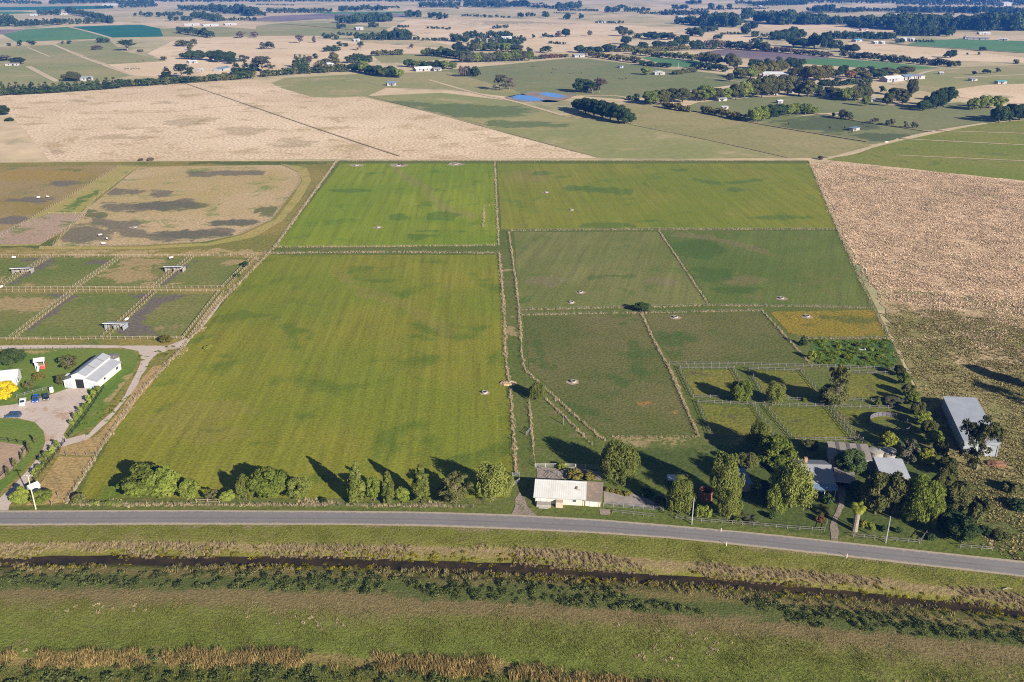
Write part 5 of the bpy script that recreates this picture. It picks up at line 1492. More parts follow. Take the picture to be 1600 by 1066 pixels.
def building(name, label, A, B, D, h, roof='gx', rise=1.2, wall=M_CREAM, rmat=M_ROOFPALE, ops=(), over=.35, cat='shed', group=None, ridge=.5, open_front=False, cap=True, strips=0, smat=None, back=None):
    """A, B: front ground corners (bearings); D depth in metres; roof gx ridge along the front, gy ridge front to back, mf low front, mb low back, flat"""
    root, L = root_at(name, label, cat, A, B, group, back)
    if back is not None: D = (G(*back) - G(*A)).length
    w = MB()
    if roof == 'gx': hf = lambda x, y: h + rise * (1 - abs(y / D - ridge) / (ridge if y / D < ridge else 1 - ridge))
    elif roof == 'gy': hf = lambda x, y: h + rise * (1 - abs(x / L - .5) / .5)
    elif roof == 'mf': hf = lambda x, y: h + rise * y / D
    elif roof == 'mb': hf = lambda x, y: h + rise * (1 - y / D)
    elif roof == 'mr': hf = lambda x, y: h + rise * (1 - x / L)
    else: hf = lambda x, y: h
    # walls: each as a fan polygon, thickness .12
    def wall_poly(pts):
        n = len(pts)
        return [(x, y, 0) for x, y in (pts[0], pts[-1])] + [(x, y, hf(x, y)) for x, y in pts[::-1]]
    sides = [[(0, 0), (L / 2, 0), (L, 0)], [(L, 0), (L, D * ridge), (L, D)], [(L, D), (L / 2, D), (0, D)], [(0, D), (0, D * ridge), (0, 0)]]
    for k, sd in enumerate(sides):
        if open_front and k == 0: continue
        vs = wall_poly(sd)
        w.add(vs, [tuple(range(len(vs)))])
    wo = w.build('wall', wall, root)
    sol = wo.modifiers.new('thick', 'SOLIDIFY')
    sol.thickness = .12
    sol.offset = -1
    if open_front:
        p = MB()
        n = max(2, int(L / 4) + 1)
        for i in range(n): p.box(.1 + (L - .2) * i / (n - 1), .1, h / 2, .18, .18, h)
        p.build('posts', W_GREY, root)['kind'] = 'stuff'
    o = over
    if roof == 'gx':
        panes = [[(-o, -o), (L + o, -o), (L + o, D * ridge), (-o, D * ridge)], [(-o, D * ridge), (L + o, D * ridge), (L + o, D + o), (-o, D + o)]]
    elif roof == 'gy':
        panes = [[(-o, -o), (L / 2, -o), (L / 2, D + o), (-o, D + o)], [(L / 2, -o), (L + o, -o), (L + o, D + o), (L / 2, D + o)]]
    else:
        panes = [[(-o, -o), (L + o, -o), (L + o, D + o), (-o, D + o)]]

    def zr(x, y):
        if roof == 'gx': return h + rise * (1 - abs(y / D - ridge) / (ridge if y / D < ridge else 1 - ridge)) + .04
        if roof == 'gy': return h + rise * (1 - abs(x / L - .5) / .5) + .04
        return hf(x, y) + .04
    for pn in panes:
        m = MB()
        q = [(x, y, zr(x, y)) for x, y in pn]
        m.add(q + [(x, y, z + .09) for x, y, z in q], [(3, 2, 1, 0), (4, 5, 6, 7), (0, 1, 5, 4), (1, 2, 6, 5), (2, 3, 7, 6), (3, 0, 4, 7)])
        m.build('roof', rmat, root)
    if cap and roof in ('gx', 'gy'):
        m = MB()
        if roof == 'gx': m.bar((-o, D * ridge, h + rise + .14), (L + o, D * ridge, h + rise + .14), .4, .08)
        else: m.bar((L / 2, -o, h + rise + .14), (L / 2, D + o, h + rise + .14), .4, .08)
        m.build('ridge_cap', rmat, root)
    for i in range(strips):
        x0 = L * (.22 + .56 * i / max(1, strips - 1))
        m = MB()
        q = [(x0 + dx, y, zr(x0, y) + .10) for dx, y in ((-.45, -o), (.45, -o), (.45, D + o), (-.45, D + o))]
        m.add(q + [(x, y, z + .04) for x, y, z in q], [(3, 2, 1, 0), (4, 5, 6, 7), (0, 1, 5, 4), (1, 2, 6, 5), (2, 3, 7, 6), (3, 0, 4, 7)])
        m.build('skylight_strip', smat or M_STRIP, root)
    if A[1] > 500 and roof in ('gx', 'mf', 'mr'):
        z0 = hf(0, 0) if roof != 'gx' else h
        m = MB()
        m.bar((-o, -o - .06, zr(0, -o) if roof != 'mr' else h - .2), (L + o, -o - .06, zr(L, -o) if roof != 'mr' else h - .7), .12, .13)
        m.build('gutter', M_STEEL, root)
        m = MB()
        m.bar((L - .3, -.07, .05), (L - .3, -.07, z0 - .1), .09)
        m.build('downpipe', M_STEEL, root)
    openings(root, ops, L, D)
    return root, L


# ------------------------------------------------------------------ the milking shed on the road
r_, L_ = building('milking_shed', 'long cream milking shed with pale corrugated roof beside the road', (836, 787), (913, 791), 7.0, 2.05, 'gx', 1.35, M_CREAM, M_ROOFPALE, cat='shed', ridge=.78, over=.4, smat=W_WHITE,
                  ops=[('f', 2.0, 1.1, 1.9, .05, 'door'), ('f', 9.6, .9, .6, 1.1, 'window'), ('l', 3.0, 1.0, .9, 1.1, 'window')])
m = MB()
m.box(2.2, -1.0, .45, 3.4, 1.6, .9)
m.box(2.2, -1.9, .2, 2.4, .5, .4)
m.build('loading_step', M_CONC, r_)
m = MB()
m.box(6.0, -.85, .8, 1.7, 1.3, 1.6)
m.build('meter_box', plain('buff_box', (.38, .31, .245), .8), r_)
m = MB()
m.box(L_ * .83, 3.4, 2.05 + 1.35 * 3.4 / 5.46 + .2, .5, 1.5, .10)
m.box(L_ * .87, 2.6, 2.05 + 1.35 * 2.6 / 5.46 + .17, 1.2, .15, .08)
m.build('roof_patch', plain('rust_patch', (.19, .12, .08), .9), r_)
building('lean_to_shed', 'lower shed with ribbed brown roof joined to the right end of the milking shed', (913.8, 791), (938, 793), 6.2, 1.75, 'mf', 1.2, M_CREAM, M_ROOFBROWN, cat='shed', over=.3, ops=[('f', 1.6, 1.0, 1.6, .05, 'door')])

# ------------------------------------------------------------------ long silver barn, right
building('long_barn', 'long silver sheeted barn standing right of the boundary hedge', (1503, 709), 8.6, 0, 4.3, 'mr', -.5, M_WALLGREY, M_ROOFSILV, cat='barn', over=.25,
         back=(1471, 638), ops=[('f', 4.3, 4.0, 3.4, .02, 'roller_door'), ('r', 9, 3.0, 3.0, .02, 'roller_door')])
# ------------------------------------------------------------------ homestead sheds and house
building('hay_shed', 'shed with grey brown roof crossed by dark skylight strips', (1297, 731), (1358, 736), G(1300, 691, 4.1).y - G(1300, 731).y, 3.3, 'mf', .8, M_WALLGREY, M_ROOFTAUPE, cat='shed', over=.3, strips=3, ops=[('f', 10, 2.4, 2.4, .02, 'dark_door')])
building('silver_shed', 'small shed with clean silver roof right of the brown roofed shed', (1375, 759), (1417, 762), G(1375, 715.5, 3.5).y - G(1375, 759).y, 3.0, 'mf', .5, M_SHADEWALL, M_ROOFSILV, cat='shed', over=.3, ops=[('f', 3.6, 3.2, 2.4, .02, 'roller_door')])
hr, hl = building('farmhouse', 'farmhouse with grey hipped front roof half hidden behind the largest willow', (1251, 768), (1300, 770), 11, 2.7, 'gx', 1.9, M_WALLBRICK, M_ROOFGREY, cat='house', over=.6,
                  ops=[('f', 2.0, 1.6, 1.2, .9, 'window'), ('f', 5.0, 1.0, 2.1, .05, 'door'), ('f', 8.0, 1.6, 1.2, .9, 'window'), ('r', 4, 1.6, 1.2, .9, 'window')])
m = MB()
q = [(-.4, -2.6, 2.15), (hl + .4, -2.6, 2.15), (hl + .4, -.55, 2.62), (-.4, -.55, 2.62)]
m.add(q + [(x, y, z + .08) for x, y, z in q], [(3, 2, 1, 0), (4, 5, 6, 7), (0, 1, 5, 4), (1, 2, 6, 5), (2, 3, 7, 6), (3, 0, 4, 7)])
m.build('verandah_roof', M_ROOFBLUE, hr)  # blue carries the tree shade in the roof colour
for x in np.linspace(0, hl, 4): MB().box(float(x), -2.4, 1.07, .12, .12, 2.14).build('verandah_post', W_WHITE, hr)
m = MB(); m.box(hl * .3, 7.5, 4.6, .8, .8, 1.8); m.build('chimney', M_WALLBRICK, hr)
building('carport', 'low grey carport between the farmhouse and the dark green tree', (1304, 764), (1334, 768), 6, 2.3, 'mf', .3, M_SHADEWALL, M_ROOFTAUPE, cat='carport', open_front=True, over=.2)
building('garden_shed', 'small shed with shade blue roof between the weeping willow and the house', (1151, 769), (1173, 768), 6.2, 2.3, 'mf', .6, M_SHADEWALL, M_ROOFBLUE, cat='shed', over=.25, ops=[('f', 2.2, .9, 1.9, .02, 'dark_door')])  # roof blue is the trees' shade put into the colour
building('dog_kennel', 'little pale roofed hutch behind the feather palm', (1044, 757), (1056, 757), 1.8, 1.3, 'mf', .3, W_GREY, M_ROOFWHITE, cat='hutch', over=.15, ops=[('f', 1.1, .8, .8, .02, 'opening')])


def tank(name, label, u, v, r, h, wall, lid=None, group=None, open_top=False, cat='water tank'):
    root = thing(name, label, cat, G(u, v), 0, group)
    m = MB()
    if open_top: m.lathe([(r, 0), (r, h), (r * 1.05, h), (r * 1.05, h + .18), (r * .90, h + .18), (r * .90, h * .35), (0.01, h * .35)], 24)
    else:
        m.lathe([(r, 0), (r, h * .33), (r * 1.012, h * .34), (r, h * .35), (r, h * .66), (r * 1.012, h * .67), (r, h * .68), (r, h)], 24)
    m.build('wall', wall, root, smooth=False)
    if not open_top:
        m = MB(); m.lathe([(r * 1.06, h - .1), (r * 1.06, h + .1), (r * .5, h + .28), (.02, h + .36)], 24)
        m.build('lid', lid or wall, root)
        m = MB(); m.lathe([(.3, h + .30), (.3, h + .45), (.02, h + .47)], 12, c=(r * .45, 0)); m.build('hatch', M_STEEL, root)
    return root


tank('water_tank', 'left grey concrete tank behind the silver roofed shed', 1367, 715.5, 1.9, 2.2, M_CONC)
tank('water_tank', 'right grey concrete tank behind the silver roofed shed', 1387, 715.5, 1.9, 2.2, M_CONC)
tank('rusty_tank', 'round rust red tank with open top and pale rim', 1102, 779, 1.75, 2.3, M_RUST, open_top=True, cat='tank')
tank('water_tank', 'wide white tank with dark grey top behind the white barn', 173.5, 566, 2.75, 1.9, M_WALLWHITE, plain('dark_tank_lid', (.16, .145, .135), .9, var=.2))

# ------------------------------------------------------------------ the white barn on the left, raised centre and two side wings
A, B = (101.5, 606), (153, 608)
root, L = root_at('white_barn', 'white barn with raised centre roof and two lower side wings', 'barn', A, B)
D = math.dist(G(153, 608)[:2], G(180.5, 577)[:2])
D = min(D, 22)
c0, c1 = L * .27, L * .70
hs, he, hc, hr2 = 2.5, 3.5, 4.4, 5.4
m = MB()
m.prism([(0, 0), (c0, 0), (c0, he), (0, hs)], 0, D)
m.prism([(c1, 0), (L, 0), (L, hs), (c1, he)], 0, D)
m.prism([(c0 + .004, 0), (c1 - .004, 0), (c1 - .004, hc), ((c0 + c1) / 2, hr2), (c0 + .004, hc)], -.05, D + .05)
m.build('wall', M_WALLWHITE, root)


def sheet(mat, name, quad, th=.09, parent=None):
    mm = MB()
    mm.add(list(quad) + [(x, y, z + th) for x, y, z in quad], [(3, 2, 1, 0), (4, 5, 6, 7), (0, 1, 5, 4), (1, 2, 6, 5), (2, 3, 7, 6), (3, 0, 4, 7)])
    return mm.build(name, mat, parent)


M_BARNROOF = ribbed('barn_roof', (.30, .31, .335), .5, axis='y', pitch=.9, amt=.04)
sheet(M_BARNROOF, 'roof', [(-.3, -.3, hs + .02 - .05), (c0, -.3, he + .03), (c0, D + .3, he + .03), (-.3, D + .3, hs + .02 - .05)], parent=root)
sheet(M_BARNROOF, 'roof', [(c1, -.3, he + .03), (L + .3, -.3, hs - .03), (L + .3, D + .3, hs - .03), (c1, D + .3, he + .03)], parent=root)
mx = (c0 + c1) / 2
sheet(M_BARNROOF, 'roof', [(c0 - .25, -.35, hc - .06), (mx, -.35, hr2 + .02), (mx, D + .35, hr2 + .02), (c0 - .25, D + .35, hc - .06)], parent=root)
sheet(M_BARNROOF, 'roof', [(mx, -.35, hr2 + .02), (c1 + .25, -.35, hc - .06), (c1 + .25, D + .35, hc - .06), (mx, D + .35, hr2 + .02)], parent=root)
for f in (.36, .72):
    sheet(W_GREY, 'roof_joint', [(mx + .2, D * f, hr2 + .05), (c1 + .2, D * f, hc - .0), (c1 + .2, D * f + .3, hc - .0), (mx + .2, D * f + .3, hr2 + .05)], .08, root)
    sheet(W_GREY, 'roof_joint', [(c0 - .2, D * f, hc - .0), (mx - .2, D * f, hr2 + .05), (mx - .2, D * f + .3, hr2 + .05), (c0 - .2, D * f + .3, hc - .0)], .08, root)
openings(root, [('f', mx, 2.6, 3.1, .02, 'opening'), ('f', c0 * .5, 2.0, 2.1, .02, 'roller_door'), ('f', c1 + (L - c1) * .5, 2.2, 2.1, .02, 'roller_door'), ('r', D * .82, 1.4, .9, 1.2, 'window'), ('r', D * .3, 1.2, .8, 1.2, 'window')], L, D)
m = MB(); m.box(mx - 1.9, -.32, 1.6, 1.3, .12, 3.1); m.build('sliding_door', W_WHITE, root)
m = MB(); m.box(-1.6, D * .35, 1.0, 1.6, 2.2, 2.0); m.build('side_box', W_WHITE, root)

# house at the left edge, cubby house
hr, hl = building('house', 'white roofed house cut by the left edge behind the yellow tree', (-40, 610), (27, 603), 6.5, 2.6, 'gx', 1.6, M_WALLWHITE, M_ROOFWHITE, cat='house', over=.5,
                  ops=[('r', 2.0, 1.6, 1.3, .8, 'window'), ('f', 10, 1.8, 1.2, .9, 'window')])
root = thing('cubby_house', 'small raised play house with white roof and red side', 'play house', G(64, 575), math.radians(20))
m = MB()
for x in (-1.3, 1.3):
    for y in (-1.1, 1.1): m.box(x, y, 1.5, .14, .14, 3.0)
m.build('posts', W_WHITE, root)['kind'] = 'stuff'
m = MB(); m.box(0, 0, 1.25, 2.9, 2.4, .12); m.build('deck', W_TIMBER, root)
m = MB(); m.box(1.36, 0, 1.2, .1, 2.3, 2.3); m.box(.7, -1.16, .6, 1.3, .1, 1.1); m.build('side_panel', M_RED, root)
m = MB(); m.box(-.9, -1.16, 1.75, 1.0, .08, .9); m.box(-1.36, 0, 1.75, .08, 2.2, .9); m.build('rail_panel', W_WHITE, root)
sheet(M_ROOFWHITE, 'roof', [(-1.7, -1.5, 2.75), (1.7, -1.5, 2.75), (1.7, 0, 3.6), (-1.7, 0, 3.6)], parent=root)
sheet(M_ROOFWHITE, 'roof', [(-1.7, 0, 3.6), (1.7, 0, 3.6), (1.7, 1.5, 2.75), (-1.7, 1.5, 2.75)], parent=root)
m = MB(); m.bar((-.4, -1.2, 1.25), (-.6, -3.0, .1), .7, .08); m.build('slide', W_WHITE, root)

# gate house by the first pole
root = thing('pump_hut', 'tiny white gabled hut hidden between two bushes at the driveway mouth', 'hut', G(53, 767), math.radians(-35))
m = MB(); m.prism([(-1.1, 0), (1.1, 0), (1.1, 1.5), (0, 2.1), (-1.1, 1.5)], -1.2, 1.2); m.build('wall', W_WHITE, root)
sheet(M_ROOFWHITE, 'roof', [(-1.3, -1.35, 1.42), (0, -1.35, 2.13), (0, 1.35, 2.13), (-1.3, 1.35, 1.42)], .07, root)
sheet(M_ROOFWHITE, 'roof', [(0, -1.35, 2.13), (1.3, -1.35, 1.42), (1.3, 1.35, 1.42), (0, 1.35, 2.13)], .07, root)


# ------------------------------------------------------------------ horse shelters
def shelter(A, B, label, roofm):
    root, L = root_at('horse_shelter', label, 'shelter', A, B, 'open horse shelters')
    D, hf, hb = 3.6, 2.8, 1.75
    m = MB()
    m.box(.06, D / 2, hb / 2, .12, D, hb); m.box(L - .06, D / 2, hb / 2, .12, D, hb); m.box(L / 2, D - .06, hb / 2, L - .25, .12, hb); m.box(L / 2, D / 2, hb / 2, .1, D - .3, hb)
    m.build('wall', M_SHADEWALL if roofm is M_ROOFBLUE else M_WALLGREY, root)  # walls under blue roofs toned for the shaded interior
    m = MB()
    for i in range(5): m.box(.1 + (L - .2) * i / 4, .05, hf / 2, .14, .14, hf)
    m.build('posts', W_GREY, root)['kind'] = 'stuff'
    sheet(roofm, 'roof', [(-.3, -.5, hf + .05), (L + .3, -.5, hf + .05), (L + .3, D + .3, hb + .02), (-.3, D + .3, hb + .02)], parent=root)  # blue version has sky-lit shade put into the roof colour
    m = MB(); m.box(L / 2, -.5, hf - .02, L + .6, .06, .18); m.build('gutter', W_WHITE, root)


shelter((19, 429), (49, 428), 'open horse shelter at the far left with shade blue roof', M_ROOFBLUE)
shelter((258, 426), (286, 426), 'open horse shelter with shade blue roof astride the middle rail lane', M_ROOFBLUE)
shelter((164, 516), (193, 517), 'open horse shelter with pale roof nearest the homestead', M_ROOFSILV)


# ------------------------------------------------------------------ fences
def path_pts(px):
    return [G(*p) for p in px]


def fence(label, px, kind='rail', group=None, post=2.6, h=1.25, mat=None, double=0.0, name=None):
    """one fence along a ground path: posts and rails (or wires) joined as uncountable parts"""
    pts = path_pts(px)
    o = pts[0].copy()
    root = thing(name or {'rail': 'rail_fence', 'wire': 'wire_fence', 'pipe': 'pipe_fence'}[kind], label, 'fence', o, 0, group)
    posts, rails = MB(), MB()
    rw = .10 if kind == 'rail' else .05 if kind == 'pipe' else .015
    levels = {'rail': (.55, 1.08), 'pipe': (.25, .6, .95, 1.25), 'wire': (.35, .7, 1.0)}[kind]
    pw = {'rail': .14, 'pipe': .09, 'wire': .12}[kind]
    offs = (0.0,) if not double else (-double / 2, double / 2)
    for off in offs:
        for a, b in zip(pts[:-1], pts[1:]):
            d = b - a
            L = d.length
            if L < .1: continue
            dn = d.normalized()
            nrm = Vector((-dn.y, dn.x, 0)) * off
            a2, b2 = a + nrm - o, b + nrm - o
            n = max(1, round(L / post))
            for i in range(n + (1 if b is pts[-1] else 0)):
                q = a2 + (b2 - a2) * (i / n)
                posts.box(q.x, q.y, h / 2 - .1, pw, pw, h + .2, math.atan2(d.y, d.x))
            for lv in levels:
                up = Vector((0, 0, lv))
                rails.bar(a2 + up, b2 + up, rw * .35, rw if kind != 'pipe' else rw * .9)
    m = mat or {'rail': W_TIMBER, 'pipe': M_STEEL, 'wire': W_GREY}[kind]
    posts.build('posts', m, root)['kind'] = 'stuff'
    rails.build('rails' if kind != 'wire' else 'wires', m if kind != 'wire' else M_WIRE, root)['kind'] = 'stuff'
    return root


GP = 'timber rail fences of the horse paddocks'
fence('long timber rail fence along the top of the six horse paddocks', [(-60, 402), (190, 401.5), (396, 400.5)], group=GP)
fence('upper line of the paired rails across the middle of the horse paddocks', [(-60, 452), (120, 452), (350, 450.5)], group=GP)
fence('lower line of the paired rails across the middle of the horse paddocks', [(-60, 457), (110, 457), (343, 456)], group=GP)
fence('paired rails between the upper left horse paddocks', [(-2, 450), (76, 403)], double=2.2, group=GP)
fence('paired rails between the second and third upper horse paddocks', [(118, 450), (188, 403)], double=2.2, group=GP)
fence('paired rails passing under the middle horse shelter', [(241, 450), (299, 403)], double=2.2, group=GP)
fence('paired rails closing the upper right horse paddock', [(351, 450), (397, 403)], double=2.2, group=GP)
fence('paired rails between the lower left horse paddocks', [(20, 529), (113, 458)], double=2.2, group=GP)
fence('paired rails passing under the pale roofed shelter', [(163, 529), (240, 458)], double=2.2, group=GP)
fence('paired rails closing the lower right horse paddock', [(290, 530), (345, 458)], double=2.2, group=GP)
fence('long timber rail fence along the bottom of the horse paddocks', [(-60, 532), (150, 531), (288, 530)], group=GP)
fence('low wire fence below the gravel track above the lawn', [(-20, 546.5), (130, 546)], 'wire', h=1.0)
fence('wire fence round the curved bare paddock', [(82, 385), (220, 384), (320, 378), (372, 367), (425, 343), (450, 310), (470, 285), (467, 270), (440, 258)], 'wire')
fence('wire fence on the lower side of the worn diagonal track', [(82, 384), (150, 312), (216, 260)], 'wire', mat=W_TIMBER)
fence('wire fence on the upper side of the worn diagonal track', [(-40, 395), (100, 312), (188, 259)], 'wire', mat=W_TIMBER)
fence('rail fence round the small patchy paddock at far left', [(66, 381), (105, 358), (135, 335), (76, 335)], post=3)
fence('black rail fence between the gravel yard and the grass bank', [(108, 684), (135, 650), (163, 607)], mat=W_BLACK, h=1.4)
fence('black rail fence down the right side of the driveway', [(54, 754), (78, 724), (102, 692)], mat=W_BLACK, h=1.4, post=2.2)
fence('black rail fence along the top of the sand yard', [(-20, 688), (0, 689), (42, 695), (45, 702)], mat=W_BLACK, h=1.4)
fence('short black rail fence below the sand yard', [(36, 708), (45, 698)], mat=W_BLACK, h=1.4)
fence('black rail fence on the left side of the driveway, lower length', [(-10, 757), (8, 740)], mat=W_BLACK, h=1.4)
fence('wire fence across the mown dry grass plot', [(88, 712), (120, 713), (152, 713)], 'wire', h=1.2)
fence('grey board fence between the lawn and the parked cars', [(26, 622), (52, 615), (82, 608)], mat=W_GREY, h=1.2)
fence('long wire fence along the left boundary of the big paddock', [(104, 787), (165, 691), (214, 620), (285, 545), (349, 469), (430, 385), (526, 251)], 'wire', mat=W_GREY)
for lab, px in [('wire fence between the two top crop fields', [(773, 254), (775, 300), (779, 384)]), ('wire fence on the upper side of the cross lane', [(428, 387), (600, 386), (776, 384)]), ('wire fence on the lower side of the cross lane', [(415, 396.5), (600, 394.5), (778, 396)]),
                ('wire fence on the left side of the grass lane', [(780, 396), (787, 480), (790, 560), (796, 602), (803, 690), (806, 742)]), ('wire fence on the right side of the grass lane', [(795, 363), (806, 440), (811, 486), (816, 560), (821, 580), (852, 608), (897, 650), (945, 690)]),
                ('wire fence along the bottom of the top right crop field', [(798, 361), (1030, 359), (1307, 359)]), ('wire fence between the two middle paddocks', [(1029, 361), (1066, 415), (1108, 478)]), ('wire fence along the upper side of the middle lane', [(811, 485), (1000, 481), (1105, 478), (1197, 479), (1275, 480), (1365, 482)]),
                ('wire fence along the lower side of the middle lane', [(815, 493), (960, 490), (1000, 490), (1190, 486)]), ('wire fence leaning down the right side of the grazed paddock', [(1003, 491), (1020, 530), (1046, 577), (1068, 630), (1091, 682)]), ('wire fence left of the yellow paddock', [(1190, 486), (1226, 525), (1269, 573)]),
                ('wire fence between the yellow paddock and the overgrown plot', [(1263, 530), (1390, 529)]), ('wire fence on the inner side of the forked lane', [(853, 625), (885, 655), (925, 696)]), ('wire fence left of the shaded triangular paddock', [(827, 630), (832, 690), (836, 726)]),
                ('long wire fence along the right boundary', [(1264, 253), (1308, 358), (1364, 482), (1390, 529), (1410, 570)])]:
    fence(lab, px, 'wire', post=5, group='farm fences of the central property', mat=W_GREY)
GR = 'weathered rail fences of the small paddocks'
for lab, px in [('upper rail fence across the top of the small paddocks', [(1046, 570), (1150, 571), (1268, 574)]), ('lower rail fence across the top left small paddock', [(1063, 577), (1147, 577)]), ('rail fence across the top of the second small paddock', [(1171, 578.5), (1252, 580.5)]),
                ('rail fence right of the tall tree, upper line', [(1268, 574), (1402, 579)]), ('rail fence right of the tall tree, lower line', [(1315, 583), (1396, 586)]), ('rail fence on the left side of the top left small paddock', [(1062, 577), (1083, 622)]),
                ('rail fence on the right side of the top left small paddock', [(1146, 578), (1170, 621)]), ('rail fence on the left side of the second small paddock', [(1171, 579), (1193, 620)]), ('rail fence on the right side of the second small paddock', [(1252, 581), (1287, 625)]),
                ('rail fence on the left side of the third small paddock', [(1313, 585), (1325, 626)]), ('rail fence below the two upper small paddocks', [(1083, 622), (1190, 625), (1286, 628)]), ('rail fence below the third small paddock', [(1320, 627), (1402, 630)]),
                ('rail fence above the lower small paddocks', [(1090, 630), (1180, 634), (1300, 637), (1402, 640)]), ('rail fence on the left of the lower left small paddock', [(1091, 631), (1112, 684)]), ('rail fence on the right of the lower left small paddock', [(1177, 636), (1195, 662), (1213, 686)]),
                ('rail fence on the left of the lower right small paddock', [(1196, 637), (1242, 690)]), ('rail fence on the right of the lower right small paddock', [(1294, 639), (1334, 689)]), ('rail fence beside the round yard', [(1303, 640), (1347, 692)]), ('rail fence below the lower left small paddock', [(1112, 684), (1160, 687), (1213, 687)]),
                ('rail fence along the back of the sheds', [(1242, 690), (1290, 689), (1348, 690)])]:
    fence(lab, px, mat=W_GREY, group=GR, h=1.4)
fence('white pipe rail behind the milking shed', [(836, 731), (884, 731), (945, 734)], 'pipe', mat=W_WHITE)
fence('tubular rail fence along the front of the concrete yard', [(943, 792), (1036, 799)], 'pipe')
fence('bent pipe race in the dirt yard behind the milking shed', [(838, 731), (858, 741), (872, 744), (889, 738)], 'pipe')
fence('short pipe pen in the dirt yard behind the milking shed', [(858, 750), (868, 742), (878, 750)], 'pipe')
fence('pale rail fence along the front of the homestead garden', [(1056, 812), (1080, 815), (1160, 821), (1230, 827), (1288, 831)], mat=W_GREY, h=1.1)
fence('rail wing at the left of the house gate', [(1288, 831), (1292, 819)], mat=W_GREY, h=1.3)
fence('pale rail fence right of the house gate', [(1333, 840), (1383, 845), (1436, 850)], mat=W_GREY, h=1.1)
fence('rail wing at the right garden gate', [(1438, 848), (1448, 835)], mat=W_GREY, h=1.3)
fence('pale rail fence at the bottom right corner of the property', [(1500, 857), (1550, 861)], mat=W_GREY, h=1.1)
fence('low wooden sleeper rail on the grass below the concrete yard', [(957, 802), (1022, 809)], mat=W_GREY, h=.5)
fence('short rail panel between bushes on the roadside', [(307, 786), (343, 786.5)], mat=W_TIMBER)
fence('wire fence along the roadside below the big paddock', [(112, 791), (300, 791), (530, 792), (740, 794)], 'wire', mat=BARK, post=4)


def gate(label, A, B):
    root, L = root_at('farm_gate', label, 'gate', A, B)
    m = MB()
    for z in (.25, .55, .85, 1.15): m.bar((.1, 0, z), (L - .1, 0, z), .05)
    m.bar((.1, 0, .2), (.1, 0, 1.2), .06); m.bar((L - .1, 0, .2), (L - .1, 0, 1.2), .06); m.bar((.1, 0, .25), (L - .1, 0, 1.15), .05)
    m.build('gate_frame', M_STEEL, root)
    for x in (0, L): MB().box(x, 0, .65, .2, .2, 1.5).build('gate_post', W_GREY, root)


gate('steel gate at the top of the milking shed track', (801, 745), (812, 745))
gate('steel gate near the round willow by the road', (797, 763), (811, 754))
gate('steel gate across the triangular paddock entrance', (822, 681), (829, 673))

# round yard
root = thing('round_yard', 'round railed yard with pale hoarding behind the sheds', 'round yard', G(1390, 665))
Rr = 30 * Zd(1390, 665) / FOC
m, m2 = MB(), MB()
for i in range(28):
    a0, a1 = 2 * math.pi * i / 28, 2 * math.pi * (i + 1) / 28
    p0, p1 = Vector((Rr * math.cos(a0), Rr * math.sin(a0), 0)), Vector((Rr * math.cos(a1), Rr * math.sin(a1), 0))
    m.box(p0.x, p0.y, .8, .15, .15, 1.6)
    for z in (.5, 1.0, 1.5): m2.bar(p0 + Vector((0, 0, z)), p1 + Vector((0, 0, z)), .05, .16)
m.build('posts', M_SHADERAIL, root)['kind'] = 'stuff'
m2.build('rails', M_SHADERAIL, root)['kind'] = 'stuff'
m = MB()
for i in range(6, 15):
    a0, a1 = 2 * math.pi * (i - 1) / 28, 2 * math.pi * i / 28
    m.bar((Rr * 1.01 * math.cos(a0), Rr * 1.01 * math.sin(a0), .75), (Rr * 1.01 * math.cos(a1), Rr * 1.01 * math.sin(a1), .75), .04, 1.3)
m.build('hoarding', plain('hoarding', (.13, .12, .15), .8), root)  # shade on the far side put into a dark purple tint

# ------------------------------------------------------------------ troughs and stumps in the paddocks
TL = ['concrete trough in the left bare ring at the top of the lush crop', 'concrete trough in the dark middle ring at the top of the lush crop', 'concrete trough in the right ring at the top of the lush crop', 'concrete trough alone in the middle of the lush crop',
      'concrete trough in the upper part of the top right crop', 'concrete trough in the lower part of the top right crop', 'concrete trough near the bottom of the drilled paddock', 'concrete trough in the bare patch of the drilled paddock', 'concrete trough right of the dark round tree',
      'concrete trough at the bottom of the green paddock', 'concrete trough in the yellow paddock', 'concrete trough in the grazed paddock beside the lane', 'round pale trough in the neighbour\'s bare paddock', 'concrete trough at the lane side of the big ripening crop']
for (u, v, w), lab in zip(TROUGHS, TL):
    root = thing('water_trough', lab, 'trough', G(u, v), 0, 'round water troughs')
    k = max(.9, .30 * w * Zd(u, v) / FOC)
    m = MB(); m.lathe([(k, 0), (k * .94, .7), (k * .80, .7), (k * .76, .3), (.01, .3)], 18); m.build('basin', M_CONC, root)
    m = MB(); m.lathe([(k * .78, .55), (.01, .55)], 18); m.build('water', M_BLACKW, root)
    m = MB(); m.box(k * .9, .3, .35, .5, .5, .75); m.build('float_box', M_CONC, root)
root = thing('water_trough', 'white bath trough in the overgrown plot', 'trough', G(1347, 547))
m = MB(); m.prism([(-1, 0), (1, 0), (1.1, .6), (.9, .6), (.8, .15), (-.8, .15), (-.9, .6), (-1.1, .6)], -.4, .4); m.build('basin', W_WHITE, root)

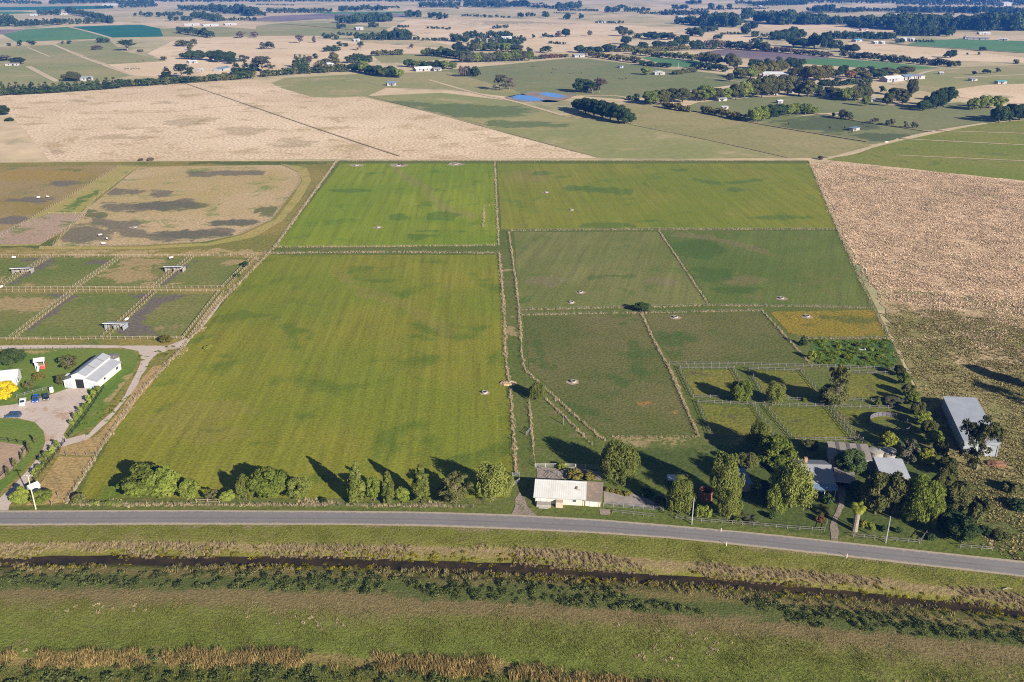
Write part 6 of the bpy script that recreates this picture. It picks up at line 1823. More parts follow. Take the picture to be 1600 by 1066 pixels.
# mounds with dark heaps
for u, v, lab in [(626, 258, 'dark heap of soil in the middle bare ring'), (794, 600, 'heap of dead branches at the bend of the lane fence'), (1557, 726, 'reddish soil heap at the near corner of the long silver barn')]:
    me = bpy.data.meshes.new('heap')
    bm = bmesh.new()
    bmesh.ops.create_icosphere(bm, subdivisions=3, radius=1)
    for vv in bm.verts:
        k = 1 + random.uniform(-.15, .15)
        vv.co = Vector((vv.co.x * 2.6 * k, vv.co.y * 2.0 * k, max(-.1, vv.co.z * .9 * k)))
    bm.to_mesh(me); bm.free()
    tag(link('soil_heap', me, plain('heap_soil_' + str(u), (.06, .05, .04) if u == 626 else (.34, .24, .14) if u == 794 else (.17, .085, .05), 1.0, var=.4, scale=3), loc=G(u, v)), lab, 'heap')


# ------------------------------------------------------------------ poles
def pole(u, v, vt, lab, lean, arm=True, mat=None, cat='power pole', rz=.1):
    g = G(u, v)
    h = height_at(g, vt)
    root = thing('power_pole', lab, cat, g, rz)
    root.rotation_euler = (0, lean, rz)
    m = MB(); m.tube([(0, 0, -.3), (0, 0, h * .5), (0, 0, h)], [.16, .14, .11], 10); m.build('shaft', mat or plain('pole_timber', (.42, .37, .27), .9, var=.2), root)
    if arm:
        m = MB(); m.box(0, .14, h - .5, 2.0, .12, .14); m.build('crossarm', W_GREY, root)
        for x in (-.9, -.35, .35, .9):
            m = MB(); m.lathe([(.05, h - .43), (.07, h - .3), (.04, h - .2)], 8, c=(x, .14), cap_top=True); m.build('insulator', W_WHITE, root)
    else:
        m = MB(); m.box(.0, .15, h - .3, .25, .3, .35); m.build('bracket', M_STEEL, root)


pole(56.3, 796.5, 742, 'pale timber power pole with crossarm at the driveway mouth', 0.0)
pole(1080.6, 820, 777.5, 'grey power pole standing in front of the rounded willow', 0.0, False, M_STEEL)
pole(1383.5, 849, 807, 'slender pale power pole on the verge right of the house gate', 0.0, False, M_STEEL)
for u, v, vt, lab in [(970.5, 97, 90, 'thin white pole among the far golden poplars'), (1059.5, 110, 99, 'thin white pole in the far green crop')]: pole(u, v, vt, lab, 0, False, W_WHITE, 'pole')
for k, (u, v, lab) in enumerate([(1323, 872, 'white guide post on the far side of the road opposite the house drive'), (1126.5, 832, 'white guide post on the verge near the weeping willow'), (1135, 853, 'white guide post on the near side of the road')]):
    root = thing('guide_post', lab, 'guide post', G(u, v, 0), 0, 'roadside guide posts')
    m = MB(); m.box(0, 0, .55, .12, .06, 1.2); m.build('post', W_WHITE, root)
    m = MB(); m.box(0, -.035, .95, .09, .02, .12); m.build('reflector', M_RED, root)
# stump-like posts in the neighbour's plot and a small post pole in the shaded paddock
for u, v, h, lab in [(880, 664, 2.4, 'short post standing in the triangular paddock'), (91, 777, 1.3, 'leaning fence post in the mown dry plot'), (81, 790, 1.2, 'fence post on the roadside right of the bushes')]:
    m = MB(); m.tube([(0, 0, -.2), (.05, 0, h)], [.13, .11], 8); tag(m.build('timber_post', W_GREY, loc=G(u, v)), lab, 'post')


# ------------------------------------------------------------------ palms
def palm(u, v, vt, wpx, lab, trunk_r, fronds, tone, base_h=None, name='palm_tree'):
    g = G(u, v)
    h = height_at(g, vt)
    R = .5 * wpx * Zd(u, v) / FOC
    root = thing(name, lab, 'palm', g)
    th = base_h if base_h is not None else h * .66
    m = MB(); m.tube([(0, 0, -.2), (.03, 0, th * .4), (0, 0, th)], [trunk_r * 1.15, trunk_r, trunk_r * 1.1], 10); m.build('trunk', BARK_PALE, root)
    V, F, Rr = [], [], []
    for i in range(fronds):
        a = i * 2.399 + random.uniform(-.2, .2)
        el = random.uniform(-.35, 1.25)
        d = Vector((math.cos(a), math.sin(a), 0))
        prev, w0 = Vector((0, 0, th)), R * .07
        L = R * random.uniform(.9, 1.15)
        n = 7
        pts = [prev]
        ang = el
        for k in range(n):
            prev = prev + (d * math.cos(ang) + Vector((0, 0, math.sin(ang)))) * (L / n * 1.15)
            ang -= .26
            pts.append(prev)
        side = Vector((-d.y, d.x, 0))
        for k in range(n):
            for s in (-1, 1):
                for j in range(3):
                    p = pts[k] + (pts[k + 1] - pts[k]) * (j / 3)
                    w = R * .34 * math.sin(math.pi * min(.97, (k + j / 3 + .8) / (n + .8)))
                    tip = p + side * s * w + (pts[k + 1] - pts[k]) * .9 + Vector((0, 0, -w * .35))
                    b = len(V)
                    dv = (pts[k + 1] - pts[k]) * .26
                    V += [p[:], (p + dv)[:], tip[:], (tip - dv * .4)[:]]
                    F.append((b, b + 1, b + 2, b + 3)); Rr.append(random.random())
    me = leaf_mesh('fronds', np.array(V), np.array(Rr))
    link('fronds', me, TONE[tone], root)
    return root


palm(1068, 772, 742, 30, 'feather palm with arching fronds behind the rounded willow', .4, 46, 'willow')
pr = palm(1335, 830, 772, 24, 'stout fan palm with thick pale trunk by the house drive', .62, 44, 'lime')
palm(1284, 802, 777, 26, 'low dark feather palm left of the house drive', .3, 34, 'olive', .8)
palm(1172, 815, 793, 26, 'grey green spiky plant near the front garden fence', .2, 26, 'grey', .6, 'spiky_plant')

# ------------------------------------------------------------------ cars
M_TYRE = plain('tyre_rubber', (.015, .015, .016), .85)
M_RIM = plain('wheel_rim', (.45, .46, .48), .35, .7)
M_LAMP = plain('lamp_lens', (.75, .75, .72), .2)
M_TAIL = plain('tail_lens', (.40, .02, .02), .3)


def car(u, v, heading, lab, col, kind='sedan'):
    """heading: direction the bonnet points, radians from +x"""
    root = thing('parked_car' if kind != 'ute' else 'parked_ute', lab, 'car' if kind != 'ute' else 'ute', G(u, v), heading)
    paint = NT('car_paint')
    b = paint.n('ShaderNodeBsdfPrincipled')
    b.inputs['Base Color'].default_value = (*col, 1)
    b.inputs['Roughness'].default_value = .3
    b.inputs['Coat Weight'].default_value = .5
    paint.l(b.outputs[0], paint.out.inputs['Surface'])
    P = paint.mat
    low = [(-2.25, .35), (2.25, .35), (2.3, .62), (2.2, .78), (1.0, .93), (-2.2, .95), (-2.3, .65)]
    hw = .86
    m = MB(); m.prism(low, -hw, hw)
    me = m.mesh('body')
    bo = link('body', me, P, root)
    bv = bo.modifiers.new('round', 'BEVEL'); bv.width = .07; bv.segments = 2
    if kind == 'ute': cab, roofx = [(-.35, .94), (1.15, .94), (.55, 1.5), (-.25, 1.52)], (-.22, .5)
    elif kind == 'wagon': cab, roofx = [(-2.1, .94), (1.15, .94), (.5, 1.55), (-1.8, 1.58)], (-1.75, .45)
    else: cab, roofx = [(-1.75, .94), (1.15, .94), (.45, 1.42), (-1.0, 1.45)], (-.95, .4)
    m = MB(); m.prism(cab, -hw * .86, hw * .86)
    m.build('windows', M_GLASS, root)
    m = MB(); m.box((roofx[0] + roofx[1]) / 2, 0, cab[2][1] + .04, roofx[1] - roofx[0], hw * 1.66, .07)
    for x0, z0, x1, z1 in ((cab[1][0], cab[1][1], cab[2][0], cab[2][1]), (cab[0][0], cab[0][1], cab[3][0], cab[3][1]), (-.2, .94, -.25, cab[3][1])):
        for s in (-1, 1): m.bar((x0, s * hw * .865, z0), (x1, s * hw * .865, z1), .09)
    m.build('roof', P, root)
    if kind == 'ute':
        m = MB(); m.box(-1.3, 0, .93, 1.7, 1.5, .06); m.build('tray_floor', M_BLACKW, root)
        m = MB(); m.box(-1.3, .82, 1.05, 1.9, .07, .28); m.box(-1.3, -.82, 1.05, 1.9, .07, .28); m.box(-2.24, 0, 1.05, .07, 1.7, .28); m.build('tray_side', P, root)
    for sx in (-1.38, 1.38):
        for sy in (-1, 1):
            m = MB(); m.tube([(sx, sy * .70, .33), (sx, sy * .90, .33)], [.33, .33], 16)
            w = m.build('wheel', M_TYRE, root)
            m = MB(); m.tube([(sx, sy * .90, .33), (sx, sy * .915, .33)], [.19, .19], 12); m.build('rim', M_RIM, w)
    for sy in (-.6, .6):
        m = MB(); m.box(2.27, sy, .72, .08, .36, .14); m.build('headlight', M_LAMP, root)
        m = MB(); m.box(-2.28, sy, .78, .06, .36, .14); m.build('tail_light', M_TAIL, root)


car(36, 631, math.radians(-68), 'white sedan parked leftmost by the grey board fence', (.72, .72, .71))
car(56.5, 626, math.radians(-68), 'blue ute parked between the white sedan and the black car', (.018, .06, .26), 'ute')
car(72.5, 623, math.radians(-62), 'black car parked rightmost by the grey board fence', (.012, .014, .022))
car(21, 652, math.radians(186), 'dark blue car standing alone at the edge of the lawn', (.022, .055, .13), 'wagon')
root = thing('water_tank', 'small white upright tank at the end of the grey board fence', 'tank', G(81, 613))
m = MB(); m.lathe([(.6, 0), (.62, 1.5), (.45, 1.75), (.05, 1.85)], 16); m.build('wall', W_WHITE, root)
m = MB(); m.lathe([(.2, 1.78), (.2, 1.95), (.02, 1.97)], 10); m.build('lid', M_BLACKW, root)


# ------------------------------------------------------------------ animals
def animal_mesh(name, kind):
    me = bpy.data.meshes.new(name)
    if kind == 'horse':
        J = dict(pel=(-.55, 0, 1.12, .30), mid=(0, 0, 1.08, .31), che=(.5, 0, 1.12, .30), nk=(.85, 0, 1.22, .19), nk2=(1.15, 0, 1.0, .14), hd=(1.36, 0, .72, .12), mz=(1.50, 0, .42, .075), tl=(-.92, 0, 1.0, .06), tl2=(-1.0, 0, .5, .04))
        for s, y in (('l', .19), ('r', -.19)):
            J['hh' + s] = (-.62, y, .85, .15); J['hk' + s] = (-.72, y, .50, .07); J['hf' + s] = (-.66, y, .06, .06)
            J['fs' + s] = (.52, y, .82, .11); J['fk' + s] = (.54, y, .46, .06); J['ff' + s] = (.54, y, .06, .06)
    else:
        J = dict(pel=(-.6, 0, 1.0, .34), mid=(0, 0, .95, .38), che=(.55, 0, 1.0, .34), nk=(.9, 0, 1.1, .2), nk2=(1.1, 0, 1.15, .16), hd=(1.3, 0, 1.08, .14), mz=(1.55, 0, .92, .09), tl=(-.95, 0, .95, .04), tl2=(-1.0, 0, .4, .03))
        for s, y in (('l', .2), ('r', -.2)):
            J['hh' + s] = (-.62, y, .7, .13); J['hk' + s] = (-.7, y, .42, .07); J['hf' + s] = (-.64, y, .05, .06)
            J['fs' + s] = (.55, y, .66, .11); J['fk' + s] = (.56, y, .38, .06); J['ff' + s] = (.56, y, .05, .06)
    E = [('pel', 'mid'), ('mid', 'che'), ('che', 'nk'), ('nk', 'nk2'), ('nk2', 'hd'), ('hd', 'mz'), ('pel', 'tl'), ('tl', 'tl2')]
    for s in 'lr': E += [('pel', 'hh' + s), ('hh' + s, 'hk' + s), ('hk' + s, 'hf' + s), ('che', 'fs' + s), ('fs' + s, 'fk' + s), ('fk' + s, 'ff' + s)]
    names = list(J)
    me.from_pydata([J[n][:3] for n in names], [(names.index(a), names.index(b)) for a, b in E], [])
    o = bpy.data.objects.new(name, me)
    COL.objects.link(o)
    o.modifiers.new('skin', 'SKIN')
    for i, n in enumerate(names):
        sv = me.skin_vertices[0].data[i]
        sv.radius = (J[n][3], J[n][3])
        sv.use_root = n == 'pel'
    o.modifiers.new('smooth', 'SUBSURF').levels = 1
    o.modifiers['smooth'].render_levels = 1
    return o


M_HORSE = plain('horse_coat', (.12, .065, .035), .7)
M_RUG = plain('horse_rug', (.72, .70, .67), .85)
M_COW = plain('cow_coat', (.03, .025, .022), .8, stain=(.5, .47, .42))
HORSES = [(157.5, 370, 0.2, 'horse in a white rug, upper one of three at the bottom of the bare paddock'), (168, 376, 2.4, 'horse in a white rug, middle one of three at the bottom of the bare paddock'), (162, 383.5, 3.3, 'horse in a white rug nearest the lower fence of the bare paddock'),
          (268, 406, .5, 'horse in a white rug above the middle shelter'), (23, 405.5, .1, 'horse in a white rug in the top left horse paddock'), (2, 452, .9, 'horse in a white rug at the left edge of the paired rails'), (61, 311, .3, 'horse in a white rug beside the worn diagonal track'), (198.5, 503, 1.2, 'horse in a pale rug beside the pale roofed shelter'),
          (75, 310, 2.9, 'horse in a white rug close to the diagonal track, right of another')]
proto = None
for u, v, rz, lab in HORSES:
    if proto is None:
        root = thing('horse', lab, 'horse', G(u, v), rz, 'rugged horses in the paddocks')
        b = animal_mesh('body', 'horse')
        b.data.materials.append(M_HORSE)
        b.parent = root
        m = MB()
        rings = [(-.95, .36, 1.02), (-.6, .46, 1.06), (0, .44, 1.06), (.5, .44, 1.08), (.85, .30, 1.18)]
        vs = []
        for x, r_2, cz in rings:
            for k in range(9):
                a = math.pi * (-.12 + 1.24 * k / 8)
                vs.append((x, r_2 * math.cos(a), cz + r_2 * math.sin(a) * .9))
        m.add(vs, [(i * 9 + k, (i + 1) * 9 + k, (i + 1) * 9 + k + 1, i * 9 + k + 1) for i in range(4) for k in range(8)])
        m.build('rug', M_RUG, root, smooth=True)
        proto = root
    else:
        c = copy_tree(proto)
        c.location = G(u, v); c.rotation_euler = (0, 0, rz); c['label'] = lab
protoc = animal_mesh('cow', 'cow')
protoc.data.materials.append(M_COW)
COWS = [(196, 109, 'left'), (200, 108.5, 'l2'), (205, 109, ''), (209, 108, ''), (213, 108, ''), (217, 108.5, '')]
first, CW = True, {}
for u, v, gp in [(c[0], c[1], 'a') for c in COWS] + [(215, 97, 'b'), (224, 96, 'b'), (864, 109, 'c'), (868, 110, 'c'), (861, 115, 'c'), (891, 116, 'c'), (896, 115, 'c'), (909, 115, 'c'), (658, 53, 'd'), (663, 52, 'd'), (667, 53, 'd'), (671, 52, 'd'),
                 (1297, 201, 'e'), (1320, 201, 'e'), (1331, 208, 'e'), (1348, 195, 'e'), (1358, 199, 'e'), (1232, 195, 'e'), (1206, 193, 'e'), (968, 124, 'c'), (973, 125, 'c'), (978, 124, 'c')]:
    c = protoc if first else protoc.copy()
    if not first: COL.objects.link(c)
    first = False
    c.location = G(u, v)
    c.rotation_euler = (0, 0, random.uniform(0, 6.28))
    c.scale = (1.25,) * 3
    lab, grp = {'a': ('cow in the row grazing the far dry pasture at left', 'cows in a row at far left'), 'b': ('dark cow standing apart on the far left green pasture', 'two cows apart at far left'), 'c': ('dark cow on the green pasture below the golden poplars', 'cows below the golden poplars'),
                'd': ('tiny dark cow on the pasture beyond the big wood', 'cows beyond the big wood'), 'e': ('dark cow in the mown paddock near the blue shelter', 'cows in the mown paddock')}[gp]
    cows = CW.setdefault(grp, []); cows.append((u, c)); tag(c, lab, 'cow', grp)
for grp, l in CW.items():
    l.sort(key=lambda q: q[0])
    for i, (_, c) in enumerate(l): c['label'] = c['label'] + ', ' + (ORD[i] if i < len(l) - 1 else 'rightmost')

# ------------------------------------------------------------------ far farm buildings
FARB = [('farmhouse', 'white farmhouse beyond the dark conifer belt at left', (126, 127), (146, 126), 12, 4, 'gx', 2, M_WALLWHITE, M_ROOFGREY, 'house'), ('shed', 'low brown shed by the dark dome of trees at far left', (8, 103), (30, 102.5), 8, 3, 'gx', 1.5, M_SHADEWALL, M_ROOFTAUPE, 'shed'),
        ('house', 'small white house in front of the dark gum grove', (296, 99.5), (309, 98.5), 10, 3.5, 'gx', 1.5, M_WALLWHITE, M_ROOFWHITE, 'house'), ('house', 'pale blue roofed house behind the long hedge', (343, 112), (360, 109), 12, 4, 'gx', 2, M_WALLWHITE, M_ROOFBLUE, 'house'), ('shed', 'small white shed in the far yard above the long hedge', (313, 112), (319, 111), 8, 3, 'gx', 1, M_WALLWHITE, M_ROOFWHITE, 'shed'),
        ('house', 'small pink roofed house among garden trees', (512, 103.5), (521, 103), 9, 3.5, 'gx', 2, M_WALLWHITE, M_ROOFWHITE, 'house'), ('shed', 'white shed beside the far country lane', (557, 47.5), (568, 47), 14, 6, 'gx', 2, M_WALLWHITE, M_ROOFWHITE, 'shed'), ('shed', 'long white shed among dark trees right of the dry pasture', (553, 65), (563, 64.5), 12, 4, 'gx', 1.5, M_WALLWHITE, M_ROOFWHITE, 'shed'),
        ('shed', 'white shed with blue roof standing alone by the farm track', (605, 134.5), (619, 134), 9, 4, 'gx', 1.5, M_WALLWHITE, M_ROOFBLUE, 'shed'), ('farmhouse', 'white farm with big pale roof at the edge of the wood', (650, 112), (676, 110.5), 14, 4, 'gx', 3, M_WALLWHITE, M_ROOFWHITE, 'house'), ('shed', 'brown roofed wing beside the white farm', (678, 111.5), (690, 111), 10, 3.5, 'gx', 2, M_WALLWHITE, M_ROOFTAUPE, 'shed'),
        ('shed', 'white roofed shed half hidden behind the big wood', (785, 62), (800, 61.5), 14, 5, 'gx', 2, M_WALLWHITE, M_ROOFWHITE, 'shed'), ('shed', 'white stable block at the bend of the far drive', (898, 90), (916, 89), 10, 4, 'gx', 2, M_WALLWHITE, M_ROOFGREY, 'shed'), ('house', 'small white gabled house in front of the green crop', (1023, 117.5), (1039, 117), 10, 4, 'gy', 2.5, M_WALLWHITE, M_ROOFWHITE, 'house'),
        ('shed', 'little blue hut by the pole beside the golden poplars', (968.5, 107), (974, 106.5), 5, 4, 'flat', 0, M_WALLGREY, M_ROOFBLUE, 'hut'), ('shed', 'white shed on the far dry plain right of centre', (1060, 29), (1067, 28.8), 20, 7, 'gx', 2, M_WALLWHITE, M_ROOFWHITE, 'shed'), ('shed', 'dark long shed on the far dry plain', (957, 36), (969, 35.8), 16, 5, 'gx', 2, M_SHADEWALL, M_ROOFTAUPE, 'shed'), ('shed', 'low grey shed left of the dark long shed', (935, 36.5), (946, 36), 16, 5, 'gx', 2, M_WALLGREY, M_ROOFGREY, 'shed'),
        ('long_shed', 'long low shed with white roof among trees in the right distance', (1192, 121), (1247, 122), 22, 5, 'gx', 3, M_SHADEWALL, M_ROOFWHITE, 'shed'), ('house', 'small white house left of the round tree block', (1200, 149), (1216, 148.5), 9, 3.5, 'gx', 1.5, M_WALLWHITE, M_ROOFWHITE, 'house'), ('shed', 'small shed with pale roof below the gum group', (1238, 146), (1248, 145.5), 8, 3.5, 'gx', 1.5, M_WALLWHITE, M_ROOFWHITE, 'shed'),
        ('long_shed', 'long blue grey stable roof behind the loose grove', (1278, 151.5), (1316, 153.5), 10, 3.5, 'gx', 1.5, M_SHADEWALL, M_ROOFGREY, 'shed'), ('shed', 'little white shed with dark door by the shaded trees', (1361, 159), (1368, 159), 5, 4, 'gy', 1, M_WALLWHITE, M_ROOFWHITE, 'shed'), ('shed', 'small field shelter with pale roof inside the curved tree line', (1129, 171.5), (1138, 171), 5, 3, 'mf', .5, M_SHADEWALL, M_ROOFWHITE, 'shed'), ('shed', 'white topped shelter near the curved tree line', (1123, 158.5), (1136, 157.5), 7, 3, 'gx', 1, M_SHADEWALL, M_ROOFGREY, 'shed'),
        ('shed', 'tiny white hut left of the round tree block', (1216, 162), (1223, 161.5), 5, 3, 'gx', 1, M_WALLWHITE, M_ROOFWHITE, 'hut'), ('farm_shed', 'big white roofed farm building of the right hand group', (1386, 129), (1412, 127), 16, 5, 'gx', 3, M_WALLWHITE, M_ROOFWHITE, 'farm building'), ('farm_shed', 'blue roofed farm building in the middle of the right hand group', (1414, 125.5), (1428, 124.5), 14, 5, 'gx', 2.5, M_SHADEWALL, M_ROOFBLUE, 'farm building'), ('farm_shed', 'grey green open farm shed at the right of the group', (1429, 124.5), (1445, 123.5), 12, 5, 'mf', 1, M_SHADEWALL, M_ROOFGREY, 'farm building'),
        ('shed', 'small teal shed in the far right pasture', (1559, 131.5), (1573, 131), 8, 3.5, 'gx', 1, M_SHADEWALL, ribbed('teal_roof', (.07, .26, .30), .5), 'shed'), ('shed', 'grey field shed left of the teal shed', (1518, 127), (1527, 126.5), 7, 3, 'mf', .8, M_SHADEWALL, M_ROOFGREY, 'shed'), ('shed', 'white round topped tank house in the far right pasture', (1468, 116.5), (1474, 116.5), 6, 3, 'gx', 1, M_WALLWHITE, M_ROOFWHITE, 'hut'), ('shed', 'white box beside the small bushes at far right', (1545, 112.5), (1549, 112.5), 5, 3, 'flat', 0, M_WALLWHITE, M_ROOFWHITE, 'hut'),
        ('house', 'teal roofed house by the far road', (1337, 66), (1347, 65.5), 14, 4.5, 'gx', 2, M_WALLWHITE, ribbed('blue_green_roof', (.10, .33, .42), .5), 'house'), ('house', 'left white house by the far road', (1367, 69), (1373, 68.6), 10, 4, 'gx', 2, M_WALLWHITE, M_ROOFWHITE, 'house'), ('house', 'right white house by the far road', (1378, 69), (1383, 68.6), 10, 4, 'gx', 2, M_WALLWHITE, M_ROOFWHITE, 'house'), ('farm_shed', 'white glasshouse like shed left of the far green crop', (1408, 65), (1420, 64), 18, 5, 'gx', 2.5, M_WALLWHITE, M_ROOFWHITE, 'shed'), ('farm_shed', 'white gabled shed beside the glasshouse like shed', (1422, 64.5), (1429, 64), 14, 6, 'gy', 2, M_WALLWHITE, M_ROOFWHITE, 'shed'),
        ('long_shed', 'long pale roof at the edge of the wood on the far right', (1530, 54), (1548, 54), 16, 4, 'gx', 2, M_SHADEWALL, M_ROOFWHITE, 'shed'), ('long_shed', 'dark open sheds in a line above the far green crop', (1512, 62), (1545, 63), 14, 4, 'gx', 2, M_SHADEWALL, M_ROOFGREY, 'shed'), ('long_shed', 'dark shed at the right of the line above the far green crop', (1560, 63.5), (1574, 64), 14, 4, 'gx', 2, M_SHADEWALL, M_ROOFWHITE, 'shed'), ('shed', 'white gabled shed at the far left of the line above the green crop', (1508, 61), (1514, 61), 12, 5, 'gy', 2, M_WALLWHITE, M_ROOFWHITE, 'shed'), ('shed', 'dark shed in the far right dry strip', (1346, 48.5), (1357, 48.5), 20, 5, 'gx', 2, M_SHADEWALL, M_ROOFTAUPE, 'shed'),
        ('farm_shed', 'white roof high among the far right groves', (1232, 24), (1242, 23.6), 26, 7, 'gx', 3, M_WALLWHITE, M_ROOFWHITE, 'shed'), ('farm_shed', 'large white building near the top right horizon', (1568, 10), (1580, 9.8), 50, 16, 'gx', 4, M_WALLWHITE, M_ROOFWHITE, 'building'), ('farm_shed', 'pale roofs of the nursery behind the far left trees', (288, 40.5), (312, 40), 14, 4, 'gx', 2, M_WALLWHITE, M_ROOFWHITE, 'shed'), ('farm_shed', 'white nursery roof in the middle of the far left group', (318, 41.5), (342, 40.5), 14, 4, 'gx', 2, M_WALLWHITE, M_ROOFWHITE, 'shed'), ('farm_shed', 'white nursery roof at the right of the far left group', (352, 40), (370, 39.3), 14, 4, 'gx', 2, M_WALLWHITE, M_ROOFWHITE, 'shed'),
        ('house', 'white house near the left horizon among trees', (47, 25), (59, 24.8), 16, 4, 'gx', 2, M_WALLWHITE, M_ROOFWHITE, 'house'), ('house', 'pale house in the gap of the far left tree belt', (92, 23.5), (106, 23), 14, 4, 'gx', 2, M_WALLWHITE, M_ROOFWHITE, 'house'), ('farm_shed', 'long white roof near the left horizon', (160, 9), (184, 8.8), 30, 5, 'gx', 3, M_WALLWHITE, M_ROOFWHITE, 'shed'), ('house', 'white house far away right of the centre top', (1187, 11.5), (1191, 11.4), 20, 6, 'gx', 2, M_WALLWHITE, M_ROOFWHITE, 'house'),
        ('horse_shelter', 'dark blue shelter standing alone in the mown paddock', (1333, 205.5), (1343, 203.5), 5, 2.8, 'mf', .4, M_SHADEWALL, M_ROOFBLUE, 'shelter')]
for nm, lab, A, B, D, h, rf, rise, wm, rm, cat in FARB:
    sm = Zd(*A) / FOC
    wm = M_FARWALL if wm is M_WALLWHITE else wm
    rm = M_FARROOF if rm is M_ROOFWHITE else rm
    L = abs(B[0] - A[0]) * sm
    ops = [('f', L * f, min(1.6, L * .2), h * .45, h * .3, 'window') for f in (.25, .75)] + [('f', L * .5, min(2.4, L * .25), h * .75, .02, 'opening')]
    building(nm, lab, A, B, D * .75, h * .8, rf, rise * .75, wm, rm, ops, cat=cat, over=.5)
tag(link('white_trough', MB().box(0, 0, .5, 2.2, 1.2, 1.0).box(0, 0, .98, 1.8, .8, .1).mesh('white_trough'), W_WHITE, loc=G(1385, 223)), 'white trough at the corner of the mown paddock', 'trough')
# fallen branch at the right edge
m = MB()
m.tube([(0, 0, .2), (1.5, .5, .7), (3.0, .6, .5), (4.4, 1.4, .9)], [.28, .22, .16, .05], 8)
m.tube([(1.5, .5, .7), (2.0, 1.6, 1.1), (2.8, 2.4, 1.0)], [.15, .1, .03], 6)
m.tube([(3.0, .6, .5), (3.6, -.2, .9), (4.6, -.6, .7)], [.12, .08, .02], 6)
tag(m.build('fallen_branch', BARK_PALE, loc=G(1588, 798)), 'bleached fallen branch at the right edge', 'branch')
m = MB(); m.tube([(0, 0, .15), (1.2, .3, .3), (2.2, .2, .2)], [.16, .12, .05], 8)
tag(m.build('fallen_branch', BARK_PALE, loc=G(1566, 922, -.2)), 'short pale log on the verge at far right below the road', 'branch')
# ------------------------------------------------------------------ build the trees: the 300 that show largest one by one, the rest as one mass
for d in TREES:
    d['px'] = d['w'] * max(4, d['vb'] - d['vt'])
is_shrub = lambda d: d['kind'] == 'shrub'
tr_ = sorted([d for d in TREES if not is_shrub(d)], key=lambda d: -d['px'])
sh_ = [d for d in TREES if is_shrub(d)]
number_groups()
single, rest = tr_[:300], tr_[300:]
for d in single + sh_: build_tree(d)

def lowtree(seed, kind):
    r = np.random.default_rng(seed)
    lobes = []
    for i in range(12):
        d = r.normal(size=3); d /= np.linalg.norm(d)
        if kind == 'tall': lobes.append(((d[0] * .25, d[1] * .25, r.uniform(.15, .9)), (.16, .16, .14)))
        else: lobes.append(((d[0] * .32, d[1] * .32, .5 + d[2] * .34), (.26, .26, .22)))
    v, rnd = leaves_on_lobes(lobes, 260, .085, 0, r)
    return v, np.arange(260 * 4).reshape(-1, 4), rnd


LOWT = [lowtree(1, 'round'), lowtree(2, 'round'), lowtree(3, 'tall'), lowtree(4, 'round')]
for tn, what in (('dark', 'dark'), ('olive', 'olive'), ('gold', 'golden'), ('grey', 'grey'), ('green', 'green'), ('brown', 'brown'), ('red', 'russet'), ('lime', 'lime'), ('willow', 'willow green')):
    pts, scl = [], []
    for d in rest:
        if d['tone'] != tn: continue
        p, r, h = tree_dims(d)
        pts.append((p.x, p.y, 0)); scl.append((r * 2.7, r * 2.7, h * 1.2))
    if pts: scatter('distant_trees', 'smaller ' + what + ' trees of the rows and belts in the middle distance', 'trees', LOWT, pts, scl, TONE[tn])
pts, scl = [], []
for u0, v0, u1, v1, dv, hp, n in FAR:
    n = int(n * 1.25)
    for i in range(n):
        f = (i + random.random()) / n
        u, v = u0 + (u1 - u0) * f, v0 + (v1 - v0) * f + random.uniform(-.5, .5) * dv
        g = G(u, v)
        s = Zd(u, v) / FOC
        h = hp * s * random.uniform(.75, 1.3) * 1.15
        w = max(h * .75, abs(u1 - u0) / n * s * 1.5) * random.uniform(.8, 1.3)
        w = min(w, h * 1.6)
        pts.append((g.x, g.y, 0)); scl.append((w, w, h))
scatter('far_woodland', 'far off belts of dark trees reaching to the horizon', 'woodland', LOWT, pts, scl, L_DARK)
# trees of the plain beyond the top of the picture
pts, scl = [], []
for i in range(900):
    y = random.uniform(4600, 12000)
    x = random.uniform(-.62, .62) * y
    h = random.uniform(8, 16)
    w = random.uniform(14, 46)
    pts.append((x, y, 0)); scl.append((w, w * .4, h))
scatter('horizon_woodland', 'last tree belts on the plain beyond the picture', 'woodland', LOWT, pts, scl, L_DARK)

# ------------------------------------------------------------------ uncountable growth
G_STRAW = leaf_mat('long_dry_grass', (.28, .215, .12), (.54, .43, .28), .3)
G_GREEN = leaf_mat('green_grass', (.090, .110, .018), (.175, .175, .038), .3)
G_LUSH = leaf_mat('lush_grass', (.085, .130, .010), (.170, .195, .022), .3)
G_OLIVE = leaf_mat('ripening_grass', (.105, .115, .012), (.205, .190, .028), .3)
G_TUSS = leaf_mat('tussock_grass', (.44, .325, .21), (.62, .475, .335), .3)
G_TUSSOL = leaf_mat('rough_grass', (.155, .140, .048), (.30, .245, .115), .25)
G_BRAM = leaf_mat('bramble_leaves', (.038, .055, .015), (.125, .138, .048), .2)
G_REED = leaf_mat('reeds', (.14, .105, .035), (.42, .31, .13), .3)
G_YELL = leaf_mat('yellow_weeds', (.10, .10, .008), (.30, .24, .02), .3)

B_LONG = [blades(22, .32, .75, .055, .3, s) for s in (1, 2)]
B_TUFT = [blades(26, .75, .75, .09, .3, s) for s in (21, 22)]
B_FINE = [blades(90, 2.4, .30, .06, .45, s, True) for s in (3, 4)]
B_CROP = [blades(170, 3.2, .15, .06, .5, s, True) for s in (5, 6)]
TUS = [tussocks(26, 3.0, .34, .42, s) for s in (7, 8)]
BRM = [leafclump(90, 1.5, 1.1, .17, s) for s in (9, 10, 11)]
REED = [blades(40, 1.0, 1.1, .07, .22, s) for s in (12, 13)]

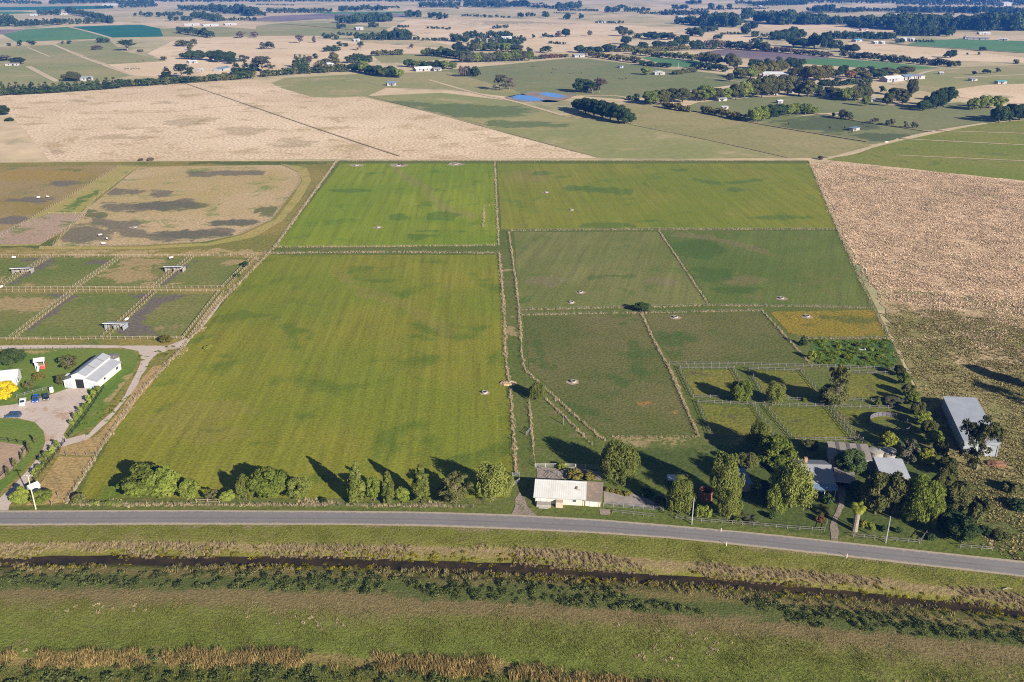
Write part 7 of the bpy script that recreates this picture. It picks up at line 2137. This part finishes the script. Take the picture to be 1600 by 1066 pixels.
# long dry grass under every fence of the central property
STRAW = [([(773, 254), (775, 300), (779, 384)], 1.5, 1.0, 'between the two top crop fields'), ([(755, 356), (756, 323), (776, 320)], 1.6, 1.0, 'round the little hooked corner'), ([(428, 387), (600, 386), (776, 384)], 1.6, 1.0, 'above the cross lane'), ([(415, 396.5), (600, 394.5), (778, 396)], 2.8, 1.0, 'below the cross lane'),
         ([(780, 396), (787, 480), (790, 560), (796, 602)], 1.5, 1.0, 'left of the grass lane'), ([(797, 604), (803, 690), (806, 742)], 1.0, 1.0, 'left of the lower lane'), ([(795, 363), (806, 440), (811, 486), (816, 560), (821, 580), (852, 608), (897, 650), (945, 690)], 1.0, 1.0, 'right of the grass lane'),
         ([(798, 361), (1030, 359), (1307, 359)], 1.7, 1.0, 'below the top right crop'), ([(1029, 361), (1066, 415), (1108, 478)], .9, .9, 'between the middle paddocks'), ([(811, 485), (1000, 481), (1105, 478), (1197, 479)], 1.5, .9, 'above the middle lane'), ([(1197, 479), (1275, 480), (1365, 482)], 1.4, .9, 'above the yellow paddock'), ([(815, 493), (960, 490), (1000, 490), (1190, 486)], 1.1, .9, 'below the middle lane'),
         ([(1003, 491), (1020, 530), (1046, 577), (1068, 630), (1091, 682)], 1.0, 1.0, 'right of the grazed paddock'), ([(1190, 486), (1226, 525), (1269, 573)], 1.0, .9, 'left of the yellow paddock'), ([(1263, 530), (1390, 529)], 1.2, .9, 'above the overgrown plot'), ([(853, 625), (885, 655), (925, 696)], .7, .9, 'inside the forked lane'), ([(827, 630), (832, 690), (836, 726)], .7, .9, 'left of the triangular paddock'),
         ([(957, 684), (1020, 684), (1090, 684)], 1.6, .8, 'below the grazed paddock'), ([(1264, 253), (1308, 358), (1364, 482), (1390, 529)], 2.0, .9, 'along the right boundary'), ([(104, 785), (165, 690), (214, 619), (285, 545), (349, 469), (430, 386), (526, 252)], 2.0, 1.0, 'along the left boundary'), ([(528, 252), (773, 252), (1263, 252)], 3.0, .8, 'along the top boundary'),
         ([(112, 790), (300, 790), (480, 790), (740, 793)], 1.4, .9, 'along the roadside'), ([(465, 786), (555, 788)], 3.5, 1.0, 'in the gap of the roadside trees'), ([(120, 784), (190, 784)], 2.0, .8, 'in the bottom left corner'), ([(670, 788), (690, 789)], 2.0, 1.0, 'beside the tallest poplar')]
for px, w, hs, where in STRAW:
    w *= .36
    P = along(path_pts(px), .24 if px[0][1] > 380 else .36, w)
    scatter('dry_grass', 'long dry grass ' + where, 'grass', B_LONG, P, rng.uniform(.5, 1.15, len(P)) * hs, G_STRAW)

def fxy(px): return [(G(*p).x, G(*p).y) for p in px]

CROPS = [([(532, 256), (772, 256), (778, 384), (431, 386)], 5.0, G_LUSH, 'lush crop'), ([(777, 256), (1264, 256), (1306, 357), (800, 359), (783, 359)], 5.0, G_LUSH, 'young crop'), ([(416, 399), (776, 399), (788, 560), (800, 700), (802, 755), (795, 780), (116, 782), (219, 621), (353, 470)], 3.6, G_OLIVE, 'ripening crop'),
         ([(803, 363), (1027, 363), (1103, 476), (813, 483)], 4.6, G_GREEN, 'drilled paddock'), ([(1034, 362), (1306, 361), (1362, 477), (1112, 476)], 4.6, G_GREEN, 'green paddock'), ([(818, 495), (1001, 492), (1042, 576), (1085, 679), (948, 684), (854, 602), (826, 578)], 3.8, G_GREEN, 'grazed paddock'), ([(1008, 492), (1188, 488), (1262, 570), (1052, 567)], 4.4, G_GREEN, 'upper grazed paddock'), ([(1203, 488), (1364, 485), (1386, 526), (1264, 527)], 3.4, G_OLIVE, 'yellow paddock')]
for px, sp, mt, where in CROPS:
    P = fill_poly(fxy(px), sp)
    scatter('crop_growth', 'short growth of the ' + where, 'crop', B_CROP, P, rng.uniform(.75, 1.2, len(P)), mt)
P = fill_poly(fxy([(1265, 533), (1390, 532), (1402, 576), (1274, 570)]), 2.2)
scatter('weeds', 'rank green weeds in the overgrown plot', 'weeds', BRM, P, rng.uniform(.4, .9, len(P)), G_LUSH)
P = fill_poly(fxy([(1271, 256), (1440, 268), (1600, 285), (1690, 294), (1690, 503), (1600, 495), (1480, 484), (1378, 468), (1330, 388)]), 3.6)
scatter('tussock_grass', 'pale dry tussocks of the right hand pasture', 'grass', TUS, P, rng.uniform(.8, 1.5, len(P)), G_TUSS)
P = fill_poly(fxy([(1380, 472), (1600, 500), (1700, 508), (1730, 890), (1600, 876), (1552, 856), (1480, 702), (1405, 540)]), 3.2)
scatter('tussock_grass', 'olive tussocks round the long barn', 'grass', TUS, P, rng.uniform(.7, 1.3, len(P)), G_TUSSOL)
P = fill_poly(fxy([(1378, 468), (1480, 484), (1600, 496), (1700, 504), (1710, 620), (1600, 600), (1480, 570), (1410, 540)]), 4.5, lambda Q: (blotch(Q, 14, 3) > .3) & (rng.random(len(Q)) < np.clip((Q[:, 1] - 250) / 60, .1, 1)))
scatter('tussock_grass', 'scattered pale tussocks above the long barn', 'grass', TUS, P, rng.uniform(.7, 1.2, len(P)), G_TUSS)
P = fill_poly(fxy([(222, 548), (290, 538), (250, 560), (236, 566), (190, 640), (140, 680), (112, 680), (150, 620), (190, 605), (208, 585)]), 2.4, lambda Q: blotch(Q, 9) > .35)
scatter('weeds', 'bright weeds on the bank beside the white barn track', 'weeds', BRM, P, rng.uniform(.25, .55, len(P)), G_LUSH)
P = fill_poly(fxy([(190, 640), (216, 602), (250, 570), (285, 545), (300, 530), (345, 475), (350, 478), (300, 540), (215, 630), (165, 702), (108, 784), (98, 786)]), 1.6, lambda Q: blotch(Q, 4) > .62)
scatter('dry_grass', 'rank dry grass outside the left boundary', 'grass', B_TUFT, P, rng.uniform(.4, .9, len(P)), G_STRAW)

# foreground bands
gx = np.arange(-205, 206, 1.0)


def band_points(k0, k1, spacing, keep=None):
    n = int(430 / spacing ** 2 * 60)
    x = rng.uniform(-205, 225, n)
    y0, y1 = band_y(int(k0), x), np.maximum(band_y(int(k1), x), 60)
    ok = rng.random(n) < np.abs(y0 - y1) / 60 * 1.1
    f = rng.random(n)
    z = np.interp(k0 + (k1 - k0) * f, np.arange(12), PROFILE)
    P = np.stack([x, y0 + (y1 - y0) * f, z], 1)[ok]
    if keep is not None: P = P[keep(P)]
    return P


def put(name, label, cat, protos, P, lo, hi, mat): scatter(name, label, cat, protos, P, rng.uniform(lo, hi, len(P)), mat)


put('verge_grass', 'grass of the road verge above the drain', 'grass', B_FINE, band_points(0, 1, 2.6), .5, .9, G_GREEN)
G_BANK = leaf_mat('bank_dry_grass', (.20, .16, .08), (.40, .31, .19), .3)
put('dry_grass', 'dry grass along the top of the drain bank', 'grass', B_LONG, band_points(1, 3, .62, lambda Q: blotch(Q, 7) + .6 * blotch(Q, 2.3, 2) > .62), .45, .9, G_BANK)
put('yellow_weeds', 'yellow flowering weeds on the drain banks', 'weeds', BRM, np.concatenate([band_points(2, 3, 1.5, lambda Q: blotch(Q, 11, 2) > .3), band_points(4, 5, 1.5, lambda Q: blotch(Q, 9, 1) > .25)]), .22, .5, G_YELL)
put('bank_grass', 'mixed grass on the near bank of the drain', 'grass', B_TUFT, band_points(4, 6, 1.5, lambda Q: blotch(Q, 6, 3) > .3), .5, .9, G_TUSSOL)
put('brambles', 'dark bramble thicket along the near side of the drain', 'brambles', BRM, band_points(6, 7, 1.5, lambda Q: blotch(Q, 8, 4) > .16), .3, .8, G_BRAM)
put('brambles', 'low dark growth on the lip of the near bank', 'brambles', BRM, band_points(5, 6, 2.2, lambda Q: blotch(Q, 7, 5) > .5), .25, .5, G_BRAM)
put('rough_grass', 'brown mown grass below the brambles', 'grass', B_FINE, band_points(7, 8, 2.6), .45, .75, G_TUSSOL)
put('meadow_grass', 'green grass of the near meadow', 'grass', B_FINE, band_points(8, 9, 2.2), .6, 1.1, G_GREEN)
put('meadow_tufts', 'straw tufts in the near meadow', 'grass', B_TUFT, band_points(8, 9, 2.6, lambda Q: blotch(Q, 10, 6) > .55), .35, .65, G_STRAW)
put('reeds', 'pale dry reeds along the bottom edge', 'reeds', REED, band_points(9, 10, .9, lambda Q: blotch(Q, 5, 3) + blotch(Q, 2.1, 5) > .75), .6, 1.15, G_REED)
put('marsh_growth', 'dark growth among the pale reeds', 'weeds', BRM, band_points(9, 10, 1.8, lambda Q: blotch(Q, 4, 8) > .45), .35, .7, G_BRAM)
put('marsh_growth', 'dark green growth below the reeds', 'weeds', BRM, band_points(10, 11, 1.9), .4, .9, G_BRAM)
put('marsh_grass', 'green grass below the reeds', 'grass', B_FINE, band_points(10, 11, 2.2), .9, 1.6, G_GREEN)

# ------------------------------------------------------------------ air
hz = MB()
hz.box(0, 5500, 59.5, 15400, 14400, 123)
t = NT('haze_air')
vol = t.n('ShaderNodeVolumePrincipled')
vol.inputs['Color'].default_value = (.07, .30, 1.0, 1)
vol.inputs['Density'].default_value = 0.00008
t.l(vol.outputs[0], t.out.inputs['Volume'])
ho = hz.build('haze', t.mat)
tag(ho, 'thin blue haze over the whole plain', 'haze', kind='stuff')
